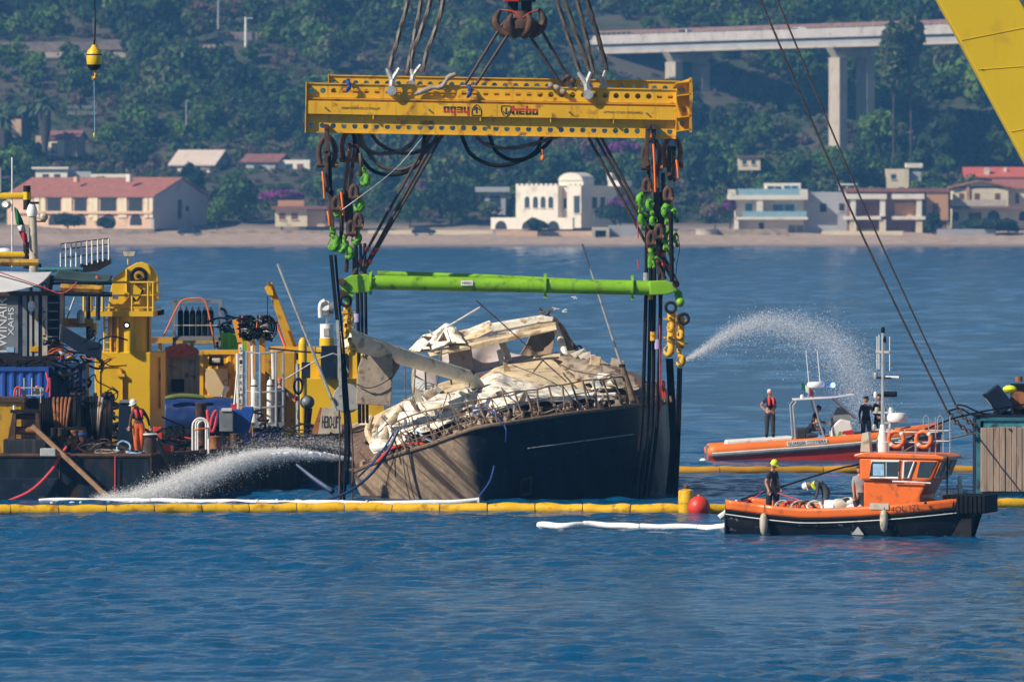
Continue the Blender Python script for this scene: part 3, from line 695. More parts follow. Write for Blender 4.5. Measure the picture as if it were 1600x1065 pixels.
b.wall(1512, 1630, 276, 296, 9, PLP); b.gable(1510, 1640, 277, 263, 0, 9, wl('red_roof', (.46, .10, .06)), .5); b.slab(1539, 1546, 262, 276, .5, 1.5, PLW, 'chimney'); b.slab(1570, 1574, 262, 272, 2, 3, PLW, 'chimney'); b.win(1530, 1536, 280, 288)
b = Bld('hill_house', 'small pale house half hidden by trees on the right slope', 1168, 262, 1545, 0)
b.wall(1154, 1188, 245, 266, 6, PLC); b.slab(1152, 1190, 243.5, 246, -.4, 6.4, TILEB, 'roof'); b.win(1160, 1166, 250, 257); b.win(1174, 1180, 250, 257)
# sea walls, culvert, beach
def sea_wall(label, px0, px1, r0, r1, Y, d, m, cat='wall'):
    mb = MB(); mb.pbox(px0, px1, r0, r1, Y, d); return mb.solo('sea_wall', m, label, cat, smooth=0, bevel=.05)
sea_wall('low cream wall along the beach below the brown house', 1284, 1411, 361, 374, 1464, .5, PLC)
sea_wall('grey concrete sea wall at the foot of the gabled villa', 1464, 1556, 358, 376, 1463, .6, CONCG)
sea_wall('pale boundary wall on the beach in front of the white villa', 776, 926, 361, 374, 1464, .6, PLP)
sea_wall('sloping grey revetment wall right of the culvert', 951, 1002, 352, 379, 1463.5, 1.2, CONCG)
sea_wall('pale stone wall running along the beach on the left', 30, 242, 357, 372, 1467, .6, STONE)
sea_wall('rough stone wall between the long house and the yellow house', 310, 560, 360, 369, 1468, .6, STONE)
sea_wall('rough stone wall behind the beach under the spreader bar', 575, 770, 360, 372, 1467, .6, PLC)
sea_wall('broken concrete wall below the modern house', 1060, 1232, 358, 375, 1465, .6, STONE)
mb = MB(); a, c = P(925, 381, 1461), P(952, 355, 1461); w = .55
t = thing('culvert', 'pale concrete box culvert opening onto the beach', 'culvert', (a.x, 1461, a.z))
mb.box(a.x, a.x+w, 1461, 1464, a.z, c.z); mb.box(c.x-w, c.x, 1461, 1464, a.z, c.z); mb.box(a.x+w, c.x-w, 1461, 1464, c.z-w, c.z); mb.build('frame', CONC, t, 0)
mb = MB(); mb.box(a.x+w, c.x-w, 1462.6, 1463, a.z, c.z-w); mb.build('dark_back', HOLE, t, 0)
t = thing('water_tank', 'round grey concrete tank beside the beach rubble', 'tank', P(1104, 376, 1464)); mb = MB(); q = P(1104, 376, 1465); mb.lathe([(1.9, 0), (1.9, 2.0), (1.75, 2.0), (1.75, 1.7)], q, 24); mb.build('body', CONC, t); mb = MB(); mb.lathe([(1.98, 1.85), (1.98, 2.05), (1.86, 2.05)], q, 24); mb.build('rim', CONCG, t)
for lab, ppx, row, Y in (('dark car parked on the beach by the long house', 296, 368, 1462), ('dark car parked on the beach beneath the spreader slings', 662, 366, 1462)):
    q = P(ppx, row, Y); car(lab, (q.x, Y, gz(q.x, Y)), .1, CARD)
# road cutting on the left with retaining wall
mb = MB()
def rd(px0, px1, r0, r1, Y, d, name, lab, m, cat):
    mb = MB(); mb.pbox(px0, px1, r0, r1, Y, d); mb.solo(name, m, lab, cat, smooth=0)
RWALL = mat('retaining_stone', (.22, .17, .14), .9, 0, .3, .5, (.14, .11, .10), .4, .8)
rd(-10, 150, 66, 82, 1662, 1.2, 'retaining_wall', 'long stone retaining wall behind the hillside road, left part', RWALL, 'wall'); rd(153, 205, 62, 78, 1666, 1.2, 'retaining_wall', 'stone retaining wall right of the hanging yellow ball', RWALL, 'wall')
rd(30, 196, 82, 90, 1658, 1.0, 'road_parapet', 'pale parapet of the hillside road behind the hanging ball', CONC, 'wall'); rd(340, 402, 50, 68, 1664, 1.2, 'retaining_wall', 'stone retaining wall beside the pale lamp post', RWALL, 'wall'); rd(318, 390, 70, 75, 1660, .8, 'road_parapet', 'short pale road parapet left of the lamp post', CONC, 'wall')
def pole(label, ppx, r0, r1, Y, r, m=GALV, arm=0):
    t = thing('utility_pole', label, 'pole', P(ppx, r1, Y)); mb = MB(); mb.tube([P(ppx, r1, Y), P(ppx, r0, Y)], [r, r*.7], 8); mb.build('shaft', m, t)
    mb = MB(); a = P(ppx, r0+1, Y); mb.box(a.x-.1, a.x+max(.5, arm), Y-.1, Y+.1, a.z-.15, a.z); mb.build('cross_arm', m, t)
pole('pale lamp post beside the hillside road', 384, 27, 80, 1655, .30, WHT, 1.4); pole('thin grey pole among the hillside trees at the left', 29, 228, 268, 1545, .13); pole('grey pole rising above the trees near top centre-left', 341, 0, 46, 1660, .2); pole('thin pole on the slope right of the sign', 291, 156, 196, 1570, .12); pole('thin pole at left edge before the dark trees', 16, 20, 90, 1640, .12, DRK)
# nursery sign in standing letters
t = thing('hillside_sign', 'two-line white lettered sign standing on the left slope', 'sign', P(128, 184, 1578))
for i, s in enumerate(('VIVAI PIANTE', 'SAN GIOVANNI')):
    for j, w_ in enumerate(s.split()): text_mesh(w_, 'lettering', GREYL, t, P((114, 140)[j] if i == 0 else (111, 136)[j], 167.5+i*9, 1578), .75, None, .03, (2.2, 2.8)[j] if i == 0 else (1.4, 3.7)[j])
mb = MB()
for x in (106, 120, 136, 150): mb.cyl(P(x, 200, 1578.2), P(x, 164, 1578.2), .05, 6)
mb.build('support', DRK, t)
# single trees
TR = [('pine_tree', 'large dark umbrella pine right of the white villa', 1005, 275, 1510, 3.4, 4.2, 'pine'), ('pine_tree', 'tall dark tree behind the modern house roof', 1092, 262, 1525, 4.6, 6.5, 'pine'), ('oak_tree', 'broad green tree left of the ochre tower house', 1325, 262, 1525, 4.5, 4.2, 'oak'),
 ('oak_tree', 'round green tree above the modern house', 1248, 258, 1530, 3.6, 3.6, 'oak'), ('olive_tree', 'pale olive tree just right of the tall bridge pier', 1372, 205, 1572, 4.6, 4.4, 'bright'), ('pine_tree', 'dark spreading tree below the yellow jib', 1500, 215, 1560, 7.5, 6, 'dark'),
 ('oak_tree', 'bright green tree at the foot of the tall bridge pier', 1300, 250, 1560, 3.6, 2.8, 'bright'), ('eucalyptus_tree', 'tall slender tree standing in front of the viaduct deck', 1395, 90, 1545, 2.8, 9, 'olive'), ('eucalyptus_tree', 'second slender tree close to the viaduct deck', 1422, 70, 1548, 2.4, 8, 'olive'), ('pine_tree', 'dense tree between the brown house and gabled villa', 1457, 348, 1468, 1.6, 2.2, 'dark'),
 ('oak_tree', 'dark tree right beside the yellow garden house', 545, 330, 1480, 3.4, 3.4, 'oak'), ('pine_tree', 'dark pine left of the grey pavilion', 705, 312, 1490, 4.4, 4.6, 'dark'), ('oak_tree', 'green tree between left slings and grey pavilion', 640, 322, 1486, 3.4, 3.6, 'oak'), ('olive_tree', 'leafless greyish tree behind the left wire slings', 650, 300, 1500, 3.0, 3.4, 'dry'),
 ('oak_tree', 'tall green tree right of the long red-roofed house', 370, 305, 1490, 3.8, 4.8, 'oak'), ('pine_tree', 'dark tree standing behind the long house gable', 300, 285, 1520, 2.2, 4.2, 'dark'), ('oak_tree', 'small bright bush tree at the long house end wall', 338, 335, 1474, 1.8, 2.2, 'bright'), ('oak_tree', 'dark green hedge tree in front of the long house left end', 105, 346, 1470, 3.2, 1.8, 'dark'),
 ('oak_tree', 'dark bush in front of the long house bays', 165, 350, 1470, 1.8, 1.4, 'dark'), ('oak_tree', 'clipped green hedge tree right of the white villa', 960, 333, 1470, 4.2, 1.5, 'dark'), ('bougainvillea', 'purple flowering bougainvillea seen under the beam right end', 975, 236, 1560, 3.6, 2.2, 'bloom'), ('bougainvillea', 'purple bougainvillea hedge above the yellow garden house', 440, 306, 1482, 4.2, 1.0, 'bloom'),
 ('oleander', 'pink flowering shrub against the white villa side wall', 968, 320, 1472, 2.2, 1.6, 'bloom'), ('oak_tree', 'round green tree on the slope left of the hut', 170, 210, 1560, 3.2, 2.6, 'bright'), ('olive_tree', 'pale tree above the left beam end', 510, 85, 1640, 4.5, 4.2, 'olive'), ('oak_tree', 'bright tree seen behind the crane hook slings', 745, 60, 1650, 4.2, 4.0, 'bright'), ('oak_tree', 'bright green crown just above the beam centre-left', 730, 95, 1625, 3.6, 3.4, 'bright'),
 ('oak_tree', 'dark hedge in front of the gabled villa', 1540, 352, 1466, 5.0, 1.0, 'dark'), ('pine_tree', 'dark conifer at the right of the gabled villa garden', 1575, 355, 1465, 2.0, 1.8, 'dark'), ('bougainvillea', 'purple shrub left of the modern house', 1140, 322, 1472, 1.6, 1.6, 'bloom'), ('oak_tree', 'dark bush before the white villa terrace', 840, 352, 1462, 2.0, 1.3, 'dark'), ('olive_tree', 'grey-green shrub left of the modern house columns', 1116, 330, 1472, 2.4, 2.0, 'dry')]
for nm, lab, x_, y_, Y_, rx_, rz_, pal_ in TR: tree(nm, lab, x_, y_, Y_, rx_, rz_, pal_, n=int(900+230*rx_))
def palm(label, ppx, row_top, row_base, Y, w):
    t = thing('palm_tree', label, 'tree', P(ppx, row_base, Y), 'dark shaggy palms on the left slope'); a, c = P(ppx, row_base, Y), P(ppx, row_top, Y)
    mb = MB(); mb.tube(cat_rom([a, a.lerp(c, .35)+Vector((.1, 0, 0)), a.lerp(c, .75), c], 10), [w*.45, w*.5, w*.6, w*.75, w*.9, w, w*1.05, w*1.05, w, w*.8, w*.5], 10); mb.build('trunk', mat('palm_skirt', (.045, .036, .03), .9, 0, .4, 1.5, bump=.5, bs=3) if 'palm_skirt' not in MT else MT['palm_skirt'], t)
    rng = random.Random(int(ppx)); mb = MB()
    for k in range(46):
        az = rng.random()*6.28; L = rng.uniform(2.2, 3.2); el = rng.uniform(-.5, 1.2); d = Vector((math.cos(az), math.sin(az), 0)); side = Vector((-d.y, d.x, 0)); pts = []
        for i in range(6):
            u = i/5; pts.append(c+d*L*u*math.cos(el*.6)+Vector((0, 0, L*u*math.sin(el)-1.5*u*u)))
        for i in range(5):
            ww = .42*math.sin(math.pi*(i+.6)/6); w2 = .42*math.sin(math.pi*(i+1.6)/6.2)
            mb.add([pts[i]-side*ww, pts[i], pts[i+1], pts[i+1]-side*w2-Vector((0, 0, .15))], [(0, 1, 2, 3)]); mb.add([pts[i], pts[i]+side*ww, pts[i+1]+side*w2-Vector((0, 0, .15)), pts[i+1]], [(0, 1, 2, 3)])
    mb.build('fronds', mat('palm_frond', (.05, .085, .04), .7, 0, .4, 1) if 'palm_frond' not in MT else MT['palm_frond'], t)
palm('wide dark palm just left of the stone hut', 70, 160, 238, 1560, 1.15); palm('dark palm in the middle of the ruin group', 42, 165, 244, 1562, 1.0); palm('dark palm at the left image edge', 6, 180, 250, 1560, .9)
# ---------------------------------------------------------------- salvaged yacht
GW = [(553,738,274),(575,728,272),(620,711,269.4),(670,696,267.4),(718,678,266.2),(752,668,265.9),(800,661,266.1),(900,646,267.6),(985,636,269.8),(1012,633,271.6),(1036,630,274.5),(1056,626,279)]
GB = [(585,800,271),(612,800,269.8),(690,800,268.0),(738,800,267.0),(762,800,266.8),(778,800,267.4),(818,800,268.1),(905,800,269.5),(978,800,271.0),(1000,800,272.2),(1028,800,274.6),(1047,800,278.8)]
BK = [(545,668,279),(560,660,280),(600,648,281),(650,622,282),(700,600,284),(740,585,285),(800,572,287),(900,562,287),(985,580,285.5),(1012,596,284),(1036,607,283),(1056,618,281)]
def hull_mat():
    M = bpy.data.materials.new('muddy_navy_hull'); M.use_nodes = True; t = M.node_tree; N = t.nodes; L = t.links; b = N['Principled BSDF']; b.inputs['Roughness'].default_value = .45; b.inputs['Specular IOR Level'].default_value = .18
    g = N.new('ShaderNodeNewGeometry'); s = N.new('ShaderNodeSeparateXYZ'); L.new(g.outputs['Position'], s.inputs[0])
    def ma(op, a, c, k=None):
        x = N.new('ShaderNodeMath'); x.operation = op
        for i, q in enumerate((a, c) if k is None else (a, c, k)):
            if isinstance(q, (int, float)): x.inputs[i].default_value = q
            else: L.new(q, x.inputs[i])
        return x.outputs[0]
    def rmp(src, lo, hi):
        r = N.new('ShaderNodeMapRange'); r.inputs[1].default_value = lo; r.inputs[2].default_value = hi; L.new(src, r.inputs[0]); return r.outputs[0]
    def mix(f, A, B):
        x = N.new('ShaderNodeMix'); x.data_type = 'RGBA'
        if isinstance(f, float): x.inputs[0].default_value = f
        else: L.new(f, x.inputs[0])
        for i, q in ((6, A), (7, B)):
            if isinstance(q, tuple): x.inputs[i].default_value = (*q, 1)
            else: L.new(q, x.inputs[i])
        return x.outputs[2]
    def nz(vec, sc, det=5):
        n = N.new('ShaderNodeTexNoise'); n.inputs['Scale'].default_value = sc; n.inputs['Detail'].default_value = det; L.new(vec, n.inputs['Vector']); return n.outputs[0]
    st = ma('MULTIPLY_ADD', s.outputs[2], 1.15, s.outputs[0])
    cv = N.new('ShaderNodeCombineXYZ'); L.new(ma('MULTIPLY', st, 5.0), cv.inputs[0]); L.new(ma('MULTIPLY', s.outputs[2], .7), cv.inputs[1])
    st1 = nz(cv.outputs[0], 1.0, 6); st2 = nz(cv.outputs[0], .33, 4); fn = nz(g.outputs['Position'], 6, 6); bg = nz(g.outputs['Position'], 1.2, 4)
    mud = mix(rmp(fn, .3, .7), (.17, .122, .082), (.30, .225, .155)); mud = mix(rmp(st1, .50, .66), mud, (.085, .06, .045)); mud = mix(rmp(st2, .54, .62), mud, (.05, .037, .032))
    cv2 = N.new('ShaderNodeCombineXYZ'); L.new(ma('MULTIPLY', s.outputs[0], 2.2), cv2.inputs[0]); L.new(ma('MULTIPLY', s.outputs[2], .35), cv2.inputs[1]); vst = nz(cv2.outputs[0], 1.6, 6)
    navy = mix(rmp(vst, .35, .7), (.004, .008, .015), (.012, .019, .032)); navy = mix(rmp(fn, .64, .74), navy, (.06, .05, .045))
    # drying scum that thins towards the water
    low = ma('MULTIPLY', rmp(ma('MULTIPLY_ADD', vst, 1.6, ma('MULTIPLY', s.outputs[2], -1.0)), -.2, .8), .55); navy = mix(low, navy, (.018, .034, .052))
    # bare grey scuffs by the stern slings
    scf = ma('MULTIPLY', rmp(s.outputs[0], 4.0, 4.6), rmp(vst, .42, .6)); navy = mix(scf, navy, (.12, .115, .12))
    edge = ma('ADD', ma('MULTIPLY_ADD', s.outputs[2], .30, s.outputs[0]), ma('MULTIPLY_ADD', bg, 1.0, ma('MULTIPLY', fn, .6)))
    f = rmp(edge, -.50, -.02)
    L.new(mix(f, mud, navy), b.inputs['Base Color']); r = N.new('ShaderNodeMapRange'); r.inputs[3].default_value = .85; r.inputs[4].default_value = .5; L.new(f, r.inputs[0]); L.new(r.outputs[0], b.inputs['Roughness'])
    bp = N.new('ShaderNodeBump'); bp.inputs['Strength'].default_value = .35; bp.inputs['Distance'].default_value = .03; L.new(st1, bp.inputs['Height']); L.new(bp.outputs[0], b.inputs['Normal'])
    return M
NU = 90
gw = cat_rom([P(*q) for q in GW], NU); gb = cat_rom([P(*q) for q in GB], NU); bk = cat_rom([P(*q) for q in BK], NU)
YR = thing('salvaged_yacht', 'mud-stained dark hulled yacht listing in the slings, deck buried in torn canvas', 'yacht', (1.0, 274, 0))
def hullfn(u, v):
    i = round(u*NU); p = gw[i].lerp(gb[i], v); n = (gw[min(i+1, NU)]-gw[max(i-1, 0)]).cross(gb[i]-gw[i]).normalized()
    return p-n*(-.16*math.sin(math.pi*min(v, 1)))*(-1)
mb = MB(); mb.surf(hullfn, NU, 14); hull = mb.build('hull', hull_mat(), YR, 60)
def deckp(u, v): i = u*NU; k = min(int(i), NU-1); f = i-k; return gw[k].lerp(gw[k+1], f).lerp(bk[k].lerp(bk[k+1], f), v)
mb = MB()
from mathutils import noise as mnoise
def deckfn(u, v):
    p = deckp(u, v)
    if 0 < v < 1: p = p+Vector((0, 0, -.35*math.sin(math.pi*min(1, v*3))+.10*mnoise.noise(p*2.2)))
    return p
mb.surf(deckfn, NU, 16); mb.build('deck', MUDB, YR, 60)
mb = MB(); mb.surf(lambda u, v: bk[round(u*NU)].lerp(Vector((bk[round(u*NU)].x, bk[round(u*NU)].y+1.5, -.4)), v), NU, 2); mb.build('far_side', NAVY, YR)
for i in (0, NU):
    mb = MB(); mb.add([gw[i], bk[i], (bk[i].x, bk[i].y+1.5, -.4), gb[i]], [(0, 1, 2, 3)]); mb.build('end_plate', NAVY, YR)
mb = MB(); mb.tube([p+Vector((0, -.03, .03)) for p in gw], .07, 8); mb.build('gunwale', MUDR, YR)
mb = MB(); mb.tube([P(825,700,266.2), P(900,690,267.3), P(990,678,269.6)], .018, 6); mb.build('rubbing_line', GREYL, hull)
pw = MB(); pw.prism([P(814,748,266.9), P(832,744,267.0), P(830,772,267.6), P(810,775,267.6)], (0, .5, 0)); hw = pw.build('hull_port', MUDB, hull); pw = MB(); pw.prism([P(817,751,266.85), P(829,748,266.9), P(827,768,267.4), P(814,771,267.4)], (0, .3, 0)); pw.build('port_recess', NAVY, hw)
# white and cream canvas lying over the deck
SHV = []
def sheet(name, m, rows, nu=30, nv=16, amp=.08, freq=1.6, seed=1, ridge=0, label=None, solid=.03):
    mb = MB(); mb.patch(rows, nu, nv, amp, freq, seed, ridge); SHV.extend([(v.copy(), m) for v in mb.v[::3] if m in (WCANV, CREAM, MUD)]); return mb.build(name, m, YR, 30, solid=solid, label=label)
sheet('canvas_sheet', WCANV, [[(592,664,272.5),(615,646,273.5),(650,624,274.5),(700,616,275),(745,598,275.5)], [(581,684,270.8),(612,668,271.5),(652,648,272.3),(705,640,272.8),(750,622,273.2)], [(578,697,270.2),(610,686,270.6),(655,668,270.8),(708,656,271.0),(752,645,271.6)], [(586,708,269.9),(612,698,269.9),(658,680,269.6),(708,664,269.6),(752,655,270.0)]], 70, 44, .08, 1.3, 1, .20)
sheet('canvas_sheet', WCANV, [[(736,604,275.5),(768,586,276.2),(800,594,276),(850,604,276),(900,612,275.5),(962,618,274.6)], [(740,628,273.0),(770,616,273.2),(800,618,273),(850,620,273),(900,619,273.5),(962,621,274)], [(742,652,271),(780,644,271),(820,636,271.3),(860,630,271.6),(900,626,272.4),(964,625,273.0)]], 70, 36, .06, 1.3, 2, .16)
sheet('awning', CREAM, [[(738,600,277.5),(775,576,279),(830,562,280),(885,552,281),(925,557,281),(955,572,280.5)], [(742,606,276),(785,592,277),(840,586,277.5),(890,584,278),(930,588,278.5),(965,592,278)], [(744,612,275),(790,604,275.3),(850,606,275.6),(900,611,276),(945,612,276.6),(985,606,277)]], 56, 28, .07, .9, 3, .09)
sheet('awning', CREAM, [[(648,628,277),(690,598,278.5),(740,582,279.5)], [(660,640,275.5),(700,618,276.2),(748,603,277)]], 30, 18, .06, 1.3, 9, .12)
sheet('canvas_sheet', MUD, [[(880,553,280.4),(915,556,280.2),(950,570,279.4),(990,590,277.5)], [(872,572,278.6),(915,576,278.2),(955,588,277),(996,602,275.5)], [(905,598,276.6),(930,602,276.2),(960,608,275),(1000,612,274)]], 44, 30, .12, 1.3, 4, .24)
sheet('canvas_sheet', WCANV, [[(935,585,277),(955,590,276.6)], [(925,612,275),(958,606,275)]], 10, 10, .12, 2, 5, .1)
sheet('canvas_sheet', WCANV, [[(640,549,280),(662,528,280.5),(700,508,280.5),(722,528,280)], [(655,553,279),(672,540,279.2),(700,532,279.3),(724,536,279.2)]], 36, 22, .05, 1.3, 6, .12)
sheet('canvas_sheet', WCANV, [[(720,520,281),(745,508,281.2),(764,501,281.4)], [(724,527,280.2),(748,517,280.4),(768,510,280.5)]], 12, 6, .06, 1.7, 7)
sheet('side_curtain', GCANV, [[(690,545,282.5),(715,535,282.6),(760,528,282.8),(790,522,283)], [(692,565,282.4),(720,565,282.2),(760,562,282.6),(795,552,282.8)], [(690,585,282),(730,588,281.8),(765,580,282.2),(845,562,282.4)]], 40, 28, .08, 1.3, 8, .16)
sheet('side_curtain', mat('brown_curtain', (.30, .21, .14), .85, 0, .12, 2), [[(832,512,283),(850,509,283.2),(866,507,283.4)], [(824,535,283),(846,535,283.3),(866,534,283.4)], [(811,560,282.8),(838,560,283),(862,558,283.2)]], 28, 24, .06, 1.4, 10, .12)
sheet('side_curtain', GCANV, [[(646,567,281),(664,560,281.2),(681,566,281)], [(646,590,280.6),(662,596,280.8),(680,600,280.6)]], 10, 8, .06, 1.5, 11)
mb = MB(); mb.pprism([(645,553),(690,531),(765,521),(840,506),(864,503),(866,496),(845,493),(760,507),(690,525),(640,549)], 280.2, 1.6); rf = mb.build('cabin_roof', WCANV, YR, 30, bevel=.05)
mb = MB(); mb.pprism([(668,546),(765,530),(850,512),(868,508),(868,503),(840,507),(765,523),(690,533)], 279.9, .28); mb.build('roof_rail', CREAM, rf, 30)
mb = MB(); mb.tube(cat_rom([P(862,498,281), P(878,515,281), P(888,538,281), P(897,558,280.5)], 10), .13, 8); mb.build('roof_post', MUD, YR)
mb = MB(); mb.tube(cat_rom([P(866,505,280.8), P(876,530,280.6), P(884,556,280.2)], 8), .11, 8); mb.build('roof_post', WCANV, YR)
mb = MB(); mb.tube([P(782,531,281.6), P(790,548,281.2), P(797,566,280.9)], [.1, .13, .1], 8); mb.build('roof_post', WCANV, YR)
mb = MB(); mb.tube(cat_rom([P(648,622,279.5), P(646,590,280.5), P(650,566,281)], 6), .07, 8); mb.build('roof_post', MUD, YR)
# torn flaps and angular shards over the collapsed covering; some mud-brown pieces paint in the shade of gaps
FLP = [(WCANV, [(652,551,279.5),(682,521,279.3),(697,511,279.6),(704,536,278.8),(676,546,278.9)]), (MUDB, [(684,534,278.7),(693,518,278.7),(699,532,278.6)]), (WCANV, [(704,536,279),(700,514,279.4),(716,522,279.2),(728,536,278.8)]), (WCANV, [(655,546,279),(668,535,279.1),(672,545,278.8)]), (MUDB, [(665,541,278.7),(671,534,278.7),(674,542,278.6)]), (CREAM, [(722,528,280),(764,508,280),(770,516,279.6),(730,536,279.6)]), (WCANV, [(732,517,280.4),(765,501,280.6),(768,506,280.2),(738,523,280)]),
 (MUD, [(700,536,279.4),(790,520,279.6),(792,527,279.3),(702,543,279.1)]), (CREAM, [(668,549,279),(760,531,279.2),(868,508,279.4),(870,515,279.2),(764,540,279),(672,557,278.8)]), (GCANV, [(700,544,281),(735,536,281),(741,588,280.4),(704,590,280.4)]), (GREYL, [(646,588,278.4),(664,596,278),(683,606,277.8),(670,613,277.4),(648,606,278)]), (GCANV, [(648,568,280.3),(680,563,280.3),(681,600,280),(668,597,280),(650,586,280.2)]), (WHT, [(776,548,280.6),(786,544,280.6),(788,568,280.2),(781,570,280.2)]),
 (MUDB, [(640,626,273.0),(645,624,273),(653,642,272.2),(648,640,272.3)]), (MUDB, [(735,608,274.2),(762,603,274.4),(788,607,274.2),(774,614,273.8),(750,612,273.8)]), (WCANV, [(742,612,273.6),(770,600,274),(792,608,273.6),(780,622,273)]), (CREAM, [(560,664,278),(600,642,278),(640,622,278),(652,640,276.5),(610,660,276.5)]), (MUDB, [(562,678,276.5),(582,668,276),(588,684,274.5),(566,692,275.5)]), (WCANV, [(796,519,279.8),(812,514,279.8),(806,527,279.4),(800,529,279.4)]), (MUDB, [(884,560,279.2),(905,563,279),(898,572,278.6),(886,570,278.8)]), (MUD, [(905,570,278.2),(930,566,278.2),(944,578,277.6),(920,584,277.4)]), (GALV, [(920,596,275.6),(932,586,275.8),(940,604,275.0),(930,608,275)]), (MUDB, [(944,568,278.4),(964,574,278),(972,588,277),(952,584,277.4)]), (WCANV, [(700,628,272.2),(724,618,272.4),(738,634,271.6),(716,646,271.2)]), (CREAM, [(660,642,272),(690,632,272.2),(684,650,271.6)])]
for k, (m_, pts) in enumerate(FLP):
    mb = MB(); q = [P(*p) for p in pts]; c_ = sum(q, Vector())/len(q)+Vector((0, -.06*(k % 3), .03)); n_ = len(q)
    mb.add(q+[c_], [(i, (i+1) % n_, n_) for i in range(n_)]); mb.build('torn_flap_or_gap', m_, YR, 0, solid=.03)
rs = random.Random(21)
for k in range(90):
    v0, m_ = rs.choice(SHV); a_ = rs.uniform(0, 6.28); L_ = rs.uniform(.15, .5); d_ = Vector((math.cos(a_), -.35, math.sin(a_)*.8)); e_ = Vector((-math.sin(a_), -.1, math.cos(a_)*.8)); mb = MB()
    p0 = v0+Vector((0, -.03, .02)); p1 = p0+d_*L_; p2 = p0+e_*L_*rs.uniform(.3, .8); p3 = p1+e_*L_*rs.uniform(.05, .5)+Vector((0, -.05, .05)); mb.add([p0, p1, p3, p2], [(0, 1, 2), (0, 2, 3)]); mb.build('torn_flap_or_gap', m_ if rs.random() < .6 else rs.choice((WCANV, GCANV, MUDB, MUD)), YR, 0, solid=.02)
for k, q in enumerate(([(664,560),(666,620)], [(650,566),(646,622)], [(690,545),(682,606)], [(735,540),(742,588)], [(676,600),(680,636)], [(632,560),(634,636)], [(704,590),(712,640)], [(660,640),(700,612),(746,600)], [(820,612),(830,586),(850,560)], [(866,508),(880,536),(894,556)], [(872,506),(890,530),(908,560)], [(884,520),(902,544),(912,562)], [(898,545),(906,540),(914,556)])):
    mb = MB(); Yk = 277.5 if k < 9 else 280.6; mb.tube(cat_rom([P(x, y, Yk+(i*.1)) for i, (x, y) in enumerate(q)], 8), .022 if k % 2 else .035, 6); mb.build('broken_frame', MUDR if k % 3 else WIRED, YR)
for k, q in enumerate(([(640,600),(655,640),(690,660)], [(700,612),(690,640),(672,668)], [(735,590),(728,625),(705,650)], [(780,600),(792,618),(812,630)], [(596,650),(612,672),(608,694)], [(624,632),(640,658),(628,684)], [(860,560),(900,580),(960,588)], [(800,570),(850,590),(890,612)])):
    mb = MB(); mb.tube(cat_rom([P(x, y, 270.6+(4.5 if y < 615 else 0)) for x, y in q], 12), .014, 5); mb.build('draped_rope', WIRED, YR)
mb = MB(); rnd = random.Random(5)
for k in range(9):
    a = P(842+rnd.uniform(-4, 18), 494+rnd.uniform(-5, 2), 281); mb.tube([a, a+Vector((rnd.uniform(-.3, .3), rnd.uniform(-.2, .2), rnd.uniform(.0, .2)))], .03, 5)
mb.build('torn_fitting', MUDB, YR)
# tan toe rail and grey mast step at the left
mb = MB(); mb.tube([P(545,670,278.4), P(610,648,278.6), P(640,628,278.8), P(702,601,279.6)], [.12, .14, .15, .12], 8); mb.build('deck_beam', MUD, YR)
mb = MB(); mb.pprism([(655,634),(682,604),(690,609),(668,640)], 276.0, .7); mb.build('locker', GREYL, YR, 0)
mb = MB(); mb.obox(P(664,626,276.5), .9, .7, .4, RY(-35)); mb.build('locker', MUD, YR, 0, bevel=.03)
mb = MB(); mb.obox(P(930,566,278), .36, .4, .42, RY(10)); mb.build('locker', CREAM, YR, 0, bevel=.03)
mb = MB(); mb.pprism([(745,632),(760,628),(766,655),(750,660)], 269.8, .5); mb.build('fairlead_box', MUDB, YR, 0, bevel=.03)
for k, (x, y) in enumerate(((735,640),(748,637),(758,642),(741,648),(753,650),(760,633))):
    mb = MB(); mb.obox(P(x, y, 269.5), .16, .3, .12, RY(20)); mb.build('cleat', STEEL if k % 2 else NAVY, YR, 0)
# boom spar, with track and gooseneck
S0, S1 = P(538,529,268.6), P(736,590,274.2)
mb = MB(); mb.tube([S0.lerp(S1, i/12) for i in range(13)], [.30-.07*(i/12) for i in range(13)], 18); sp = mb.build('boom_spar', SPAR, YR, 50)
mb = MB(); d_ = (S1-S0).normalized(); mb.tube([S0+Vector((.1, -.05, .30)), S0.lerp(S1, .42)+Vector((0, -.02, .28))], [.06, .02], 8); mb.build('sail_track', WCANV, sp)
mb = MB(); mb.tube([S0.lerp(S1, .05)+Vector((0, -.25, .1)), S0.lerp(S1, .3)+Vector((0, -.24, .12)), S0.lerp(S1, .34)+Vector((0, -.2, .05))], [.04, .07, .03], 8); mb.build('blue_scuff', GREYL, sp)
for u in (.28, .44, .6, .7):
    mb = MB(); mb.ball(S0.lerp(S1, u)+Vector((0, -.25, .02)), .05, n=8, m=6); mb.build('bolt', MUDB, sp)
mb = MB(); mb.tube([S1+Vector((-.5, -.28, .16)), S1+Vector((.02, -.2, .06))], .07, 8); mb.build('reef_line', GALV, sp)
mb = MB(); mb.tube(cat_rom([S1+Vector((-.08, 0, .05)), S1+Vector((.05, 0, -.1)), P(748,606,274.4), P(753,618,274.6)], 8), [.24, .25, .24, .23, .22, .22, .22, .22, .2], 14); mb.build('gooseneck', SPAR, YR)
mb = MB(); mb.obox(S1+Vector((.0, -.16, .1)), .16, .22, .34, RY(35)); mb.build('end_fitting', DRK, YR, 0)
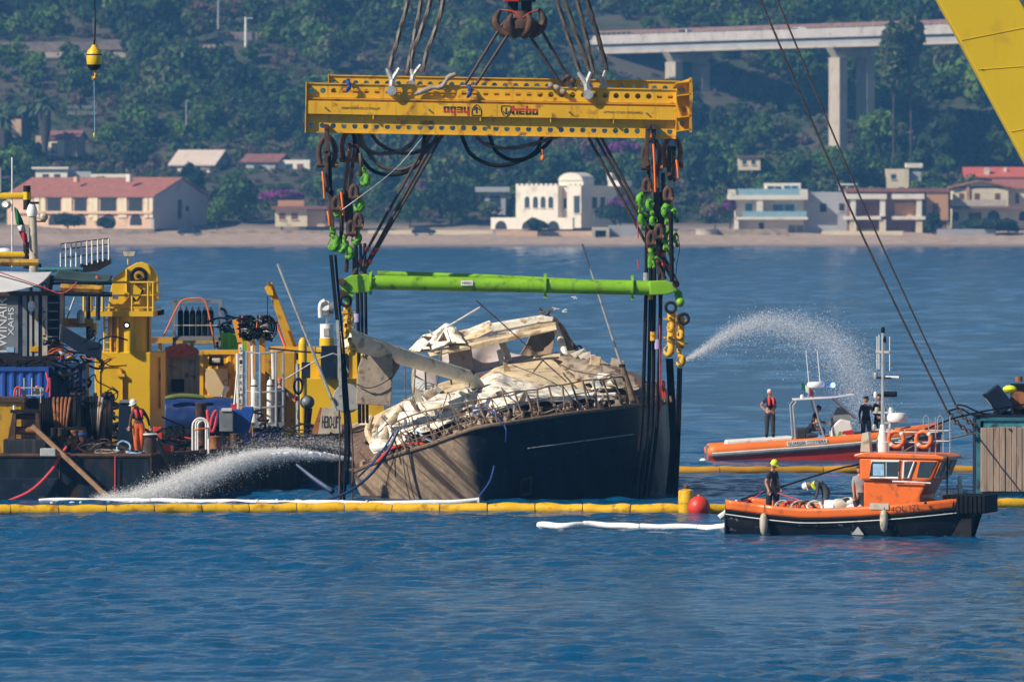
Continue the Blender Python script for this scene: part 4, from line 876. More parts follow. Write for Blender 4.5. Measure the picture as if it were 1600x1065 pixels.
# hanging rudder-like board
bp_ = thing('hanging_board', 'mud-grey flat board hanging upright beneath the tan spar', 'board', P(587,632,270))
mb = MB(); mb.prism([P(566,556,270), P(610,556,270), P(613,552,270), P(613,590,270), P(611,634,270), P(556,631,270), P(559,575,270)], (0, .22, 0)); mb.build('panel', MUD, bp_, 0, bevel=.03)
mb = MB(); mb.prism([P(613,552,270.3), P(626,553,271.4), P(624,574,271.4), P(613,592,270.3)], (0, .15, 0)); mb.build('side_flap', NAVY, bp_, 0)
mb = MB(); mb.tube([P(565,556,269.95), P(570,548,270), P(601,543,270), P(606,550,269.95)], .05, 8); mb.build('top_edge', CREAM, bp_)
mb = MB(); mb.tube(cat_rom([P(557,600,269.9), P(575,606,269.85), P(595,600,269.85), P(614,588,269.9)], 12), .022, 6); mb.build('rope', WIRED, bp_)
# railing
RT = [(612,664),(626,655),(668,643),(700,633),(740,627),(770,620),(800,613),(860,604),(900,597),(940,592),(976,588)]
def at_px(curve, px):
    return min(range(len(curve)), key=lambda i: abs(px_of(curve[i].x, curve[i].y)-px))
def rail_pt(px):
    for (x0, y0), (x1, y1) in zip(RT, RT[1:]):
        if x0 <= px <= x1: py = y0+(y1-y0)*(px-x0)/(x1-x0); break
    else: py = RT[-1][1] if px > RT[-1][0] else RT[0][1]
    i = at_px(gw, px+12); return P(px, py, gw[i].y+.25), gw[i]
xs = [612, 622, 645, 666, 684, 706, 728, 748, 768, 786, 803, 820, 838, 858, 878, 893, 910, 925, 941, 957, 973]
tops = []; r2 = random.Random(3)
for k, x in enumerate(xs):
    a, g_ = rail_pt(x); a += Vector((r2.uniform(-.04, .04), 0, r2.uniform(-.03, .03))); tops.append((a, g_))
    mb = MB(); m_ = g_.lerp(a, .5)+Vector((r2.uniform(-.05, .05), 0, 0)); fat = .038 if k > 9 else .026
    mb.tube([g_+Vector((0, .1, 0)), m_, a], [fat*1.2, fat, fat], 6); mb.build('rail_post', MUDR, YR)
for f, nm in ((1, 'top_rail'), (.62, 'mid_rail'), (.3, 'mid_rail')):
    mb = MB(); mb.tube([g_.lerp(a, f)+Vector((0, .04, (0 if f == 1 else r2.uniform(-.015, .015)))) for a, g_ in tops], .026 if f == 1 else .018, 6); mb.build(nm, MUDR, YR)
for k in (0, 1, 3, 5, 8, 11, 14, 16):
    a, g_ = tops[k]; h_ = tops[min(k+1, len(tops)-1)][1]; mb = MB(); mb.tube([a, h_], .016, 5); mb.build('rail_brace', MUDR, YR)
for k in range(9, 21):        # growth hanging on the posts
    a, g_ = tops[k]; mb = MB(); q = g_.lerp(a, r2.uniform(.12, .5)); mb.ball(q, r2.uniform(.05, .09), .07, r2.uniform(.06, .14), 7, 5); mb.build('mud_clump', MUDR, YR)
# deck debris behind the rail
mb = MB(); mb2 = MB()
for k in range(150):
    u = r2.uniform(.04, .8); v = r2.uniform(.02, .16); p = deckp(u, v); tgt = mb if k % 2 else mb2
    if k % 3 == 0: tgt.obox(p+Vector((0, 0, .0)), r2.uniform(.08, .35), .2, r2.uniform(.06, .2), RY(r2.uniform(-30, 30)) @ RZ(r2.uniform(0, 90)))
    else: tgt.tube([p+Vector((0, 0, -.1)), p+Vector((r2.uniform(-.6, .6), r2.uniform(-.3, .3), r2.uniform(.0, .45)))], r2.uniform(.015, .045), 5)
mb.build('deck_debris', MUD, YR, 0)['kind'] = 'stuff'; mb2.build('deck_debris', MUDB, YR, 0)['kind'] = 'stuff'
for k in range(14):
    u = r2.uniform(.42, .8); p = deckp(u, r2.uniform(.03, .12)); mb = MB(); r_ = r2.uniform(.09, .16); mb.lathe([(r_*.8, -.12), (r_, -.05), (r_*.65, .02), (r_*.7, .12), (r_*.95, .16)], p+Vector((0, 0, .06)), 10); mb.build('winch_drum', MUD if k % 2 else MUDB, YR)
for q, m_, r_ in (([(590,722,269.3),(612,700,269.4),(650,692,268.8),(670,696,267.9),(690,690,267.6)], RED, .05), ([(648,672,268.8),(668,686,268.2),(682,690,267.8)], LBLU, .035), ([(740,645,268.5),(765,640,268.2),(780,656,267),(788,664,265.9)], BLUR, .035), ([(615,676,269.2),(600,700,269.4),(585,720,269.8),(560,745,269.8)], BLUR, .03), ([(735,640,268.8),(758,636,268.6),(775,650,267.6),(790,668,265.6),(790,690,265.8)], BLUR, .025)):
    mb = MB(); mb.tube(cat_rom([P(*a) for a in q], 14), r_, 7); mb.build('loose_hose', m_, YR)
for q in ([(580,652,273),(574,672,272),(580,690,271),(592,702,270.2)], [(598,650,273),(586,672,271.6),(590,690,270.6),(604,703,269.8)], [(628,640,273),(606,664,271.4),(600,686,270.4)]):
    mb = MB(); mb.tube(cat_rom([P(*a) for a in q], 14), .10, 8); mb.build('canvas_roll', CREAM, YR)
# stern clutter under the right slings
for x, y0, y1 in ((1003,602,634),(1014,598,632),(1026,595,631),(1036,604,628),(1046,612,628)):
    mb = MB(); mb.tube([P(x+3, y1, 273), P(x, y0, 273.2)], .04, 6); mb.build('stern_post', MUDR, YR)
mb = MB(); mb.tube([P(1000,604,273), P(1016,598,273), P(1034,597,273.4)], .035, 6); mb.build('stern_rail', MUDR, YR)
mb = MB(); mb.tube(cat_rom([P(1036,628,274), P(1044,610,274.5), P(1052,596,275)], 6), [.12, .1, .07], 8); mb.build('stern_davit', CREAM, YR)
for x in (1030, 1035, 1038): mb = MB(); mb.tube([P(x-1, 594, 272), P(x+2, 622, 272)], .03, 5); mb.build('red_strap', RED, YR)
# loose poles and stays
def stick(name, label, cat, pts, r, m, group=None):
    mb = MB(); pts = [P(*p) for p in pts]; mb.tube(pts, r, 7); return mb.solo(name, m, label, cat, group)
st = thing('whip_antenna', 'long tilted grey antenna pole rising from the yacht stern rail', 'antenna', P(990,632,271)); mb = MB(); mb.tube([P(972,574,271), P(910,381,271)], [.05, .03], 8); mb.build('shaft', GALV, st); mb = MB(); mb.tube([P(992,634,271), P(972,572,271)], [.13, .09], 9); mb.build('base', MUDR, st); mb = MB(); mb.lathe([(.1, -.05), (.1, .05)], P(972,571,271), 8); mb.build('collar', DRK, st)
stick('steel_stay', 'thin dark stay running down across the cream awning', 'rod', [(744,469,276), (790,510,276), (885,596,275)], .022, WIRED)
stick('steel_tube', 'short grey tube sticking up behind the white canvas peak', 'rod', [(698,511,279), (750,480,279)], .035, GALV)
stick('pale_pole', 'long pale slanted pole left of the yacht before the barge', 'pole', [(434,412,268), (480,528,268), (526,642,268)], .05, GALV)
# ---------------------------------------------------------------- lifting beams
def holed_strip(mb, x0, x1, z0, z1, y0, y1, n, r):
    w = (x1-x0)/n; zc = (z0+z1)/2; K = 16
    for i in range(n):
        a, b = x0+i*w, x0+(i+1)*w; xc = (a+b)/2; cir = []; sq = []
        for k in range(K):
            th = 2*math.pi*(k+.5)/K; c, s = math.cos(th), math.sin(th); cir.append((xc+r*c, zc+r*s))
            m = min((w/2)/max(abs(c), 1e-6), ((z1-z0)/2)/max(abs(s), 1e-6)); sq.append((xc+m*c, zc+m*s))
        corners = {0: (b, z1), 1: (a, z1), 2: (a, z0), 3: (b, z0)}
        B = len(mb.v)
        mb.v += [Vector((x, y, z)) for y in (y0, y1) for x, z in cir+sq]
        for k in range(K):
            j = (k+1) % K
            mb.f.append((B+k, B+K+k, B+K+j, B+j)); mb.f.append((B+2*K+k, B+2*K+j, B+3*K+j, B+3*K+k)); mb.f.append((B+k, B+j, B+2*K+j, B+2*K+k))
            # corner fill
            (xa, za), (xb, zb) = sq[k], sq[j]
            if abs(xa-xb) > 1e-6 and abs(za-zb) > 1e-6:
                cx = a if min(abs(xa-a), abs(xb-a)) < 1e-6 else b; cz = z0 if min(abs(za-z0), abs(zb-z0)) < 1e-6 else z1
                q = len(mb.v); mb.v += [Vector((cx, y0, cz)), Vector((cx, y1, cz))]; mb.f.append((B+K+k, q, B+K+j)); mb.f.append((B+2*K+K+k, B+2*K+K+j, q+1))
    mb.box(x0-.001, x0, y0, y1, z0, z1); mb.box(x1, x1+.001, y0, y1, z0, z1)
HEBO = []
def beam(label, pxl, rowl, L, Y, front):
    o = P(pxl, rowl, Y); t = thing('lifting_beam', label, 'lifting beam', o, 'yellow lifting beams', rot=(0, R(1.0), 0))
    H = 1.55                                    # local: x along, z up from lower edge (z=0) to top (H); y depth
    for z0, z1 in ((0, .42), (1.12, H)):
        mb = MB(); holed_strip(mb, 0, L, z0, z1, 0, .10, 34, .088); mb.build('hole_flange', YEL, t, 30)
    mb = MB(); mb.box(0, L, .02, .08, .42, 1.12); web = mb.build('web', YEL, t, 0)
    mb = MB(); mb.box(0, L, -.20, 0.019, .575, 1.0); mb.box(0, L, .081, .30, .575, 1.0); mb.build('box_rib', YEL, t, 0, bevel=.012)
    for z in (-.02, H):
        mb = MB(); mb.box(0, L, -.05, .15, z, z+.035); mb.build('edge_flange', YEL, t, 0)
    mb = MB(); mb.box(0, L, -.12, .018, 1.07, 1.10); mb.build('ledge', YEL, t, 0)
    for x in (-.03, L):
        mb = MB(); mb.box(x, x+.03, -.24, .34, -.03, H+.05); mb.build('end_plate', YEL, t, 0)
    for x in (L*.18, L*.47, L*.66, L*.83):
        mb = MB(); mb.box(x, x+.04, -.18, .0, .44, .57); mb.build('stiffener', YEL, t, 0)
    for x in (L*.05, L*.33, L*.55, L*.71, L*.92):
        mb = MB(); mb.cyl((x, -.20, .8), (x, -.30, .8), .025, 8); mb.build('pin', GALV, t)
    if front:
        def let(px): return (px-pxl)*Y/F
        yy = -.206; c = (0, -.206, .78)
        ST_ = {'h': [(0,.05,0,.25),(.05,.15,.12,.17),(.10,.15,0,.12)], 'e': [(0,.05,0,.17),(.05,.15,.13,.17),(.05,.15,0,.04),(.05,.15,.07,.10)], 'b': [(0,.05,0,.25),(.05,.15,.13,.17),(.05,.10,0,.04),(.10,.15,0,.13)], 'o': [(0,.05,0,.17),(.10,.15,0,.17),(.05,.10,.13,.17),(.05,.10,0,.04)]}
        for x0, sg in ((712, -1), (820, 1)):
            for i, ch in enumerate('hebo'):
                for half, m_ in ((0, TINK), (1, TRED)):
                    mb = MB()
                    for a0, a1, z0, z1 in ST_[ch]:
                        z0, z1 = (max(z0, .085), z1) if half else (z0, min(z1, .085))
                        if z1 > z0+.001:
                            xa, xb = sorted((let(x0)+sg*(-.42+i*.215+a0*1.2), let(x0)+sg*(-.42+i*.215+a1*1.2))); za, zb = sorted((.785+sg*(z0*1.15-.11), .785+sg*(z1*1.15-.11))); mb.box(xa, xb, yy-.006, yy-.001, za, zb)
                    mb.build('letter', m_, t, 0)
        for px_, flip in ((744, 1), (790, -1)):
            mb = MB(); xc = let(px_); pts = [(-.15, .16), (.15, .16), (.15, -.02), (.08, -.13), (0, -.19), (-.08, -.13), (-.15, -.02), (-.15, .16)]
            mb.tube([(xc+a, yy-.004, .785+b*-flip if flip > 0 else .785+b) for a, b in pts], .014, 5); em = mb.build('crest', TINK, t)
            mb = MB(); s_ = -1 if flip > 0 else 1; mb.box(xc-.02, xc+.02, yy-.008, yy-.002, .69, .88)
            mb.tube([(xc-.09, yy-.005, .785-s_*.01), (xc-.06, yy-.005, .785-s_*.07), (xc, yy-.005, .785-s_*.1), (xc+.06, yy-.005, .785-s_*.07), (xc+.09, yy-.005, .785-s_*.01)], .014, 5); mb.build('anchor_mark', TINK, em)
        text_mesh('LIFTING STUDY REQUIRED', 'lettering', TINK, t, (let(563), yy, .79), .085, RY(180), .001, 1.25); text_mesh('LIFTING STUDY REQUIRED', 'lettering', TINK, t, (let(973), yy, .79), .085, None, .001, 1.25)
        for x in (L*.13, L*.95): pass
    return t
beam('front yellow lifting beam with two wordmarks, crests and rows of holes', 478, 206, 577*268/F, 268, True)
beam('rear yellow lifting beam partly hidden behind the lettered one', 513, 193, 567*270.6/F, 270.6, False)
# end frame of the rear beam
t = thing('beam_end_frame', 'yellow end frame with stiffeners at the right end of the beams', 'frame', P(1066,206,270)); mb = MB(); mb.pprism([(1054,134),(1062,128),(1080,122),(1080,206),(1054,204)], 269.6, .06); mb.build('plate', YEL, t, 0)
for r_ in (126, 146, 180, 201): mb = MB(); mb.pprism([(1055,r_+3),(1080,r_),(1080,r_+2),(1055,r_+5)], 269.2, .4); mb.build('stiffener', YEL, t, 0)
mb = MB(); mb.pbox(1077, 1081, 121, 207, 269.2, .8); mb.build('end_flange', YELD, t, 0)
for r_ in (142, 193): mb = MB(); mb.cyl(P(1066, r_, 269.55), P(1066, r_, 269.62), .09, 14); mb.build('hole', GLASS, t)

# ---------------------------------------------------------------- slings above the beam
def rope(name, label, pts, r, m, group=None, cat='sling', n=40, lobes=0, pitch=.6, k=None):
    mb = MB(); mb.tube(cat_rom([P(*p) for p in pts], n), r, k or (14 if lobes else 8), lobes=lobes, pitch=pitch); return mb.solo(name, m, label, cat, group)
G1 = 'steel slings from crane hook to beam'
U = [((611,138),(606,118),(612,95),(641,-10),(700,-230),'leftmost'), ((613,138),(634,118),(640,95),(661,-10),(706,-230),'second'), ((645,132),(642,108),(646,80),(675,-10),(712,-230),'third'), ((648,132),(660,112),(668,80),(695,-10),(722,-230),'innermost')]
for q in U: rope('wire_sling', q[5]+' thick twisted wire sling rising from the left of the beam' if q[5] != 'innermost' else 'innermost thick twisted wire sling on the left of the beam', [(a[0], a[1], 268 if i > 1 else 267.8) for i, a in enumerate(q[1:5])], .072, WIRE, G1, n=90, lobes=5, pitch=.9)
U = [((905,118),(868,-10),(820,-230),'innermost'), ((921,118),(880,-10),(826,-230),'second from centre'), ((926,112),(899,-10),(836,-230),'third from centre'), ((946,106),(914,-10),(842,-230),'outermost')]
for a, b_, c_, w in U: rope('wire_sling', w+' thick wire sling on the right of the beam', [(a[0], a[1]+4, 268), (a[0]-2, a[1]-14, 268), (b_[0], b_[1], 268), (c_[0], c_[1], 268)], .072, WIRE if w[0] != 'o' else WIRED, G1, n=70, lobes=5, pitch=.9)
def fork(label, x, y, Y, s=1, lean=0, m=GALV):
    t = thing('sling_shackle', label, 'shackle', P(x, y, Y)); c = P(x, y, Y)
    mb = MB(); mb.cyl(c+Vector((0, -.32, 0)), c+Vector((0, .1, 0)), .16*s, 16); mb.build('pin', m, t)
    for dx in (-1, 1): mb = MB(); mb.tube([c+Vector((0, -.2, 0)), c+Vector((lean*.5, -.2, .35*s)), c+Vector((dx*.2*s+lean, -.2, .72*s))], [.11*s, .10*s, .06*s], 8); mb.build('arm', m, t)
fork('grey forked shackle at the left front of the beam', 612, 142, 267.9, 1, .05); fork('grey forked shackle at the left rear of the beam', 643, 133, 269.6, .9, .12); fork('pale forked shackle at the right front of the beam', 919, 148, 267.9, 1, -.12); fork('pale forked shackle at the right rear of the beam', 944, 138, 269.6, .9, -.12)
# crane hook
HK = thing('crane_hook', 'rusty four-pronged crane hook hanging above the beam', 'hook', P(812,58,268.5)); c = P(812,40,268.5)
mb = MB(); mb.lathe([(.10, -.62), (.42, -.60), (.62, -.35), (.60, -.12), (.34, .05), (.28, .2), (.12, .25)], c+Vector((0, 0, .25)), 12); mb.build('body', RUS, HK)
for dx in (-1, 1):
    mb = MB(); mb.tube(cat_rom([c+Vector((dx*.35, -.1, -.25)), c+Vector((dx*.66, -.12, -.1)), c+Vector((dx*.78, -.12, .18)), c+Vector((dx*.62, -.1, .52))], 10), [.20, .19, .17, .16, .15, .14, .13, .12, .10, .08, .06], 9); mb.build('prong', RUS, HK)
    mb = MB(); mb.tube(cat_rom([c+Vector((dx*.1, -.3, -.3)), c+Vector((dx*.3, -.5, -.1)), c+Vector((dx*.34, -.55, .15)), c+Vector((dx*.25, -.5, .35))], 8), [.18, .17, .16, .15, .13, .12, .1, .08, .05], 9); mb.build('prong', RUS, HK)
    mb = MB(); mb.cyl(c+Vector((dx*.22, 0, .1)), c+Vector((dx*.22, 0, 1.6)), .17, 12); mb.build('shank', DRK, HK)
for dx, m_ in ((-.22, REDT), (.22, NAVY)):
    mb = MB(); mb.box(c.x+dx-.3, c.x+dx+.3, 268.1, 268.9, c.z+.76, c.z+1.1); mb.build('block_housing', m_, HK, 0, bevel=.04)
mb = MB(); mb.tube(cat_rom([c+Vector((-.6, -.2, .5)), c+Vector((-.2, -.3, .45)), c+Vector((.05, -.35, .25)), c+Vector((.3, -.3, .4)), c+Vector((.6, -.2, .5))], 16), .02, 5); mb.build('safety_line', RED, HK)
for a, b_, w in (((786,36),(722,140),'far left'), ((795,52),(737,142),'inner left'), ((824,50),(881,138),'inner right'), ((842,40),(896,136),'far right')):
    rope('hook_sling', w+' straight dark sling between crane hook and beam', [(*a, 268.3), (*b_, 268.4)], .05, WIRED, 'straight hook slings', n=4)
# thimbles lying on the beam
for lab, pts, m_ in (('brown sling eye lying on the beam left of centre', [(648,148),(672,138),(690,136),(700,122),(712,116)], MUD), ('brown sling eye on the beam right of centre', [(884,146),(870,137),(856,133)], MUD), ('dark sling eye behind the right shackles', [(878,128),(888,120),(898,130)], RUS)):
    mb = MB(); mb.tube(cat_rom([P(x, y, 267.85) for x, y in pts], 12), [.05+.045*abs(math.sin(i*.8)) for i in range(13)], 9); mb.solo('sling_eye', m_, lab, 'sling eye')
for lab, x, y in (('blue cloth tie knotted through the left beam hole', 542, 136), ('blue cloth tie knotted at the beam centre', 731, 145)):
    mb = MB(); mb.tube(cat_rom([P(x, y-12, 267.9), P(x+4, y-2, 267.75), P(x-1, y+8, 267.8)], 8), [.03, .09, .06, .09, .05, .08, .07, .05, .03], 7); mb.solo('cloth_tie', BLUR, lab, 'tie')
# ---------------------------------------------------------------- wire loops under the beam
G2 = 'slack wire loops under the beam'
for pts, m_, w in (([(556,208),(566,228),(590,240),(625,236),(645,222),(652,206)], WIRE, 'shallow pale wire loop, left group upper'), ([(562,206),(574,236),(600,262),(640,262),(662,240),(670,206)], WIRE, 'middle pale wire loop in the left group'), ([(552,208),(560,240),(585,268),(625,272),(655,252),(664,206)], BLK, 'lowest dark loop in the left group'),
    ([(580,208),(592,224),(620,238),(650,238),(680,222),(694,208)], WIRED, 'thin dark loop crossing the left group'), ([(720,208),(735,240),(765,257),(800,256),(836,238),(848,210)], BLK, 'large dark loop right of the beam centre'), ([(742,208),(756,224),(790,232),(830,226),(880,210)], WIRE, 'pale twisted loop right of the beam centre'), ([(764,208),(775,236),(800,250),(830,244),(856,224),(864,210)], BLK, 'inner dark loop right of the beam centre')):
    rope('wire_loop', w, [(x, y, 268.6) for x, y in pts], .062, m_, G2, n=44, lobes=4 if m_ is WIRE else 0, pitch=.7)
mb = MB(); mb.tube([P(847,233,268.2), P(848,243,268.2)], [.03, .01], 6); mb.ball(P(848,247,268.2), .07, .07, .1, 8, 6); mb.solo('orange_tag', ORR, 'small orange tag dangling under the wire loops', 'tag')
# ---------------------------------------------------------------- diagonal slings down to the spreader bar
G3 = 'diagonal slings to the spreader bar'
for a, b_, w in (((676,206),(548,436),'upper left'), ((686,206),(556,442),'middle left'), ((694,206),(562,436),'lower left'), ((918,212),(1040,436),'lower right'), ((930,212),(1052,440),'middle right'), ((938,212),(1060,444),'upper right')):
    rope('diagonal_sling', w+' diagonal black sling from beam to green spreader', [(*a, 268.5), (*b_, 268.0)], .05, WIRED, G3, n=4)
    for f in (.80, .88):
        q = P(a[0]+(b_[0]-a[0])*f, a[1]+(b_[1]-a[1])*f, 268.1); mb = MB(); mb.ball(q+Vector((0, -.05, 0)), .08, .06, .08, 8, 6); mb.solo('red_tape', RED, 'red tape wrap on the '+w+' diagonal sling, '+('upper' if f < .85 else 'lower')+' one', 'tape', 'red tape wraps')
# green spreader bar
SB = thing('spreader_bar', 'lime green tubular spreader bar between the sling groups', 'spreader bar', P(800,452,268))
a, b_ = P(575,441,268), P(1020,450,268); mb = MB(); mb.tube([a, b_], .235, 28); tb = mb.build('tube', GRN, SB)
for x in (579, 852, 988):
    q = a.lerp(b_, (x-575)/445); d_ = (b_-a).normalized(); mb = MB(); mb.tube([q-d_*.03, q+d_*.03], .33, 24); mb.build('flange', GRN, SB)
    for zz_ in (-.34, .34): mb = MB(); mb.obox(q+Vector((0, 0, zz_)), .1, .1, .12); mb.build('lug', GRN, SB, 0)
mb = MB(); mb.tube([P(590,428,269.6), P(770,433,269.6), P(900,438,269.4)], [.11, .09, .05], 14); mb.build('rear_tube', GRN, SB)
mb = MB(); mb.pprism([(530,440),(548,430),(572,428),(586,434),(578,456),(560,458),(536,456)], 267.75, .5); lp = mb.build('end_plate', GRN, SB, 0, bevel=.03)
mb = MB(); mb.cyl(P(533,440,267.6), P(533,440,268.3), .12, 14); mb.cyl(P(534,458,267.6), P(534,458,268.3), .12, 14); mb.build('end_pin', RUS, lp)
mb = MB(); mb.pprism([(534,452),(552,456),(548,490),(540,476)], 267.8, .3); mb.build('lug', GRN, lp, 0)
mb = MB(); mb.pprism([(1015,439),(1040,438),(1056,444),(1060,454),(1042,460),(1015,461)], 267.75, .5); rp = mb.build('end_plate', GRN, SB, 0, bevel=.03); mb = MB(); mb.pprism([(1054,448),(1066,456),(1068,478),(1060,480),(1054,462)], 267.9, .25); mb.build('lug', GRNH, rp, 0, bevel=.03)
mb = MB(); mb.cyl(P(1056,444,267.6), P(1056,444,268.3), .12, 14); mb.build('end_pin', RUS, rp); mb = MB(); mb.ball(P(1063,472,267.9), .14, n=12, m=8); mb.build('end_boss', GRN, rp)
mb = MB(); mb.pbox(720, 739, 438, 446, 267.735, .01); pl = mb.build('name_plate', WHT, tb, 0); text_mesh('HEBO', 'lettering', TINK, pl, P(729.5, 442, 267.73), .07, None, .001, .3)
# ---------------------------------------------------------------- shackles, links and hooks
def shackle(label, x, y, Y, w, h, m=RUS, grp='rusty bow shackles'):
    t = thing('bow_shackle', label, 'shackle', P(x, y+h/2, Y), grp); k = Y/F; c = P(x, y, Y); W_, H_ = w*k/2, h*k/2
    mb = MB(); mb.tube(cat_rom([c+Vector((-W_*.75, 0, -H_)), c+Vector((-W_, 0, 0)), c+Vector((-W_*.6, 0, H_*.75)), c+Vector((0, 0, H_)), c+Vector((W_*.6, 0, H_*.75)), c+Vector((W_, 0, 0)), c+Vector((W_*.75, 0, -H_))], 20), .085, 9); mb.build('bow', m, t)
    mb = MB(); mb.cyl(c+Vector((-W_*1.25, 0, -H_)), c+Vector((W_*1.25, 0, -H_)), .085, 10); mb.build('pin', m, t); mb = MB(); mb.cyl(c+Vector((W_*1.0, 0, -H_)), c+Vector((W_*1.35, 0, -H_)), .13, 6); mb.build('nut', RUS2, t)
shackle('large rusty shackle under the far left of the beam', 511, 236, 267.9, 26, 44); shackle('large rusty shackle second from the left beam end', 546, 228, 269.0, 24, 44, RUS2); shackle('large dark shackle under the right of the front beam', 1018, 240, 267.9, 26, 44); shackle('large rusty shackle at the far right under the beam end', 1050, 236, 269.2, 26, 44, RUS2)
for x_, y_, lab in ((553,300,'small dark shackle above the halfway left hook'),(549,356,'small dark shackle above the lower left hooks'),(526,318,'small dark shackle on the far left links'),(1011,290,'small grey shackle above the topmost right hook'),(1030,362,'small dark shackle low in the right group'),(1044,303,'small grey shackle above the far right hooks'),(1018,372,'small dark shackle beside the lowest right links'),(560,345,'small rusty shackle right of the inner left links')): shackle(lab, x_, y_, 267.6, 10, 18, RUS, 'small shackles')
for x_, y0_, y1_, lab in ((541,396,424,'dark rope stub below the lowest left hook'),(553,392,430,'dark rope below the right lower left hook'),(533,300,380,'dark chain rope between the far left links'),(563,240,275,'dark rope above the topmost left hook'),(1030,300,430,'dark rope down the middle of the right group'),(1012,250,300,'dark rope over the topmost right hook'),(1036,270,440,'dark rope between right group and far right chain')): rope('rigging_rope', lab, [(x_, y0_, 268.2), (x_+1, (y0_+y1_)/2, 268.1), (x_, y1_, 268.2)], .07, WIRED, 'dark rigging ropes', 'rope', 6)
def link(label, x0, y0, x1, y1, Y, w, m):
    t = thing('link_plate', label, 'link plate', P(x1, y1, Y), 'rusty link plates'); a, c = P(x0, y0, Y), P(x1, y1, Y); d_ = (a-c); M_ = RY(math.degrees(math.atan2(d_.x, d_.z)))
    for dy in (-.10, .06): mb = MB(); mb.obox((a+c)/2+Vector((0, dy, 0)), w, .05, d_.length, M_); mb.build('cheek', m, t, 0, bevel=.02)
    for q in (a, c): mb = MB(); mb.cyl(q+Vector((0, -.2, 0)), q+Vector((0, .18, 0)), .09, 10); mb.build('bolt', RUS, t)
for lab, *q in (('upper rusty link hanging from the far left shackle', 510, 198, 512, 240, 267.8, .14, RUS), ('long twin link below the far left shackle', 509, 236, 512, 296, 267.8, .12, RUS), ('right twin link below the far left shackle', 515, 240, 517, 300, 267.9, .10, DRK), ('dark link leading to the lower left hooks', 517, 300, 519, 368, 267.9, .16, RUS),
    ('long orange link below the second left shackle', 548, 226, 538, 300, 268.3, .12, RUS2), ('right orange link below the second left shackle', 555, 228, 545, 306, 268.4, .11, RUS2), ('dark plate linking the second left group', 541, 304, 545, 346, 268.4, .34, RUS), ('short dark link above the inner left hooks', 545, 344, 550, 366, 268.3, .2, RUS),
    ('upper dark link under the right front beam', 1012, 198, 1010, 256, 267.8, .14, RUS), ('right dark link under the right front beam', 1022, 198, 1020, 262, 267.8, .12, DRK), ('long dark link between the right shackles', 1024, 262, 1026, 340, 268.0, .22, RUS), ('lower dark link of the right group', 1026, 340, 1022, 390, 268.0, .2, DRK), ('dark twin link at the far right shackle', 1046, 232, 1045, 272, 268.9, .14, RUS), ('rusty link at the far right shackle', 1053, 232, 1052, 280, 268.9, .12, RUS2), ('grey link above the right green hooks', 1047, 278, 1044, 318, 268.6, .18, GALV)):
    link(lab, *q)
for i, (x, y0, y1) in enumerate(((504,268,310),(533,300,336),(1021,225,300),(1057,250,278),(512,330,352))):
    mb = MB(); mb.tube(cat_rom([P(x, y0, 267.6), P(x+2, (y0+y1)/2, 267.55), P(x+3, y1, 267.6)], 6), .045, 6)
    mb.solo('orange_strap', ORR, ['orange webbing strap left of the far left links', 'orange webbing strap on the inner left links', 'orange strap at the right front links', 'orange strap at the far right link', 'short orange strap above the lower left hooks'][i], 'strap')
def hook_proto(label, x, y, Y, s, ang, m, grp, nm='rigging_hook'):
    c = P(x, y, Y); t = thing(nm, label, 'hook', c, grp); M_ = RY(ang)
    W_ = lambda a, z, dy=0: c+M_@Vector((a*s, dy, z*s))
    mb = MB(); mb.tube(cat_rom([W_(0, .40), W_(.02, .26), W_(.12, .10), W_(.13, -.10), W_(.04, -.24), W_(-.10, -.20), W_(-.15, -.08)], 18), [s*r for r in (.08,.08,.09,.10,.12,.14,.16,.17,.17,.17,.16,.15,.13,.12,.10,.09,.07,.05,.03)], 10); mb.build('hook_body', m, t)
    mb = MB(); mb.obox(W_(0, .44), .22*s, .26*s, .24*s, M_); mb.build('eye', m, t, 0, bevel=.03)
    mb = MB(); mb.cyl(W_(0, .5, -.2*s), W_(0, .5, .2*s), .07*s, 8); mb.build('pin', RUS, t)
    mb = MB(); mb.tube([W_(-.03, .22), W_(-.2, -.08)], .03*s, 6); mb.build('latch', m, t)
GH = [(520,378,1.15,0),(534,384,.95,20),(544,394,.9,-10),(556,372,.9,15),(560,320,.95,10),(569,280,.9,0),(526,331,.7,10),(1004,313,1.0,190),(1017,320,.8,170),(1006,342,.9,185),(1023,346,.75,160),(1044,330,1.05,185),(1055,334,.7,165),(1043,370,1.05,190),(1056,372,.7,170),(1021,392,.7,180),(1025,408,.6,200),(1049,392,.8,170)]
WH = ['largest green hook at the bottom of the far left links','green hook overlapping the largest left hook','lowest green hook of the inner left links','green hook at right of the lower left cluster','green hook halfway down the left group','topmost green hook in the left group','small green hook peeking behind the far left link','topmost green hook of the right group, left side','green hook second from top of the right group','left green hook below the topmost right pair','small green hook with grey ring in the right group','upper green hook of the far right chain','small green hook right of the upper far right hook','large lower green hook of the far right chain','small green hook right of the lower far right hook','small green hook low in the right group','lowest small green hook above the spreader right end','dark green hook behind the right spreader slings']
for (x, y, s, a_), lab in zip(GH, WH): hook_proto(lab, x, y, 267.7, s*.76, a_, GRNH, 'green sling hooks')
YH = [(546,498,.75,0),(538,520,.8,10),(548,545,.95,-5),(1047,510,.8,0),(1062,522,.75,0),(1044,545,1.05,8),(1062,562,.95,-4)]
YWn = ['upper yellow link hook by the left slings','middle yellow link hook by the left slings','lowest yellow hook beside the left strap','upper yellow hook below the spreader right end','upper yellow hook outermost at right','lower yellow hook on the wide black strap','lower yellow hook outermost at right']
for (x, y, s, a_), lab in zip(YH, YWn): hook_proto(lab, x, y, 267.5, s*.7, a_, YLH, 'yellow sling hooks')
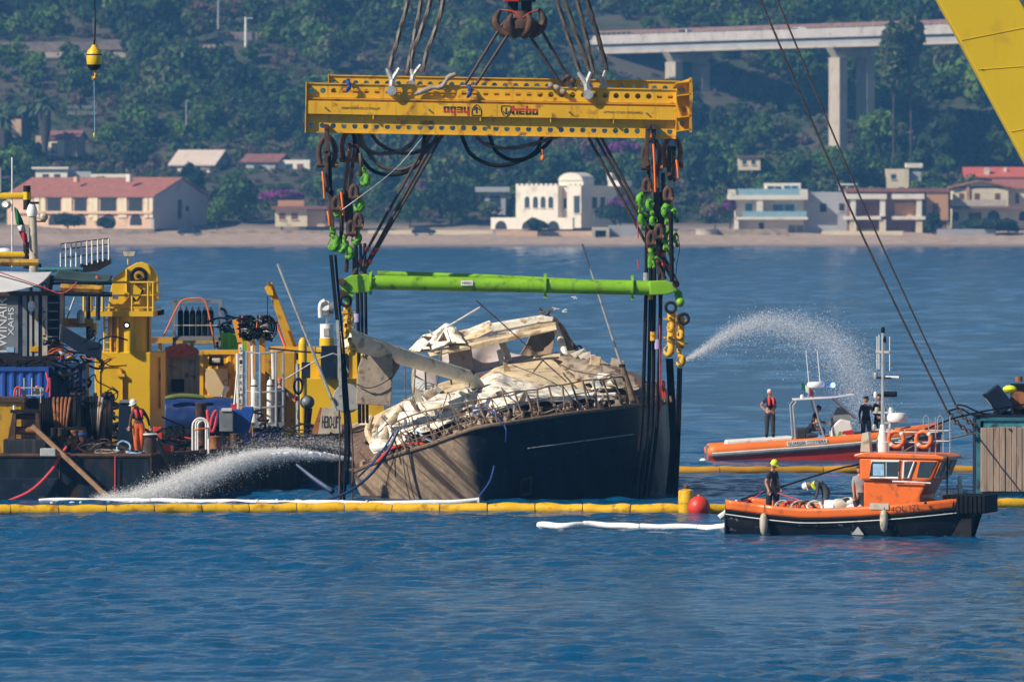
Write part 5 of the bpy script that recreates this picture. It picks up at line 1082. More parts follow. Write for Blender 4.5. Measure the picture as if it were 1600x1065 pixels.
for x, y0, y1, lab in ((543,478,520,'left'), (1049,488,535,'inner right'), (1063,490,545,'outer right')):
    t = thing('connector', 'yellow cylindrical connector of the %s lower slings' % lab, 'connector', P(x, y1, 267.8), 'yellow connectors'); mb = MB(); mb.tube([P(x, y1, 267.8), P(x, y0, 267.8)], .13, 12); mb.build('barrel', YLH, t)
    for yy in (y0+10, y1-8): mb = MB(); mb.obox(P(x, yy, 267.8), .5, .3, .06); mb.build('collar', YLH, t, 0)
for x, y, lab in ((1048,480,'dark ring under the spreader right end'), (1068,498,'dark ring at far right above yellow hook'), (540,470,'dark ring under the spreader left end')):
    mb = MB(); mb.torus(P(x, y, 267.6), .16, .05, RX(90)); mb.solo('lifting_ring', DRK, lab, 'ring')
# ---------------------------------------------------------------- straps and ropes down to the hull
G4 = 'black lifting straps'
def strap(label, pts, w, m=BLK, grp=G4):
    mb = MB(); c = cat_rom([P(*p) for p in pts], 30); k = len(c); vs = []
    for p in c: vs += [p+Vector((-w/2, -.03, 0)), p+Vector((w/2, -.03, 0)), p+Vector((w/2, .03, 0)), p+Vector((-w/2, .03, 0))]
    fs = [(4*i+j, 4*i+(j+1) % 4, 4*i+4+(j+1) % 4, 4*i+4+j) for i in range(k-1) for j in range(4)]; mb.add(vs, fs+[(0, 3, 2, 1), (4*k-4, 4*k-3, 4*k-2, 4*k-1)]); return mb.solo('lifting_strap', m, label, 'strap', grp, smooth=0)
strap('wide black strap on the far left passing in front of the spar', [(517,398,267.2),(524,470,267.2),(534,570,267.2),(541,690,267.2),(532,775,267.2),(530,786,267.2)], .12)
strap('second black strap just right of the far left one', [(524,398,267.3),(530,470,267.3),(539,570,267.3),(546,690,267.3),(538,775,267.3),(536,786,267.3)], .08)
strap('grey sleeve strap beside the left black straps', [(527,500,267.1),(530,560,267.1),(533,640,267.1)], .10, GALV)
for x0, x1, yb, w, lab in ((556,560,515,.10,'first black rope right of the left hooks'), (563,566,516,.08,'second black rope right of the left hooks'), (570,572,514,.08,'third black rope right of the left hooks')):
    rope('lifting_rope', lab, [(x0, 380, 269.8), (x1, yb, 269.8), (x1+2, 660, 271)], w*.6, BLK, 'black ropes by the left hooks', n=10)
for x0, x1, yb, lab, Y in ((1011,1004,632,'leftmost black rope over the yacht stern',269.0), (1018,1013,632,'second black rope over the yacht stern',269.2), (1024,1020,632,'third black rope over the yacht stern',269.6), (1034,1028,632,'fourth black rope over the yacht stern',270.2)):
    rope('lifting_rope', lab, [(x0, 330, 268.4), (x0-2, 480, 268.5), (x1, yb, Y-.3), (x1-5, 700, Y-.1), (x1-16, 786, Y+.3)], .062, BLK, 'black ropes over the stern', n=24)
strap('wide black strap at the right end of the hull', [(1046,560,272),(1050,640,273.5),(1052,700,274),(1044,786,274)], .24)
rope('lifting_rope', 'thin black rope pair outermost at right, left leg', [(1060,575,271), (1057,690,272), (1054,776,272)], .045, BLK, 'black ropes over the stern', n=12); rope('lifting_rope', 'thin black rope pair outermost at right, right leg', [(1064,575,271), (1061,690,272), (1057,776,272)], .045, BLK, 'black ropes over the stern', n=12)
rope('lifting_rope', 'black rope along the far right chain of hooks', [(1048,330,267.5), (1049,390,267.5), (1050,440,267.5)], .07, BLK, 'black ropes over the stern', n=8)
rope('tag_line', 'thin red rope hanging between the stern ropes', [(1029,420,268.6), (1031,520,268.6), (1032,640,269)], .028, REDR, None, 'rope', 12); rope('tag_line', 'pale thin line running up from the left hooks to the beam', [(534,328,267.5), (570,302,267.5), (620,262,267.8), (660,215,268)], .014, GALV, None, 'rope', 10)
for x, y0, y1, m_, lab in ((1020,518,532,YLH,'yellow sleeve on the third stern rope'), (1027,530,545,mat('lilac_sleeve', (.42, .36, .62), .7), 'pale lilac sleeve on the fourth stern rope'), (1009,426,440,GALV,'grey sleeve on the first stern rope'), (1016,452,468,YLH,'yellow sleeve on the second stern rope'), (557,490,503,MT['lilac_sleeve'],'lilac sleeve on the first left rope'), (1016,395,418,GRNH,'green sleeve high on the second stern rope')):
    mb = MB(); mb.tube([P(x, y0, 268.1 if x > 800 else 269.6), P(x, y1, 268.1 if x > 800 else 269.6)], .085, 9); mb.solo('rope_sleeve', m_, lab, 'sleeve', 'rope sleeves')
rope('tag_line', 'thin red tag line dangling left of the right hooks, upper', [(996,345,268), (997,372,268)], .02, RED, None, 'rope', 6); rope('tag_line', 'thin red tag line dangling left of the right hooks, lower', [(996,405,268), (998,420,268)], .02, RED, None, 'rope', 6)
rope('tag_line', 'thin black wire loop hanging right of the green hooks', [(1056,360,267.6), (1062,385,267.6), (1058,410,267.6), (1056,430,267.6)], .012, BLK, None, 'rope', 14)
# hanging headache ball
HB = thing('headache_ball', 'yellow hook weight hanging on a wire over the wooded hill', 'hook ball', P(147,130,262)); c = P(147,91,262)
mb = MB(); mb.lathe([(.05, -.36), (.14, -.34), (.22, -.22), (.24, -.05), (.24, .1), (.20, .24), (.11, .33), (.06, .42)], c, 22); hb = mb.build('weight', YEL2, HB)
mb = MB(); mb.lathe([(.10, -.37), (.20, -.275), (.225, -.2), (.228, -.19)], c-Vector((0, 0, .012)), 22); mb.build('base_ring', DRK, hb); mb = MB(); mb.lathe([(.243, .09), (.246, .11), (.243, .13)], c, 22); mb.build('band', DRK, hb)
mb = MB(); mb.tube([c+Vector((0, 0, .4)), P(148,62,262), P(149,32,262)], [.035, .03, .028], 7); mb.build('chain', DRK, HB); mb = MB(); mb.tube([P(149,36,262), P(147,-40,262), P(146,-300,262)], .02, 6); mb.build('wire', DRK, HB)
mb = MB(); mb.tube(cat_rom([P(147,109,262), P(149,114,262), P(149,120,262), P(145,124,262), P(144,119,262)], 12), [.05]*9+[.04, .03, .02, .01], 7); mb.build('hook', YLH, HB)
mb = MB(); mb.tube([P(147,122,262), P(148,208,262)], .011, 5); mb.build('tag_line', LBLU, HB); mb = MB(); mb.ball(P(147,211,262), .03, .03, .08, 7, 5); mb.build('line_weight', CHIV, HB)
# ---------------------------------------------------------------- work barge on the left
DZ = 1.44
def X(px, Y): return (px-800)*Y/F
def Zr(row, Y): return CAMZ-(row-HZ)*Y/F
def dbox(mb, px0, px1, top, Y, d, z0=DZ): return mb.box(X(px0, Y), X(px1, Y), Y, Y+d, z0, Zr(top, Y))
HULLB = mat('barge_hull', (.022, .025, .029), .65, 0, .4, .9, (.07, .035, .02), .3, 1.8, streak=(.075, .065, .06), samt=.42, spec=.15)
HULLF = mat('barge_hull_blue', (.007, .016, .027), .6, 0, .4, .9, (.04, .022, .015), .3, 1.8, streak=(.02, .03, .042), samt=.45, spec=.15)
DECK = mat('barge_deck', (.04, .028, .023), .85, 0, .35, 1.2, (.16, .08, .045), .35, 2, bump=.3)
BG = thing('work_barge', 'dark steel work barge moored at the left of the yacht', 'barge', (X(160, 268), 275, 0))
c0 = Vector((X(-120, 268), 268, 0)); c1 = Vector((X(236, 268), 268, 0)); c1b = Vector((X(262, 269), 269.2, 0)); c2 = Vector((X(560, 284), 284.5, 0)); c3 = Vector((X(560, 300), 322, 0)); c4 = Vector((X(-140, 300), 322, 0))
plan = [c0, c1, c1b, c2, c3, c4]
mb = MB(); mb.prism([p+Vector((0, 0, -1)) for p in plan], (0, 0, DZ+1-.05)); mb.build('hull', HULLB, BG, 0)
mb = MB(); mb.prism([p+Vector((0, 0, DZ-.05)) for p in plan], (0, 0, .05)); mb.build('deck_plate', DECK, BG, 0)
mb = MB(); mb.box(c0.x, c1.x-.02, 267.96, 268.0-.004, -.6, DZ-.06); mb.build('bow_plating', HULLF, BG, 0)
mb = MB(); mb.box(c0.x, X(92, 268), 267.78, 267.95, -.6, .72); mb.build('bow_step', NAVY, BG, 0, bevel=.03)
for x in (93, 180, 236): mb = MB(); mb.box(X(x, 268)-.015, X(x, 268)+.015, 267.93, 267.958, -.3, DZ-.06); mb.build('weld_seam', RUS, BG, 0)
mb = MB(); mb.tube([p+Vector((0, -.03, DZ)) for p in (c0, c1, c1b, c2)], .07, 8); mb.build('deck_edge', RUS, BG)
for f in (.15, .32, .5, .68, .85):
    p = c1b.lerp(c2, f); mb = MB(); mb.tube([p+Vector((.05, -.05, -.5)), p+Vector((.05, -.05, DZ-.1))], .05, 6); mb.build('hull_rib', HULLB, BG)
# coaming block and fairlead roller
t = thing('roller_fairlead', 'rusty roller fairlead on a dark steel plinth at the barge bow', 'fairlead', (X(38, 268.4), 268.9, DZ))
mb = MB(); dbox(mb, 5, 72, 686, 268.35, 1.0); mb.build('plinth', HULLB, t, 0, bevel=.03)
for p0 in ([(12,686),(20,644),(25,644),(23,686)], [(64,686),(60,644),(55,644),(56,686)]): mb = MB(); mb.pprism(p0, 268.5, .6); mb.build('side_frame', RUS, t, 0)
mb = MB(); mb.pbox(16, 64, 640, 645, 268.5, .6); mb.build('top_frame', DRK, t, 0)
for r_, m_ in ((650, RUS), (672, RUS2)): mb = MB(); mb.cyl(P(24, r_, 268.8), P(56, r_, 268.8), .10 if r_ == 650 else .13, 14); mb.build('roller', m_, t)
mb = MB(); mb.cyl(P(22, 640, 268.7), P(22, 633, 268.7), .04, 8); mb.build('lamp_stub', WHT, t)
t = thing('yellow_bollard_house', 'worn yellow steel housing with rusty lid at left edge', 'housing', (X(12, 270), 270.5, DZ)); mb = MB(); dbox(mb, -30, 34, 628, 270, 1.4); mb.build('casing', YELD, t, 0, bevel=.03); mb = MB(); mb.pbox(-32, 38, 621, 628, 269.9, 1.6); mb.build('lid', RUS, t, 0)
# winch: two rope drums
t = thing('mooring_winch', 'large double drum mooring winch wound with dark rope', 'winch', (X(120, 272), 272.6, DZ)); yc = 272.7; zc = Zr(652, yc)
for x0, x1, r_, m_ in ((66, 114, .62, BLK), (132, 162, .66, BLK)):
    mb = MB(); pts = []; rad = []; n = 60
    a, c = X(x0, yc), X(x1, yc)
    mb.tube([(a+(c-a)*i/n, yc, zc) for i in range(n+1)], [r_*(1+.035*math.cos(i*math.pi/2.0)+.05*math.sin(i*.2)) for i in range(n+1)], 26); d_ = mb.build('rope_drum', m_, t, 25)
    for k in range(5):
        xx = a+(c-a)*(.45+.1*k); mb = MB(); mb.torus((xx, yc, zc), r_*1.03, .045, RY(84+3*k), 40, 7); mb.build('rope_turn', RUS2 if x0 < 100 else (MUD if k > 2 else BLK), d_)
for x, r_ in ((64, .5), (118, .80), (130, .72), (166, .86), (172, .86)):
    mb = MB(); xx = X(x, yc); mb.tube([(xx-.05, yc, zc), (xx+.05, yc, zc)], r_, 30); mb.build('flange', DRK, t)
for x0, x1 in ((119, 128), (158, 165)): mb = MB(); mb.pprism([(x0, 706), (x0+2, 630), (x1-2, 630), (x1, 706)], 271.9, .25); mb.build('bearing_stand', BLKR, t, 0)
mb = MB(); dbox(mb, 60, 178, 698, 271.8, 1.8); mb.build('bed_frame', DRK, t, 0)
mb = MB(); mb.pbox(84, 134, 667, 671, 271.4, .3); mb.build('guard_bar', DRK, t, 0)
for x, y in ((127, 616), (175, 617)):
    q = P(x, y, 271.9); mb = MB(); mb.torus(q, .19, .022, RX(90) @ RY(0), 24, 6)
    for a in range(3): u = Vector((math.cos(a*2.09+.5), 0, math.sin(a*2.09+.5))); mb.tube([q, q+u*.19], .016, 5)
    mb.build('brake_wheel', BLKR, t); mb = MB(); mb.cyl(q, q+Vector((-.35, .2, 0)), .07, 8); mb.build('brake_spindle', DRK, t)
def bollard(label, px, Y, top, r, m=RUS, cap=None, name='bollard', rope=None, grp='mooring bollards'):
    t = thing(name, label, 'bollard', (X(px, Y), Y, DZ), grp); z = Zr(top, Y)
    mb = MB(); mb.lathe([(r*1.1, 0), (r, .06), (r, z-DZ-.06), (r*1.12, z-DZ-.03), (r*1.1, z-DZ)], (X(px, Y), Y, DZ), 18); mb.build('post', m, t)
    if cap: mb = MB(); mb.lathe([(r*1.18, 0), (r*1.2, .03), (r*1.05, .05)], (X(px, Y), Y, z), 18); mb.build('cap', cap, t)
    if rope:
        for k in range(2): mb = MB(); mb.torus((X(px, Y), Y, rope[1]+k*.05), r*1.1, .03, None, 20, 6); mb.build('rope_turn', rope[0], t)
bollard('left rusty bollard post tied with blue rope', 117, 269.6, 672, .13, RUS2, None, 'bollard', (BLUR, DZ+.05)); bollard('right rusty bollard post tied with blue rope', 129, 269.6, 672, .13, RUS, None, 'bollard', (BLUR, DZ+.62)); bollard('brown post below the winch drum, right of the pair', 95, 269.8, 668, .12, RUS); bollard('dark post below the winch drum, left of the pair', 85, 269.8, 668, .12, DRK)
bollard('thick steel bollard with white cap beside the worker', 232.5, 268.9, 679, .255, RUS, WHT); bollard('short rusty stub bollard right of the white hoops', 336, 273.5, 681, .19, RUS2); bollard('short rusty stub bollard near the blue cabinet', 368, 277, 677, .17, RUS)
bollard('tall rusty column behind the white hoops', 314, 274.5, 629, .19, RUS, None, 'steel_column')
t = thing('control_console', 'dark tapered steel console standing beside the worker', 'console', (X(194, 270.5), 270.8, DZ)); mb = MB(); mb.pprism([(183, 706), (186, 628), (203, 628), (208, 706)], 270.5, .5); mb.build('cabinet', NAVY, t, 0, bevel=.02); mb = MB(); mb.pprism([(185.5, 629), (187, 625), (203, 625), (203.5, 629)], 270.45, .6); mb.build('top', GREYC, t, 0)
# pedestal crane
PY = 289.0
t = thing('pedestal_crane', 'yellow pedestal crane with railed platform and rounded head', 'crane', (X(195, PY), PY+1, DZ))
mb = MB(); x0, x1, x2 = X(148, PY), X(235, PY), X(256, PY)
mb.prism([(x0, PY, DZ), (x1, PY, DZ), (x2, PY+1.1, DZ), (x2, PY+2.4, DZ), (x0, PY+2.4, DZ)], (0, 0, Zr(550, PY)-DZ)); base = mb.build('base_house', YEL2, t, 0, bevel=.03)
mb = MB()
dp = [(156, 680), (156, 580), (159, 574), (165, 572.5), (184, 572.5), (189, 576), (191, 583), (191, 680)]
mb.pprism(dp, PY-.05, .06); dr = mb.build('door', YEL2, base, 0, bevel=.02)
mb = MB(); mb.tube([P(x, y, PY-.06) for x, y in dp[1:-1]], .035, 6); mb.tube([P(156, 680, PY-.06), P(156, 580, PY-.06)], .03, 6); mb.tube([P(191.5, 583, PY-.07), P(191.5, 632, PY-.07)], .045, 6); mb.build('door_frame', YELD, dr)
mb = MB(); mb.obox(P(189, 586, PY-.1), .25, .1, .1); mb.build('handle', YEL2, dr, 0)
mb = MB(); mb.tube([P(250, 558, PY+.62), P(250, 638, PY+.62)], .035, 6); mb.build('grab_rail', YELD, t)
mb = MB(); mb.tube([(X(204, PY), PY+.72, Zr(551, PY)), (X(204, PY), PY+.72, Zr(492, PY))], .68, 26); mb.build('column', YEL2, t)
for x in (184, 212, 234, 170): mb = MB(); mb.pbox(x-1.2, x+1.2, 495, 550, PY-.02 if x in (184, 212) else PY+.3, .8); mb.build('column_rib', YEL2, t, 0)
for x in (163, 173): mb = MB(); mb.tube([P(x, 550, PY+.2), P(x, 494, PY+.2)], .04, 6); mb.build('ladder_rail', YEL2, t)
for y in (500, 512, 523, 535, 546): mb = MB(); mb.tube([P(163, y, PY+.2), P(173, y, PY+.2)], .03, 6); mb.build('ladder_rung', YEL2, t)
mb = MB(); mb.prism([(X(132, PY), PY-.3, Zr(494, PY)), (X(240, PY), PY-.3, Zr(494, PY)), (X(250, PY), PY+1.0, Zr(494, PY)), (X(250, PY), PY+2.8, Zr(494, PY)), (X(132, PY), PY+2.8, Zr(494, PY))], (0, 0, .18)); pf = mb.build('platform', YEL2, t, 0)
zf = Zr(494, PY)+.18
for zz in (zf+.12, zf+.55, zf+1.0):
    mb = MB(); mb.tube([(X(132, PY), PY+2.7, zz), (X(132, PY), PY-.26, zz), (X(240, PY), PY-.26, zz), (X(249, PY), PY+1.0, zz)], .04 if zz > zf+.9 else .03, 7); mb.build('guard_rail', YEL2, pf)
for x in (132, 143, 152, 161, 207, 232, 240): mb = MB(); mb.tube([(X(x, PY), PY-.26, zf), (X(x, PY), PY-.26, zf+1.0)], .04 if x > 170 else .06, 6); mb.build('rail_post', YEL2, pf)
mb = MB(); mb.obox((X(181, PY), PY-.3, zf+.5), .2, .03, .16); mb.build('notice_plate', WHT, pf, 0)
hp = [(168, 492), (170, 470), (176, 435), (198, 419), (212, 411), (222, 409), (232, 413), (236, 424), (236, 455), (240, 475), (232, 490), (205, 492)]
mb = MB(); mb.pprism(hp, PY+.3, .12); hd = mb.build('head_cheek', YEL2, t, 0, bevel=.03); mb = MB(); mb.pprism(hp, PY+1.6, .12); mb.build('head_cheek', YEL2, t, 0)
mb = MB(); mb.prism([P(x, y, PY+.42) for x, y in ((198,420),(212,412),(222,410),(232,414),(240,420),(246,434),(247,470),(236,470),(236,424),(231,416),(222,413),(212,415),(198,424))], (0, 1.18, 0)); mb.build('head_cover', YEL2, t, 30)
mb = MB(); mb.torus(P(217, 431, PY+.28), .24, .07, RX(90), 28, 8); wh = mb.build('sheave_ring', BLKR, hd); mb = MB(); mb.cyl(P(217, 431, PY+.30), P(217, 431, PY+.24), .18, 20); mb.build('sheave', YELD, wh); mb = MB(); mb.ball(P(216, 431, PY+.2), .08, n=8, m=6); mb.build('hub', DRK, wh)
for pts in ([(198,420),(198,470)], [(198,470),(180,492)], [(225,450),(232,470)]): mb = MB(); mb.tube([P(x, y, PY+.25) for x, y in pts], .05, 6); mb.build('head_rib', YEL2, hd)
mb = MB(); mb.cyl(P(197,461,PY+.3), P(197,461,PY+.18), .12, 16); mb.build('pivot', YEL2, hd); mb = MB(); mb.cyl(P(197,461,PY+.18), P(197,461,PY+.165), .06, 12); mb.build('pivot_hole', DRK, hd)
mb = MB(); mb.pbox(207, 222, 437, 442, PY+.1, .2); mb.build('bracket', DRK, hd, 0); mb = MB(); mb.tube(cat_rom([P(208,442,PY+.1), P(206,460,PY+.1), P(214,470,PY+.1), P(224,452,PY+.1)], 10), .035, 6); mb.build('hose', BLKR, hd)
mb = MB(); mb.tube([P(200,418,PY+.9), P(200,400,PY+.9)], .035, 6); mb.build('antenna_mast', BEIGEP, hd); mb = MB(); mb.pprism([(192,393),(211,393),(209,400),(194,400)], PY+.7, .5); mb.build('antenna_panel', BEIGEP, hd, 0)
mb = MB(); mb.ball(P(198,508,PY-.08), .055, .05, .055, 12, 8); mb.build('floodlight', LAMP, t); mb = MB(); mb.lathe([(.05, 0), (.12, .1), (.12, .14)], P(198,508,PY-.07), 12, RX(-90)); mb.build('lamp_housing', DRK, t)
mb = MB(); mb.pprism([(238,488),(256,483),(256,491),(240,495)], PY+.4, .3); mb.build('junction_box', NAVY, t, 0)
# containers
def container(label, px0, px1, top, bot, Y, d, m, name='shipping_container', ribs=True, z0=None, grp=None):
    t = thing(name, label, 'container', (X((px0+px1)/2, Y), Y, Zr(bot, Y)), grp); mb = MB(); a, c = X(px0, Y), X(px1, Y); zb, zt = Zr(bot, Y), Zr(top, Y)
    n = max(3, int((c-a)/.28)); vs = []; 
    for i in range(n*4+1):
        u = i % 4; xx = a+(c-a)*i/(n*4); vs.append((xx, Y+(.0 if u in (0, 1) else .05)))
    for (xa, ya), (xb, yb) in zip(vs, vs[1:]): mb.add([(xa, ya, zb), (xb, yb, zb), (xb, yb, zt), (xa, ya, zt)], [(0, 1, 2, 3)])
    mb.box(a, c, Y+.06, Y+d, zb, zt); mb.build('shell', m, t, 0)
    for z_ in (zb, zt-.12): mb = MB(); mb.box(a, c, Y-.04, Y+.1, z_, z_+.12); mb.build('rail', m, t, 0)
    for xx in (a, c-.12): mb = MB(); mb.box(xx, xx+.12, Y-.05, Y+.11, zb, zt); mb.build('corner_post', m, t, 0)
    return t
container('bright blue corrugated container behind the winch', -40, 76, 574, 640, 281, 2.4, BLUC); container('dark blue container in shadow next to the bright one', 80, 134, 568, 645, 282, 2.4, BLUD)
container('grey-white office container right of the pedestal crane', 257, 312, 556, 618, 292, 2.4, GREYL)
t = MT and container('yellow workshop container with beige door panel', 312, 372, 548, 622, 287.9, 2.4, YEL)
mb = MB(); mb.pprism([(321,576),(356,576),(356,606),(352,614),(344,620),(332,620),(325,614),(321,606)], 287.75, .08); pd = mb.build('door_panel', BEIGE, t, 0, bevel=.02); mb = MB(); mb.obox(P(338,563,287.6), .3, .25, .16); mb.build('lamp', BEIGEP, t, 0, bevel=.04); mb = MB(); mb.obox(P(338,563,287.7), .5, .1, .36); mb.build('lamp_guard', DRK, t, 0)
t = thing('white_hose_reel', 'curved white bracket standing by the beige door panel', 'bracket', P(352,622,287)); mb = MB(); mb.tube(cat_rom([P(349,620,287.4), P(352,610,287.4), P(356,604,287.4)], 6), [.09, .07, .08, .09, .09, .1, .1], 8); mb.build('arm', WHT, t); mb = MB(); mb.torus(P(353,598,287.4), .1, .012, RX(90), 14, 5); mb.build('ring', RUS, t)
mb = MB(); mb.pbox(268, 288, 592, 612, 291.85, .1); mb.solo('dark_hatch', NAVY, 'dark square hatch leaning on the grey-white container', 'hatch', smooth=0)
# stacked grey instrument container, upper left
TY = 283.0
t = thing('compressor_container', 'grey compressor container with white lettering stacked at upper left', 'container', P(40, 572, TY))
mb = MB(); mb.pbox(-60, 94, 458, 572, TY+.25, 2.3); mb.build('shell', GREYC, t, 0)
mb = MB(); mb.pbox(-60, 29, 470, 552, TY+.12, .12); dpn = mb.build('door_panel', GREYC, t, 0, bevel=.02)
for x0, x1, m_ in ((30, 34, NAVY), (35, 42, GREYC), (46, 50, GREYL), (54, 60, GREYL), (62, 66, NAVY), (66, 74, BEIGEP)): mb = MB(); mb.pbox(x0, x1, 462, 570, TY-.02, .26); mb.build('upright', m_, t, 0)
mb = MB(); mb.pbox(75, 92, 456, 572, TY+.0, .2); lv = mb.build('louvre_frame', BLKR, t, 0)
for k in range(20): mb = MB(); mb.pbox(75.5, 91, 472+k*4.4, 474+k*4.4, TY-.07, .07); mb.build('slat', NAVY if k % 3 else GREYC, lv, 0)
mb = MB(); mb.pbox(-60, 92, 455, 462, TY-.1, .35); mb.build('top_rail', RUS, t, 0); mb = MB(); mb.pbox(-60, 92, 556, 575, TY-.1, .35); mb.build('bottom_rail', DRK, t, 0)
text_mesh('TWINAIR', 'lettering', TWHT, dpn, P(3, 510, TY+.108), .34, RY(-90), .003, 1.95); text_mesh('XAHS', 'lettering', TWHT, dpn, P(17, 502, TY+.108), .2, RY(-90), .003, .95)
mb = MB(); mb.pbox(10, 22, 542, 550, TY+.10, .012); mb.build('blue_label', LBLU, dpn, 0)
mb = MB(); mb.ball(P(49, 478, TY-.05), .12, .05, .2, 10, 8); mb.build('white_disc', WHT, t)
for x0, x1, y0, y1 in ((47, 60, 541, 549), (55, 59, 492, 499)): mb = MB(); mb.pbox(x0, x1, y0, y1, TY-.06, .05); mb.build('yellow_marker', YEL, t, 0)
text_mesh('FLAT', 'lettering', TINK, t, P(69, 510, TY-.03), .1, RY(-90), .002, 1.3)
# tarps, canopy frame
mb = MB(); mb.patch([[(-20,424,283),(40,426,283),(82,425,283.5)], [(-20,446,281.5),(30,448,281.5),(62,443,282)], [(-20,456,281),(10,456,281),(30,450,281.5)]], 16, 10, .05, 1, 21); mb.solo('pale_tarp', WTARP, 'pale grey tarpaulin stretched over the stacked container', 'tarp', solid=.02)
mb = MB(); mb.patch([[(92,422,284),(130,424,285),(176,430,286)], [(80,436,283),(125,440,284),(172,440,285)]], 14, 8, .05, 1, 22); mb.solo('green_tarp', GTARP, 'dark green tarpaulin roof behind the crane platform', 'tarp', solid=.02)
mb = MB(); mb.patch([[(92,508,281.5),(125,522,282),(160,540,283)], [(92,530,280.5),(120,545,281),(160,562,282)]], 16, 10, .10, 1, 23, .08); mb.solo('slate_tarp', GREYD, 'dark slate tarpaulin sagging left of the pedestal crane', 'tarp', solid=.02)
FRM = thing('canopy_frame', 'dark blue and yellow steel canopy frame at upper left', 'frame', P(120, 560, 286))
for x0, y0, x1, y1, r_, m_ in ((60,421,130,421,.09,TEAL), (60,441,175,441,.09,NAVY), (85,458,175,460,.09,NAVY), (0,410,60,410,.12,YELD), (95,449,160,452,.16,YELD), (100,504,146,504,.16,YELD), (62,412,62,430,.06,NAVY), (128,412,128,430,.06,NAVY), (48,432,48,458,.07,NAVY), (65,430,65,458,.07,NAVY), (138,430,138,560,.08,NAVY), (153,430,153,500,.08,NAVY), (98,460,98,520,.07,BLKR), (80,430,74,458,.14,BLKR), (146,504,146,522,.12,YELD), (118,460,100,510,.03,GALV)):
    mb = MB(); mb.tube([P(x0, y0, 286), P(x1, y1, 286)], r_, 7); mb.build('beam', m_, FRM)
for p0, lab in (([(-10,422),(60,446),(92,458),(110,452),(120,440)], 'red guy rope drooping across the pale tarpaulin'), ([(-10,428),(40,442),(80,456)], 'dark guy rope under the red one')):
    rope('guy_rope', lab, [(x, y, 280.4) for x, y in p0], .018, REDR if 'red guy' in lab else BLK, None, 'rope', 14)
mb = MB(); mb.lathe([(.13, 0), (.14, .3), (.1, .42), (.03, .47)], P(126,505,285), 12); mb.solo('gas_bottle', GALV, 'small grey gas bottle under the canopy frame', 'bottle')
mb = MB(); mb.lathe([(.06, 0), (.07, .1), (.05, .2)], P(152,440,285), 10); mb.solo('red_lantern', RED, 'small red lantern hanging from the canopy frame', 'lantern')
rc = random.Random(12)
for k in range(8):
    mb = MB(); q = P(rc.uniform(95,128), rc.uniform(540,566), 282.5); mb.ball(q, rc.uniform(.06,.16), .12, rc.uniform(.03,.08), 10, 6); mb.v = [v+mnoise.noise_vector(v*7)*.10 for v in mb.v]; m_, cn = [(YLH,'yellow'), (LBLU,'pale blue'), (BLUR,'blue'), (WHT,'white'), (RED,'red'), (ORR,'orange'), (BLUC,'bright blue'), (GALV,'grey')][k]; mb.solo('gear_bundle', m_, cn+' bundle of gear heaped under the slate tarpaulin', 'bundle', 'gear under the tarpaulin')
# mast with lights and flag
MS = thing('signal_mast', 'beige signal mast with lamps above the canopy frame', 'mast', P(51, 425, 287)); mb = MB(); mb.tube([P(53, 425, 287), P(51, 330, 287)], [.17, .13], 10); mb.build('pole', BEIGEP, MS)
mb = MB(); mb.lathe([(.16, 0), (.2, .15), (.14, .35), (.08, .45)], P(50, 338, 287), 12); mb.build('white_housing', WHT, MS); mb = MB(); mb.ball(P(68, 339, 287), .16, .16, .16, 12, 8); mb.build('lamp', BEIGEP, MS); mb = MB(); mb.obox(P(60, 346, 287), .5, .1, .05); mb.build('arm', DRK, MS, 0); mb = MB(); mb.obox(P(54, 317, 287), .3, .2, .08); mb.build('sensor', NAVY, MS, 0)
FR = thing('light_gantry', 'yellow pipe gantry with floodlight at the left edge', 'gantry', P(42, 420, 288))
for y in (306, 398): mb = MB(); mb.tube([P(-40, y, 288), P(46, y, 288)], .11, 9); mb.build('pipe', YEL2, FR)
for x, y0, y1 in ((42, 290, 328), (42, 378, 420)): mb = MB(); mb.tube([P(x, y1, 288), P(x, y0, 288)], .13, 9); mb.build('joint', DRK, FR)
mb = MB(); mb.tube([P(42, 300, 288), P(42, 312, 288)], .15, 9); mb.build('clamp', YEL2, FR)
mb = MB(); mb.ball(P(9, 320, 287.7), .07, .05, .06, 10, 8); mb.build('floodlight', LAMP, FR); mb = MB(); mb.ball(P(10, 320, 288), .17, .16, .15, 10, 8); mb.build('lamp_housing', GREYL, FR)
mb = MB(); mb.tube([P(19, 420, 288), P(19, 246, 288)], .03, 6); mb.build('whip_aerial', WHT, FR)
mb = MB(); mb.tube([P(-2, 300, 288), P(-2, 262, 288)], .09, 8); mb.build('white_post', WHT, FR)
mb = MB(); mb.ball(P(6, 396, 289), .34, .34, .2, 14, 8); mb.solo('satellite_dome', WHTP, 'white satellite dome at the left edge', 'dome'); t = thing('work_lamp', 'white box lamp below the satellite dome', 'lamp', P(10, 420, 288)); mb = MB(); mb.pbox(-6, 24, 402, 415, 288.2, .4); mb.build('box', WHT, t, 0, bevel=.03); mb = MB(); mb.lathe([(.15, 0), (.03, .2)], P(10, 416, 288), 10); mb.build('shade', DRK, t)
FL = thing('italian_flag', 'limp green white and red flag beside the signal mast', 'flag', P(40, 382, 286.8))
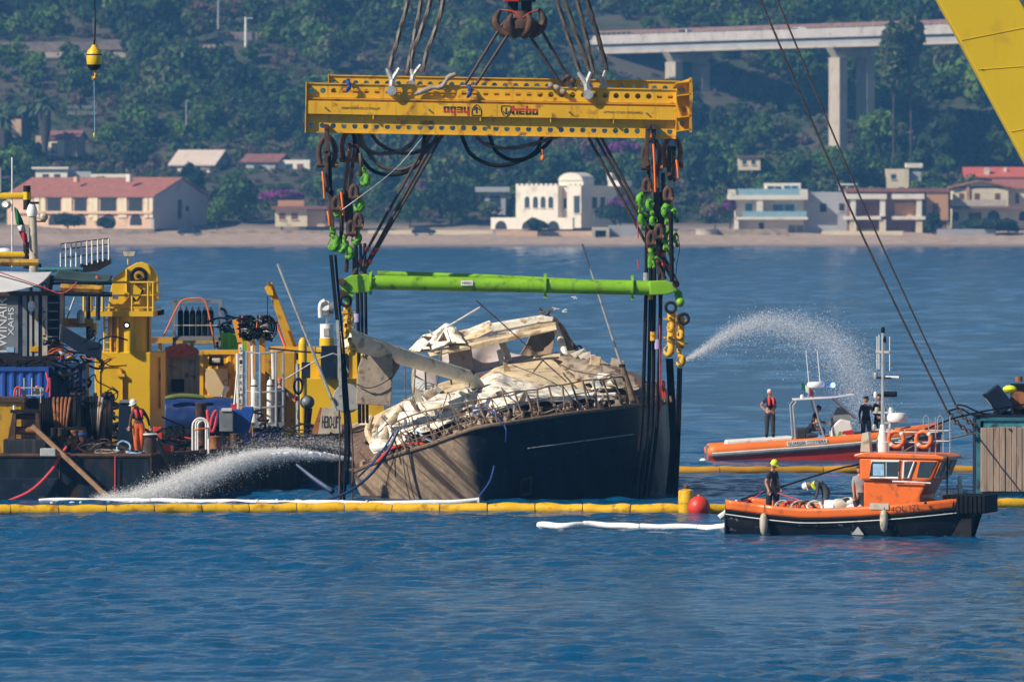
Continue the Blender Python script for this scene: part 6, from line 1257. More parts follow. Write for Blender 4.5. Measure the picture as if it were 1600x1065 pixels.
for k, m_ in enumerate((mat('flag_green', (.0, .12, .045), .85), mat('flag_white', (.5, .5, .5), .85), mat('flag_red', (.30, .01, .015), .85))):
    f0, f1 = [(0, .42), (.42, .6), (.6, 1)][k]
    mb = MB(); A = [(26,324),(28,340),(34,362),(40,382)]; B = [(22,334),(24,348),(31,372),(38,384)]; C = [(33,344),(38,362),(42,376),(43,386)]
    # hoist to fly along the droop
    mb.surf(lambda u, v: P(25+17*(f0+(f1-f0)*v)+(u-.5)*13*math.sin(math.pi*(.12+.8*(f0+(f1-f0)*v))), 323+62*(f0+(f1-f0)*v)+4*u, 286.8+.08*math.sin(u*7+v*3)), 8, 6); mb.build('stripe', m_, FL, 60, solid=.01)
# gangway with white railing
GWY = thing('gangway', 'raised steel gangway with white railing at upper left', 'gangway', P(130, 425, 290)); mb = MB(); mb.pprism([(96,424),(126,416),(150,406),(172,404),(172,412),(150,424),(100,428)], 289, .9); mb.build('walkway', DRK, GWY, 0)
tp = lambda x: 381-8.5*(x-95)/75
for x in (95,103,111,119,127,136,144,153,161,170): mb = MB(); mb.tube([P(x, 424-18*(x-95)/75, 289), P(x, tp(x), 289)], .035, 6); mb.build('baluster', WHT, GWY)
for dy in (0, 9, 22): mb = MB(); mb.tube([P(95, tp(95)+dy, 289), P(170, tp(170)+dy, 289)], .022, 6); mb.build('hand_rail', DRK, GWY)
# gas bottle rack
RK = thing('bottle_rack', 'grey frame rack holding black gas cylinders', 'rack', P(308, 548, 293))
for x in (272, 344): mb = MB(); mb.pbox(x-2.5, x+2.5, 468, 548, 292.6, .25); mb.pbox(x-2.5, x+2.5, 470, 548, 293.6, .2); mb.build('post', GREYC, RK, 0)
for y in (468, 525): mb = MB(); mb.pbox(274, 342, y, y+5, 292.62, .2); mb.build('cross_bar', GREYC, RK, 0)
mb = MB(); mb.pbox(270, 346, 527, 532, 292.6, 1.2); mb.build('tray', GREYC, RK, 0); mb = MB(); mb.pbox(272, 344, 507, 509, 292.58, .04); mb.build('retaining_bar', GALV, RK, 0)
for k in range(6):
    x = 282+k*9.5; q = P(x, 527, 293); s = thing('gas_cylinder', ['leftmost','second','third','fourth','fifth','rightmost'][k]+' black gas cylinder standing in the grey rack', 'gas cylinder', q, 'gas cylinders in the rack'); mb = MB(); mb.lathe([(.095, 0), (.098, .03), (.098, .85), (.075, .95)], q, 14); mb.build('body', BLKR, s); mb = MB(); mb.lathe([(.075, .95), (.045, 1.0), (.03, 1.05), (.03, 1.12)], q, 12); mb.build('neck', GALV, s)
for pts, m_, lab in (([(256,524),(272,490),(284,470),(300,466)], ORR, 'orange strap over the left of the bottle rack'), ([(300,466),(320,470),(330,510),(336,545)], ORR, 'orange strap down the right of the bottle rack'), ([(344,482),(352,486),(356,508),(364,516)], BLK, 'thick black hose coming from the bottle rack')):
    rope('ratchet_strap', lab, [(x, y, 292.4) for x, y in pts], .028 if m_ is ORR else .05, m_, None, 'strap', 12)
t = thing('crossbeam_platform', 'yellow raised platform behind the gas bottle rack', 'platform', P(300, 560, 294)); mb = MB(); mb.pbox(236, 372, 527, 536, 294, .8); mb.build('beam', YELD, t, 0)
for x in (250, 300, 360): mb = MB(); mb.pbox(x-3, x+3, 536, 600, 294.2, .25); mb.build('leg', YELD, t, 0)
mb = MB(); mb.patch([[(258,545,292.5),(285,540,292.5),(310,548,292.5)], [(258,558,291.8),(285,556,291.8),(310,557,291.8)]], 14, 8, .12, 3, 31, .1); mb.solo('orange_net', mat('orange_net', (.60, .12, .05), .8, 0, .3, 8), 'heap of orange netting on the grey-white container', 'netting', solid=.03)
t = thing('lime_crate', 'lime green slatted crate beside the bottle rack', 'crate', P(357, 548, 291)); 
for k in range(5): mb = MB(); mb.pbox(345, 384, 520+k*5.4, 524+k*5.4, 291.1, .05); mb.build('slat', GREEN, t, 0)
mb = MB(); mb.pbox(345, 384, 521, 547, 291.2, .6); mb.build('box', GREEN, t, 0)
for x in (345, 356, 380): mb = MB(); mb.pbox(x, x+4, 519, 548, 291.05, .05); mb.build('upright', GREEN, t, 0)
# blue tarp box, green mat
t = thing('tarped_bin', 'long blue tarpaulin covered bin beneath the containers', 'bin', (X(310, 281), 281, DZ)); mb = MB(); mb.patch([[(257,624,283),(310,622,283),(364,622,283)], [(257,628,281),(310,627,281),(364,627,281)], [(257,650,280.7),(310,650,280.7),(364,648,280.7)], [(257,672,280.8),(310,668,280.8),(364,664,280.8)]], 26, 14, .03, 2.2, 33, .03); mb.build('tarp', BLUT, t, 50, solid=.02); mb = MB(); dbox(mb, 258, 363, 630, 281.3, 2); mb.build('box', NAVY, t, 0)
mb = MB(); mb.tube(cat_rom([P(258,622,280.6), P(285,618,280.6), P(320,621,280.6)], 8), [.06,.08,.09,.09,.09,.09,.09,.08,.06], 10); mb.solo('rolled_mat', OLIV, 'rolled green mat lying on the blue tarpaulin', 'mat')
# white hoops
t = thing('hoop_rail', 'white tubular hoop railing on the barge edge', 'railing', (X(313, 272), 272, DZ))
for k, (x0, x1, Yk) in enumerate(((301, 326, 271.6), (306, 322, 272.2), (309, 325, 272.8))):
    zt = Zr(653+2*k, Yk); a, c = X(x0, Yk), X(x1, Yk); rr = (c-a)/2; mb = MB(); mb.tube([(a, Yk, DZ-.05), (a, Yk, zt-rr)]+[((a+c)/2-rr*math.cos(i*math.pi/8), Yk, zt-rr+rr*math.sin(i*math.pi/8)) for i in range(1, 8)]+[(c, Yk, zt-rr), (c, Yk, DZ-.05)], .035, 8); mb.build('hoop', WHT, t)
mb = MB(); mb.tube([P(303,672,271.4), P(312,670,271.4), P(326,668,271.6)], .03, 6); mb.build('orange_tape', ORR, t)
def coil(label, px, row, Y, r, m, turns=5, name='hose_coil', tilt=60):
    mb = MB(); n = turns*22; q = P(px, row, Y); M_ = RX(tilt); rr = random.Random(int(px)); mb.tube([q+M_@Vector((r*(1+.06*math.sin(i*.31))*math.cos(i*2*math.pi/22), r*(1+.05*math.cos(i*.23))*math.sin(i*2*math.pi/22), .03*math.sin(i*.4)+.02*i/22)) for i in range(n)], .028, 6); mb.solo(name, m, label, 'hose')
coil('pale blue hose coil standing on deck left of the worker', 193, 700, 269.2, .22, LBLU, 4, tilt=75); coil('pale blue hose lying flat at the worker feet', 212, 707, 268.9, .34, LBLU, 3, tilt=8); coil('tangled brown rope coil on the deck below the winch', 166, 709, 269.0, .4, MUD, 4, 'rope_coil', 8); coil('red rope coil on deck left of the white hoops', 300, 690, 275, .35, REDR, 4, 'rope_coil', 12); coil('dark rope coil amid the deck clutter', 272, 695, 273, .45, BLK, 5, 'rope_coil', 10)
rope('hung_hose', 'pink-red hose hung in loops beside the rusty column', [(324,640,273.6),(326,665,273.5),(332,674,273.5),(337,660,273.5),(338,642,273.6),(332,650,273.5),(328,668,273.5)], .05, REDR, None, 'hose', 26); rope('hung_hose', 'red rope bunch hung on the blue container', [(72,582,280.7),(76,600,280.6),(73,612,280.6),(78,590,280.6),(78,620,280.6)], .035, REDR, None, 'rope', 22)
t = thing('grey_cabinet', 'grey deck cabinet with white pad on top', 'cabinet', (X(357, 278), 278.4, DZ)); mb = MB(); mb.pbox(343, 364, 641, 674, 278, .8); mb.build('body', GREYC, t, 0, bevel=.02); mb = MB(); mb.pbox(346, 362, 638, 642, 277.95, .7); mb.build('pad', WTARP, t, 0); mb = MB(); mb.box(X(345, 278), X(362, 278), 278.1, 278.7, DZ, Zr(674, 278)); mb.build('stand', DRK, t, 0)
t = thing('blue_cabinet', 'bright blue deck box with sloping funnel sides', 'cabinet', (X(382, 279), 279.4, DZ)); mb = MB(); mb.pprism([(364,640),(376,640),(378,636),(394,636),(396,640),(388,676),(392,690),(374,690),(364,676)], 278.8, 1.0); mb.build('hopper', BLUC, t, 0, bevel=.02); mb = MB(); mb.box(X(368, 279), X(390, 279), 279, 279.7, DZ, DZ+.4); mb.build('stand', BLUD, t, 0)
t = thing('lantern_post', 'short post with red lantern by the blue deck box', 'lantern', (X(363, 280), 280, DZ)); mb = MB(); mb.pbox(361, 370, 630, 640, 280, .25); mb.build('lantern', RED, t, 0); mb = MB(); mb.tube([P(366,632,280), P(370,585,280.2)], .03, 6); mb.build('staff', WHT, t); mb = MB(); mb.box(X(362,280), X(369,280), 280, 280.2, DZ, Zr(640,280)); mb.build('post', DRK, t, 0)
# lift frame with umbilical reels
LF = thing('umbilical_frame', 'tall orange-yellow frame carrying black umbilical reels', 'frame', (X(400, 287), 287, DZ))
ORY = mat('orange_yellow_paint', (.70, .30, .02), .45, 0, .08, 1)
mb = MB(); mb.pprism([(363,500),(371,498),(380,535),(372,538)], 286.9, .4); mb.build('upper_arm', ORY, LF, 0)
for x0, x1, y0 in ((372,380,535),(385,391,532),(394,399,530),(405,414,520)): mb = MB(); mb.box(X(x0, 287), X(x1, 287), 286.9, 287.3, DZ, Zr(y0, 287)); up = mb.build('upright', ORY, LF, 0)
mb = MB(); mb.pbox(373.5, 379, 538, 632, 286.87, .03); pl = mb.build('name_board', WHT, LF, 0)
for k, ch in enumerate('SMITFRAME'): text_mesh(ch, 'letter', TINK, pl, P(376.2, 546+k*9.6+(4 if k > 3 else 0), 286.865), .14, None, .002, .09)
for x in (384, 412):
    mb = MB(); mb.lathe([(.45, -.22), (.45, -.18), (.30, -.16), (.30, .16), (.45, .18), (.45, .22)], P(x, 512, 287.2), 20, RY(90) @ RZ(0)); rl = mb.build('reel', BLKR, LF)
    for k in range(9): mb = MB(); mb.torus(P(x-4+k, 512, 287.2), .36+.03*(k % 3), .03, RY(80+5*(k % 4)) @ RX(k*7), 26, 6); mb.build('umbilical_turn', [BLKR, BLK, WIRED, REDR, BLK, ORR][k % 6], rl)
# silver bottle frame
t = thing('cylinder_cage', 'silver tubular cage for two white diving cylinders', 'cage', (X(418, 285), 285, DZ))
for x, y0 in ((385,548),(407,552),(432,550),(442,552)): mb = MB(); mb.tube([(X(x, 285), 284.6 if x in (407, 432) else 285.5, Zr(665, 285)), (X(x, 285), 284.6 if x in (407, 432) else 285.5, Zr(y0, 285))], .045, 7); mb.build('tube', STEEL, t)
for y in (550, 611, 635, 664): mb = MB(); mb.tube([P(385, y, 285.5), P(407, y+2, 284.6), P(432, y, 284.6), P(442, y-1, 285.5)], .035, 7); mb.build('ring_tube', STEEL, t)
mb = MB(); mb.pbox(388, 444, 660, 668, 284.6, .9); mb.build('base', GREYC, t, 0); mb = MB(); mb.box(X(395,285), X(440,285), 284.9, 285.4, DZ, Zr(668,285)); mb.build('stand', BLUC, t, 0)
for x, w in ((397, 'left'), (422, 'right')):
    q = P(x, 660, 285.05); s = thing('diving_cylinder', w+' tall white diving cylinder in the silver cage', 'cylinder', q, 'white diving cylinders'); mb = MB(); mb.lathe([(.10, 0), (.115, .04), (.115, 1.3), (.09, 1.42), (.05, 1.47)], q, 16); mb.build('body', WHT, s); mb = MB(); mb.lathe([(.03, 1.47), (.03, 1.58)], q, 8); mb.build('valve', GALV, s); mb = MB(); mb.lathe([(.118, 1.24), (.118, 1.28)], q, 16); mb.build('band', BLKR, s)
for x, y0, y1, m_, lab in ((372,552,640,WHT,'tall white pipe left of the umbilical frame'), (395,540,600,WHTP,'corrugated white pipe inside the umbilical frame'), (427,548,592,WHT,'white pipe above the right diving cylinder')): stick('white_pipe', lab, 'pipe', [(x, y1, 286.4), (x-1, y0, 286.4)], .055, m_, 'white pipes by the frames')
# small yellow jib crane
t = thing('knuckle_jib', 'slim worn yellow crane jib leaning above the deck', 'crane', P(462, 560, 292)); mb = MB(); mb.prism([P(418,449,291.8), P(427,445,291.8), P(472,562,291.8), P(455,562,291.8)], (0, .35, 0)); mb.build('jib', YELD, t, 0, bevel=.02); mb = MB(); mb.pprism([(413,449),(425,440),(427,462),(418,460)], 291.7, .5); mb.build('head', YEL, t, 0); mb = MB(); mb.tube([P(421,447,291.6), P(420,441,291.6)], .06, 7); mb.build('sheave_pin', RUS2, t)
mb = MB(); mb.tube([P(418,462,291.7), P(418,500,291.7)], .018, 5); mb.build('hoist_wire', DRK, t); mb = MB(); mb.tube([P(430,500,291.5), P(446,542,291.5), P(449,552,291.5)], .05, 6); mb.build('orange_hose', ORR, t)
# yellow tank house and vessel behind
t = thing('yellow_deckhouse', 'worn yellow steel deckhouse behind the silver cage', 'deckhouse', (X(450, 290), 290, DZ)); mb = MB(); dbox(mb, 410, 461, 550, 290, 2.2); mb.build('casing', YELD, t, 0, bevel=.03); mb = MB(); mb.pbox(422, 492, 542, 551, 291, 1.8); mb.build('roof_coaming', YEL, t, 0)
t = thing('vent_pipe', 'yellow vent pipe with rounded cap', 'pipe', (X(473, 289), 289, DZ)); q = P(473, 600, 289); mb = MB(); mb.lathe([(.15, DZ-q.z), (.15, 1.35), (.13, 1.5), (.07, 1.6), (.02, 1.63)], q, 16); mb.build('pipe', YEL2, t); mb = MB(); mb.obox(P(478, 578, 288.6), .30, .3, .55); mb.build('grey_box', GREYC, t, 0)
t = thing('hose_post', 'post with blue hose loop and red valve', 'hose post', (X(466, 287), 287, DZ)); mb = MB(); mb.tube([(X(466, 287), 287, DZ), P(465, 568, 287)], .07, 8); mb.build('post', GALV, t); mb = MB(); mb.torus(P(466, 603, 286.8), .2, .05, RX(90) @ Matrix.Diagonal((.7, 1.3, 1)), 24, 6); mb.build('hose_loop', NAVY, t); mb = MB(); mb.ball(P(463, 623, 286.8), .07, .06, .1, 8, 6); mb.build('valve', RED, t)
t = thing('outboard_engine', 'grey covered pump engine beside the yellow vessel', 'engine', (X(482, 286), 286, DZ)); mb = MB(); mb.ball(P(480, 628, 286), .26, .3, .24, 14, 8); mb.build('cowl', GREYC, t); mb = MB(); mb.pprism([(476,636),(488,638),(482,690),(474,690)], 285.9, .3); mb.build('leg', DRK, t, 0)
VB = thing('support_vessel', 'bright yellow support vessel lying behind the barge', 'vessel', (X(520, 306), 306, 0))
mb = MB(); mb.pprism([(455,690),(478,592),(600,592),(600,700)], 304, 4); mb.build('hull', YEL2, VB, 0); mb = MB(); mb.pbox(463, 575, 544, 592, 305.5, 2.5); mb.build('deckhouse', YEL2, VB, 0, bevel=.03); mb = MB(); mb.pbox(503, 524, 586, 592, 305.4, .1); mb.build('grey_strip', GREYL, VB, 0)
for x0, x1, y0, y1, m_ in ((501, 513, 550, 572, GLASS), (530, 545, 552, 590, NAVY), (497, 501, 572, 586, YEL)): mb = MB(); mb.pbox(x0, x1, y0, y1, 305.42, .1); mb.build('window' if m_ is GLASS else 'door', m_, VB, 0)
mb = MB(); mb.pbox(502, 527, 540, 592, 303.6, .8); mb.build('winch_tower', NAVY, VB, 0); mb = MB(); mb.cyl(P(511, 541, 304), P(511, 528, 304), .28, 18); mb.build('yellow_collar', YEL2, VB); mb = MB(); mb.cyl(P(511, 528, 304), P(511, 506, 304), .26, 18); wc = mb.build('white_column', WHT, VB); mb = MB(); mb.obox(P(510, 519, 303.75), .2, .06, .28); mb.build('hatch', GREYL, wc, 0)
mb = MB(); mb.lathe([(.2, -.22), (.24, -.1), (.24, .1), (.2, .22)], P(508, 480, 304), 18, RX(70) @ RZ(0)); hd2 = mb.build('crane_head', WHT, VB); mb = MB(); mb.cyl(P(514, 481, 303.8), P(521, 481, 303.8), .22, 16); mb.build('head_motor', GREYC, hd2); mb = MB(); mb.tube(cat_rom([P(508,470,303.8), P(501,476,303.8), P(501,496,303.8)], 8), .09, 8); mb.build('head_arm', WHT, hd2); mb = MB(); mb.tube([P(511,507,304), P(511,498,304), P(515,490,304)], .05, 7); mb.tube([P(514,500,304), P(521,490,304)], .035, 6); mb.build('neck', WHT, hd2)
t = thing('name_board', 'tilted cream board with dark painted name by the straps', 'board', (X(515, 283.5), 283.5, DZ)); mb = MB(); mb.pprism([(497,678),(503,637),(532,634),(534,676)], 283.3, .12); mb.build('board', BEIGEP, t, 0); mb = MB(); mb.pprism([(486,678),(500,637),(503,637),(497,678)], 283.4, .5); mb.build('rusty_side', RUS2, t, 0); text_mesh('HEBO-LIFT', 'lettering', TINK, t, P(517, 659, 283.29), .42, RY(2), .002, .62)
mb = MB(); mb.lathe([(.50, -.4), (.52, -.3), (.52, .3), (.50, .4)], P(543, 622, 295), 22, RX(90)); mb.solo('grey_drum', GREYL, 'large round grey drum end behind the black straps', 'drum')
for q, r_, m_, lab in (([(446,592),(520,552),(545,582)], .025, GALV, 'thin grey stay crossing before the yellow vessel'), ([(420,544),(470,549),(512,552)], .03, NAVY, 'dark pipe running to the winch tower')): rope('stay_wire', lab, [(x, y, 284) for x, y in q], r_, m_, None, 'wire', 8)
# barge side details
stick('mooring_pole', 'long tan timber pole slanting from fairlead to water', 'pole', [(50,665,267.6), (110,721,267.4), (172,780,267.2)], .085, TIMB)
rope('red_hose', 'red hose hanging from the barge bow to the water', [(104,698,267.7),(94,712,267.6),(80,735,267.6),(45,768,267.5),(-10,790,267.4)], .05, REDR, None, 'hose', 20)
stick('black_fender_pole', 'black pole leaning on the barge corner right of the bollard', 'pole', [(246,690,268.4), (258,714,268.2), (273,742,268.2)], .075, BLKR)
stick('thin_red_pipe', 'thin red vertical pipe on the barge bow plating', 'pipe', [(180,712,267.85), (180,778,267.85)], .022, REDR)
t = thing('steel_ramp', 'narrow blue steel ramp dipping into the water by the hull', 'ramp', P(490, 770, 270)); mb = MB(); mb.tube([P(464,726,270.6), P(490,747,270.1), P(520,768,269.5)], [.05, .08, .09], 6); mb.build('plate', BLUD, t, 0); mb = MB(); mb.tube([P(463,724,270.9), P(520,764,269.5)], .012, 6); mb.build('edge', GREYC, t)
# loose deck clutter as single pieces
cl = [('crate', 76, 706, .5, .4, .25, GREYL, 'pale grey box on deck between the dark posts'), ('crate', 145, 702, .45, .4, .3, BEIGEP, 'cream wooden block at the foot of the winch'), ('crate', 247, 683, .3, .5, .5, REDT, 'dark red locker behind the white-capped bollard'), ('crate', 178, 686, .35, .4, .35, YEL, 'small yellow box beside the console'), ('crate', 262, 700, .35, .3, .22, RED, 'red box at the barge corner edge'), ('crate', 270, 684, 1.2, .5, .12, GREYC, 'grey plank stack lying in the deck clutter'), ('crate', 283, 672, 1.6, .4, .08, GALV, 'pale scaffold boards lying on the deck'), ('crate', 292, 681, .5, .4, .2, REDT, 'dark red pump unit in the deck clutter'), ('crate', 279, 690, .9, .5, .15, BLKR, 'black hatch cover on the deck'), ('crate', 350, 687, .4, .3, .2, RUS, 'rusty iron block by the stub bollards'), ('crate', 304, 666, .25, .2, .2, WHT, 'white bracket on the deck behind the hoops')]
for nm, x, y, w, d, h, m_, lab in cl:
    Yc = F*(CAMZ-DZ)/(y+6-HZ); mb = MB(); mb.obox((X(x, Yc), Yc, DZ+h/2), w, d, h, RZ(random.Random(x).uniform(-20, 20))); mb.solo('deck_box', m_, lab, 'box', smooth=0, bevel=.02)
t = thing('survey_frame', 'white instrument frame with red straps on the yellow housing', 'frame', P(50, 636, 273)); 
for x0, y0, x1, y1 in ((24,606,66,606),(24,618,66,618),(38,622,38,590),(50,618,50,590),(64,606,64,640),(26,606,26,622)): mb = MB(); mb.tube([P(x0, y0, 272.6), P(x1, y1, 272.6)], .03, 6); mb.build('bar', GALV, t)
mb = MB(); mb.pbox(52, 68, 606, 616, 272.7, .3); mb.build('box', GREYL, t, 0); mb = MB(); mb.ball(P(59, 605, 272.8), .1, .1, .06, 10, 6); mb.build('beacon', ORR, t); mb = MB(); mb.tube(cat_rom([P(22,622,272.5), P(24,607,272.5), P(31,606,272.5), P(31,622,272.5)], 8), .04, 6); mb.build('strap', REDR, t); mb = MB(); mb.box(X(36,272.6), X(66,272.6), 272.8, 273.2, DZ, Zr(622,272.6)); mb.build('stand', DRK, t, 0)
# tangles of hose, rope and cable that nobody could count
def tangle(label, px0, px1, r0, r1, Y0, Y1, n, rad, m, seed, L=1.2):
    g = random.Random(seed); mb = MB()
    for k in range(n):
        Yk = g.uniform(Y0, Y1); q = P(g.uniform(px0, px1), g.uniform(r0, r1), Yk); pts = [q]
        for i in range(5): pts.append(pts[-1]+Vector((g.uniform(-.35, .35)*L, g.uniform(-.15, .15), g.uniform(-.16, .16)*L)))
        mb.tube(cat_rom(pts, 14), rad*g.uniform(.6, 1.5), 5)
    mb.solo('hose_tangle', m, label, 'hoses', kind='stuff')
tangle('tangle of dark hoses on deck beside the capped bollard', 258, 300, 676, 700, 272, 279, 30, .03, BLK, 1); tangle('tangle of brown ropes below the winch', 130, 205, 702, 710, 268.6, 269.6, 22, .018, RUS, 2); tangle('dark cables hanging under the slate tarpaulin', 92, 142, 530, 640, 281, 284, 34, .035, BLKR, 3, 1.6); tangle('few bright lines among the gear under the tarpaulin', 92, 130, 535, 566, 281, 282, 5, .012, ORR, 4)
tangle('dark cables looped on the umbilical reels', 374, 424, 500, 526, 286.4, 287.4, 44, .03, BLK, 5, .38); tangle('pale cables looped on the umbilical reels', 376, 424, 498, 524, 286.3, 287, 18, .018, GALV, 6, .38); tangle('red lines strewn over the deck clutter', 262, 302, 684, 698, 272, 277, 8, .025, REDR, 7); tangle('dark gear heaped behind the winch', 60, 180, 640, 690, 273.6, 277, 40, .05, DRK, 8, 1.4); tangle('dark cables over the stacked container front', -5, 92, 560, 576, 281.5, 282.6, 16, .03, BLKR, 9); tangle('dark pipes heaped behind the bottle rack', 348, 372, 486, 545, 291, 293, 18, .04, NAVY, 10); tangle('dark hoses along the barge side by the spray', 400, 530, 664, 690, 280, 286, 14, .03, DRK, 11)
# ---------------------------------------------------------------- people
def person(label, at, pose, top, legs, s=1.0, sleeve=True, hat=None, hair=HAIRD, vest=None, shoes=BLKR, rotz=0, skin=SKIN, belt=None, name='person', longs=True):
    """one continuous skinned body; joints in metres, x right, y away, z up, feet at z=0"""
    J = {'pel': (0,0,.95), 'spi': (0,0,1.12), 'che': (0,0,1.32), 'nek': (0,0,1.50), 'hed': (0,0,1.58),
         'shl': (-.17,0,1.42), 'ell': (-.25,.02,1.15), 'wrl': (-.24,-.06,.90), 'hnl': (-.24,-.08,.82), 'shr': (.17,0,1.42), 'elr': (.25,.02,1.15), 'wrr': (.24,-.06,.90), 'hnr': (.24,-.08,.82),
         'hil': (-.10,0,.90), 'knl': (-.11,-.02,.50), 'anl': (-.12,.02,.09), 'tol': (-.13,-.16,.04), 'hir': (.10,0,.90), 'knr': (.11,-.02,.50), 'anr': (.12,.02,.09), 'tor': (.13,-.16,.04)}
    RD = {'pel': .145, 'spi': .135, 'che': .165, 'nek': .062, 'hed': .07, 'sh': .078, 'el': .050, 'wr': .034, 'hn': .040, 'hi': .125, 'kn': .094, 'an': .074, 'to': .042}
    J.update(pose); M_ = RZ(rotz); K = {k: M_@(Vector(v)*s) for k, v in J.items()}
    E_ = [('pel','spi'),('spi','che'),('che','nek'),('nek','hed'),('che','shl'),('shl','ell'),('ell','wrl'),('wrl','hnl'),('che','shr'),('shr','elr'),('elr','wrr'),('wrr','hnr'),('pel','hil'),('hil','knl'),('knl','anl'),('anl','tol'),('pel','hir'),('hir','knr'),('knr','anr'),('anr','tor')]
    ks = list(K); me = bpy.data.meshes.new('tmp'); me.from_pydata([tuple(K[k]) for k in ks], [(ks.index(a), ks.index(b_)) for a, b_ in E_], []); ob = bpy.data.objects.new('tmp', me); COL.objects.link(ob)
    ob.modifiers.new('s', 'SKIN'); sm = ob.modifiers.new('d', 'SUBSURF'); sm.levels = 2; sm.render_levels = 2
    for i, k in enumerate(ks):
        r = RD.get(k, RD.get(k[:2], .05))*s; me.skin_vertices[0].data[i].radius = (r, r*(.82 if k in ('che', 'spi', 'pel') else 1)); me.skin_vertices[0].data[i].use_root = (k == 'pel')
    dg = bpy.context.evaluated_depsgraph_get(); em = bpy.data.meshes.new_from_object(ob.evaluated_get(dg)); bpy.data.objects.remove(ob)
    mb = MB(); mb.v = [v.co.copy() for v in em.vertices]; mb.f = [tuple(p.vertices) for p in em.polygons]; bpy.data.meshes.remove(em)
    par = list(range(len(mb.v)))
    def root(i):
        while par[i] != i: par[i] = par[par[i]]; i = par[i]
        return i
    for f in mb.f:
        for i in f[1:]: par[root(i)] = root(f[0])
    cnt = {}
    for i in range(len(mb.v)): cnt[root(i)] = cnt.get(root(i), 0)+1
    mk = max(cnt, key=cnt.get); keep = [i for i in range(len(mb.v)) if root(i) == mk]; ren = {o_: k for k, o_ in enumerate(keep)}
    mb.v, mb.f = [mb.v[i] for i in keep], [tuple(ren[i] for i in f) for f in mb.f if root(f[0]) == mk]      # drop stray skin islands
    nb = len(mb.f)
    hd = K['hed']-K['nek']; hd.normalize(); hc = K['hed']+hd*.105*s; fd = M_@Vector(pose.get('look', (0, -1, 0))); fd.normalize()
    zz = hd; yy = (-fd+zz*zz.dot(fd)); yy.normalize(); xx = yy.cross(zz); HM = Matrix((xx, yy, zz)).transposed()      # head frame: -y is the face
    mb.ball(hc, .078*s, .096*s, .118*s, 14, 10, HM); mb.ball(hc+HM@Vector((0, -.10, -.015))*s, .014*s, .022*s, .024*s, 6, 5, HM)
    for dx in (-1, 1): mb.ball(hc+HM@Vector((dx*.078, .01, -.01))*s, .012*s, .022*s, .03*s, 6, 5, HM)
    nh = len(mb.f)
    for sd in 'lr':                                # five unequal, bent fingers on each hand
        w_, h_ = K['wr'+sd], K['hn'+sd]; d_ = (h_-w_).normalized(); sx = d_.cross(Vector((.2, 1, .1))).normalized(); ix = d_.cross(sx)
        for k, (o_, l_) in enumerate(((-.028, .070), (-.009, .082), (.010, .076), (.028, .06))):
            b0 = h_+sx*o_*s; mb.tube([b0-d_*.01, b0+d_*l_*.6*s, b0+d_*l_*s+ix*.022*s], [.0095*s, .0085*s, .007*s], 6)
        b0 = w_.lerp(h_, .6)+sx*-.035*s; mb.tube([b0, b0+(d_*.03-sx*.03)*s, b0+(d_*.065-sx*.034)*s], [.011*s, .010*s, .008*s], 6)
    mats = [top, legs, skin, shoes]
    def seg(p, a, b_):
        ab = b_-a; t_ = max(0, min(1, (p-a).dot(ab)/max(ab.length_squared, 1e-9))); return (p-(a+ab*t_)).length
    idx = []
    for fi, f in enumerate(mb.f):
        c = sum((mb.v[i] for i in f), Vector())/len(f)
        if fi >= nb: idx.append(2); continue
        best = min(E_, key=lambda e: seg(c, K[e[0]], K[e[1]])); k = best[1]
        if k in ('nek', 'hed'): m = 2 if (k == 'hed' or (c-K['che']).dot(hd) > .14*s) else 0
        elif k[:2] in ('wr', 'hn'): m = 2 if (not sleeve or k[:2] == 'hn') else 0
        elif k[:2] == 'el': m = 0 if (sleeve or (c-K['sh'+k[2]]).length < .16*s) else 2
        elif k[:2] in ('sh',) or k in ('che', 'spi'): m = 0 if not (k == 'spi' and (c-K['pel']).dot((K['spi']-K['pel']).normalized()) < .05) else 1
        elif k[:2] == 'to': m = 3
        elif k[:2] == 'an': m = 3 if (c-K['an'+k[2]]).length < .07*s else (1 if longs else 2)
        else: m = 1
        idx.append(m)
    o = mb.build(name, mats[0], None, 60)
    for q in mats[1:]: o.data.materials.append(q)
    o.data.polygons.foreach_set('material_index', idx); o.location = at; tag(o, label, 'person'); ORG[o.name] = Vector()
    if hat is not None:
        kind, hm = hat; mb = MB()
        if kind == 'helmet':
            mb.lathe([(.128*s, -.005), (.115*s, .0), (.112*s, .05*s), (.09*s, .10*s), (.05*s, .128*s), (.01, .135*s)], hc+HM@Vector((0, .0, .035))*s, 18, HM); mb.obox(hc+HM@Vector((0, -.125, .035))*s, .17*s, .06*s, .012*s, HM); h_ = mb.build('helmet', hm, o)
            mb = MB(); mb.tube([hc+HM@Vector((a*.075, -.035, .04 if abs(a) == 1 else -.125))*s for a in (-1, -.3, .3, 1)], .006*s, 5); mb.build('chin_strap', BLKR, h_)
        else:
            mb.lathe([(.098*s, 0), (.10*s, .04*s), (.085*s, .085*s), (.03*s, .10*s)], hc+HM@Vector((0, .005, .035))*s, 14, HM); mb.obox(hc+HM@Vector((0, -.12, .04))*s, .13*s, .09*s, .012*s, HM); mb.build('cap', hm, o)
    else:
        mb = MB(); mb.ball(hc+HM@Vector((0, .018, .028))*s, .083*s, .092*s, .10*s, 12, 8, HM); mb.build('hair', hair, o)
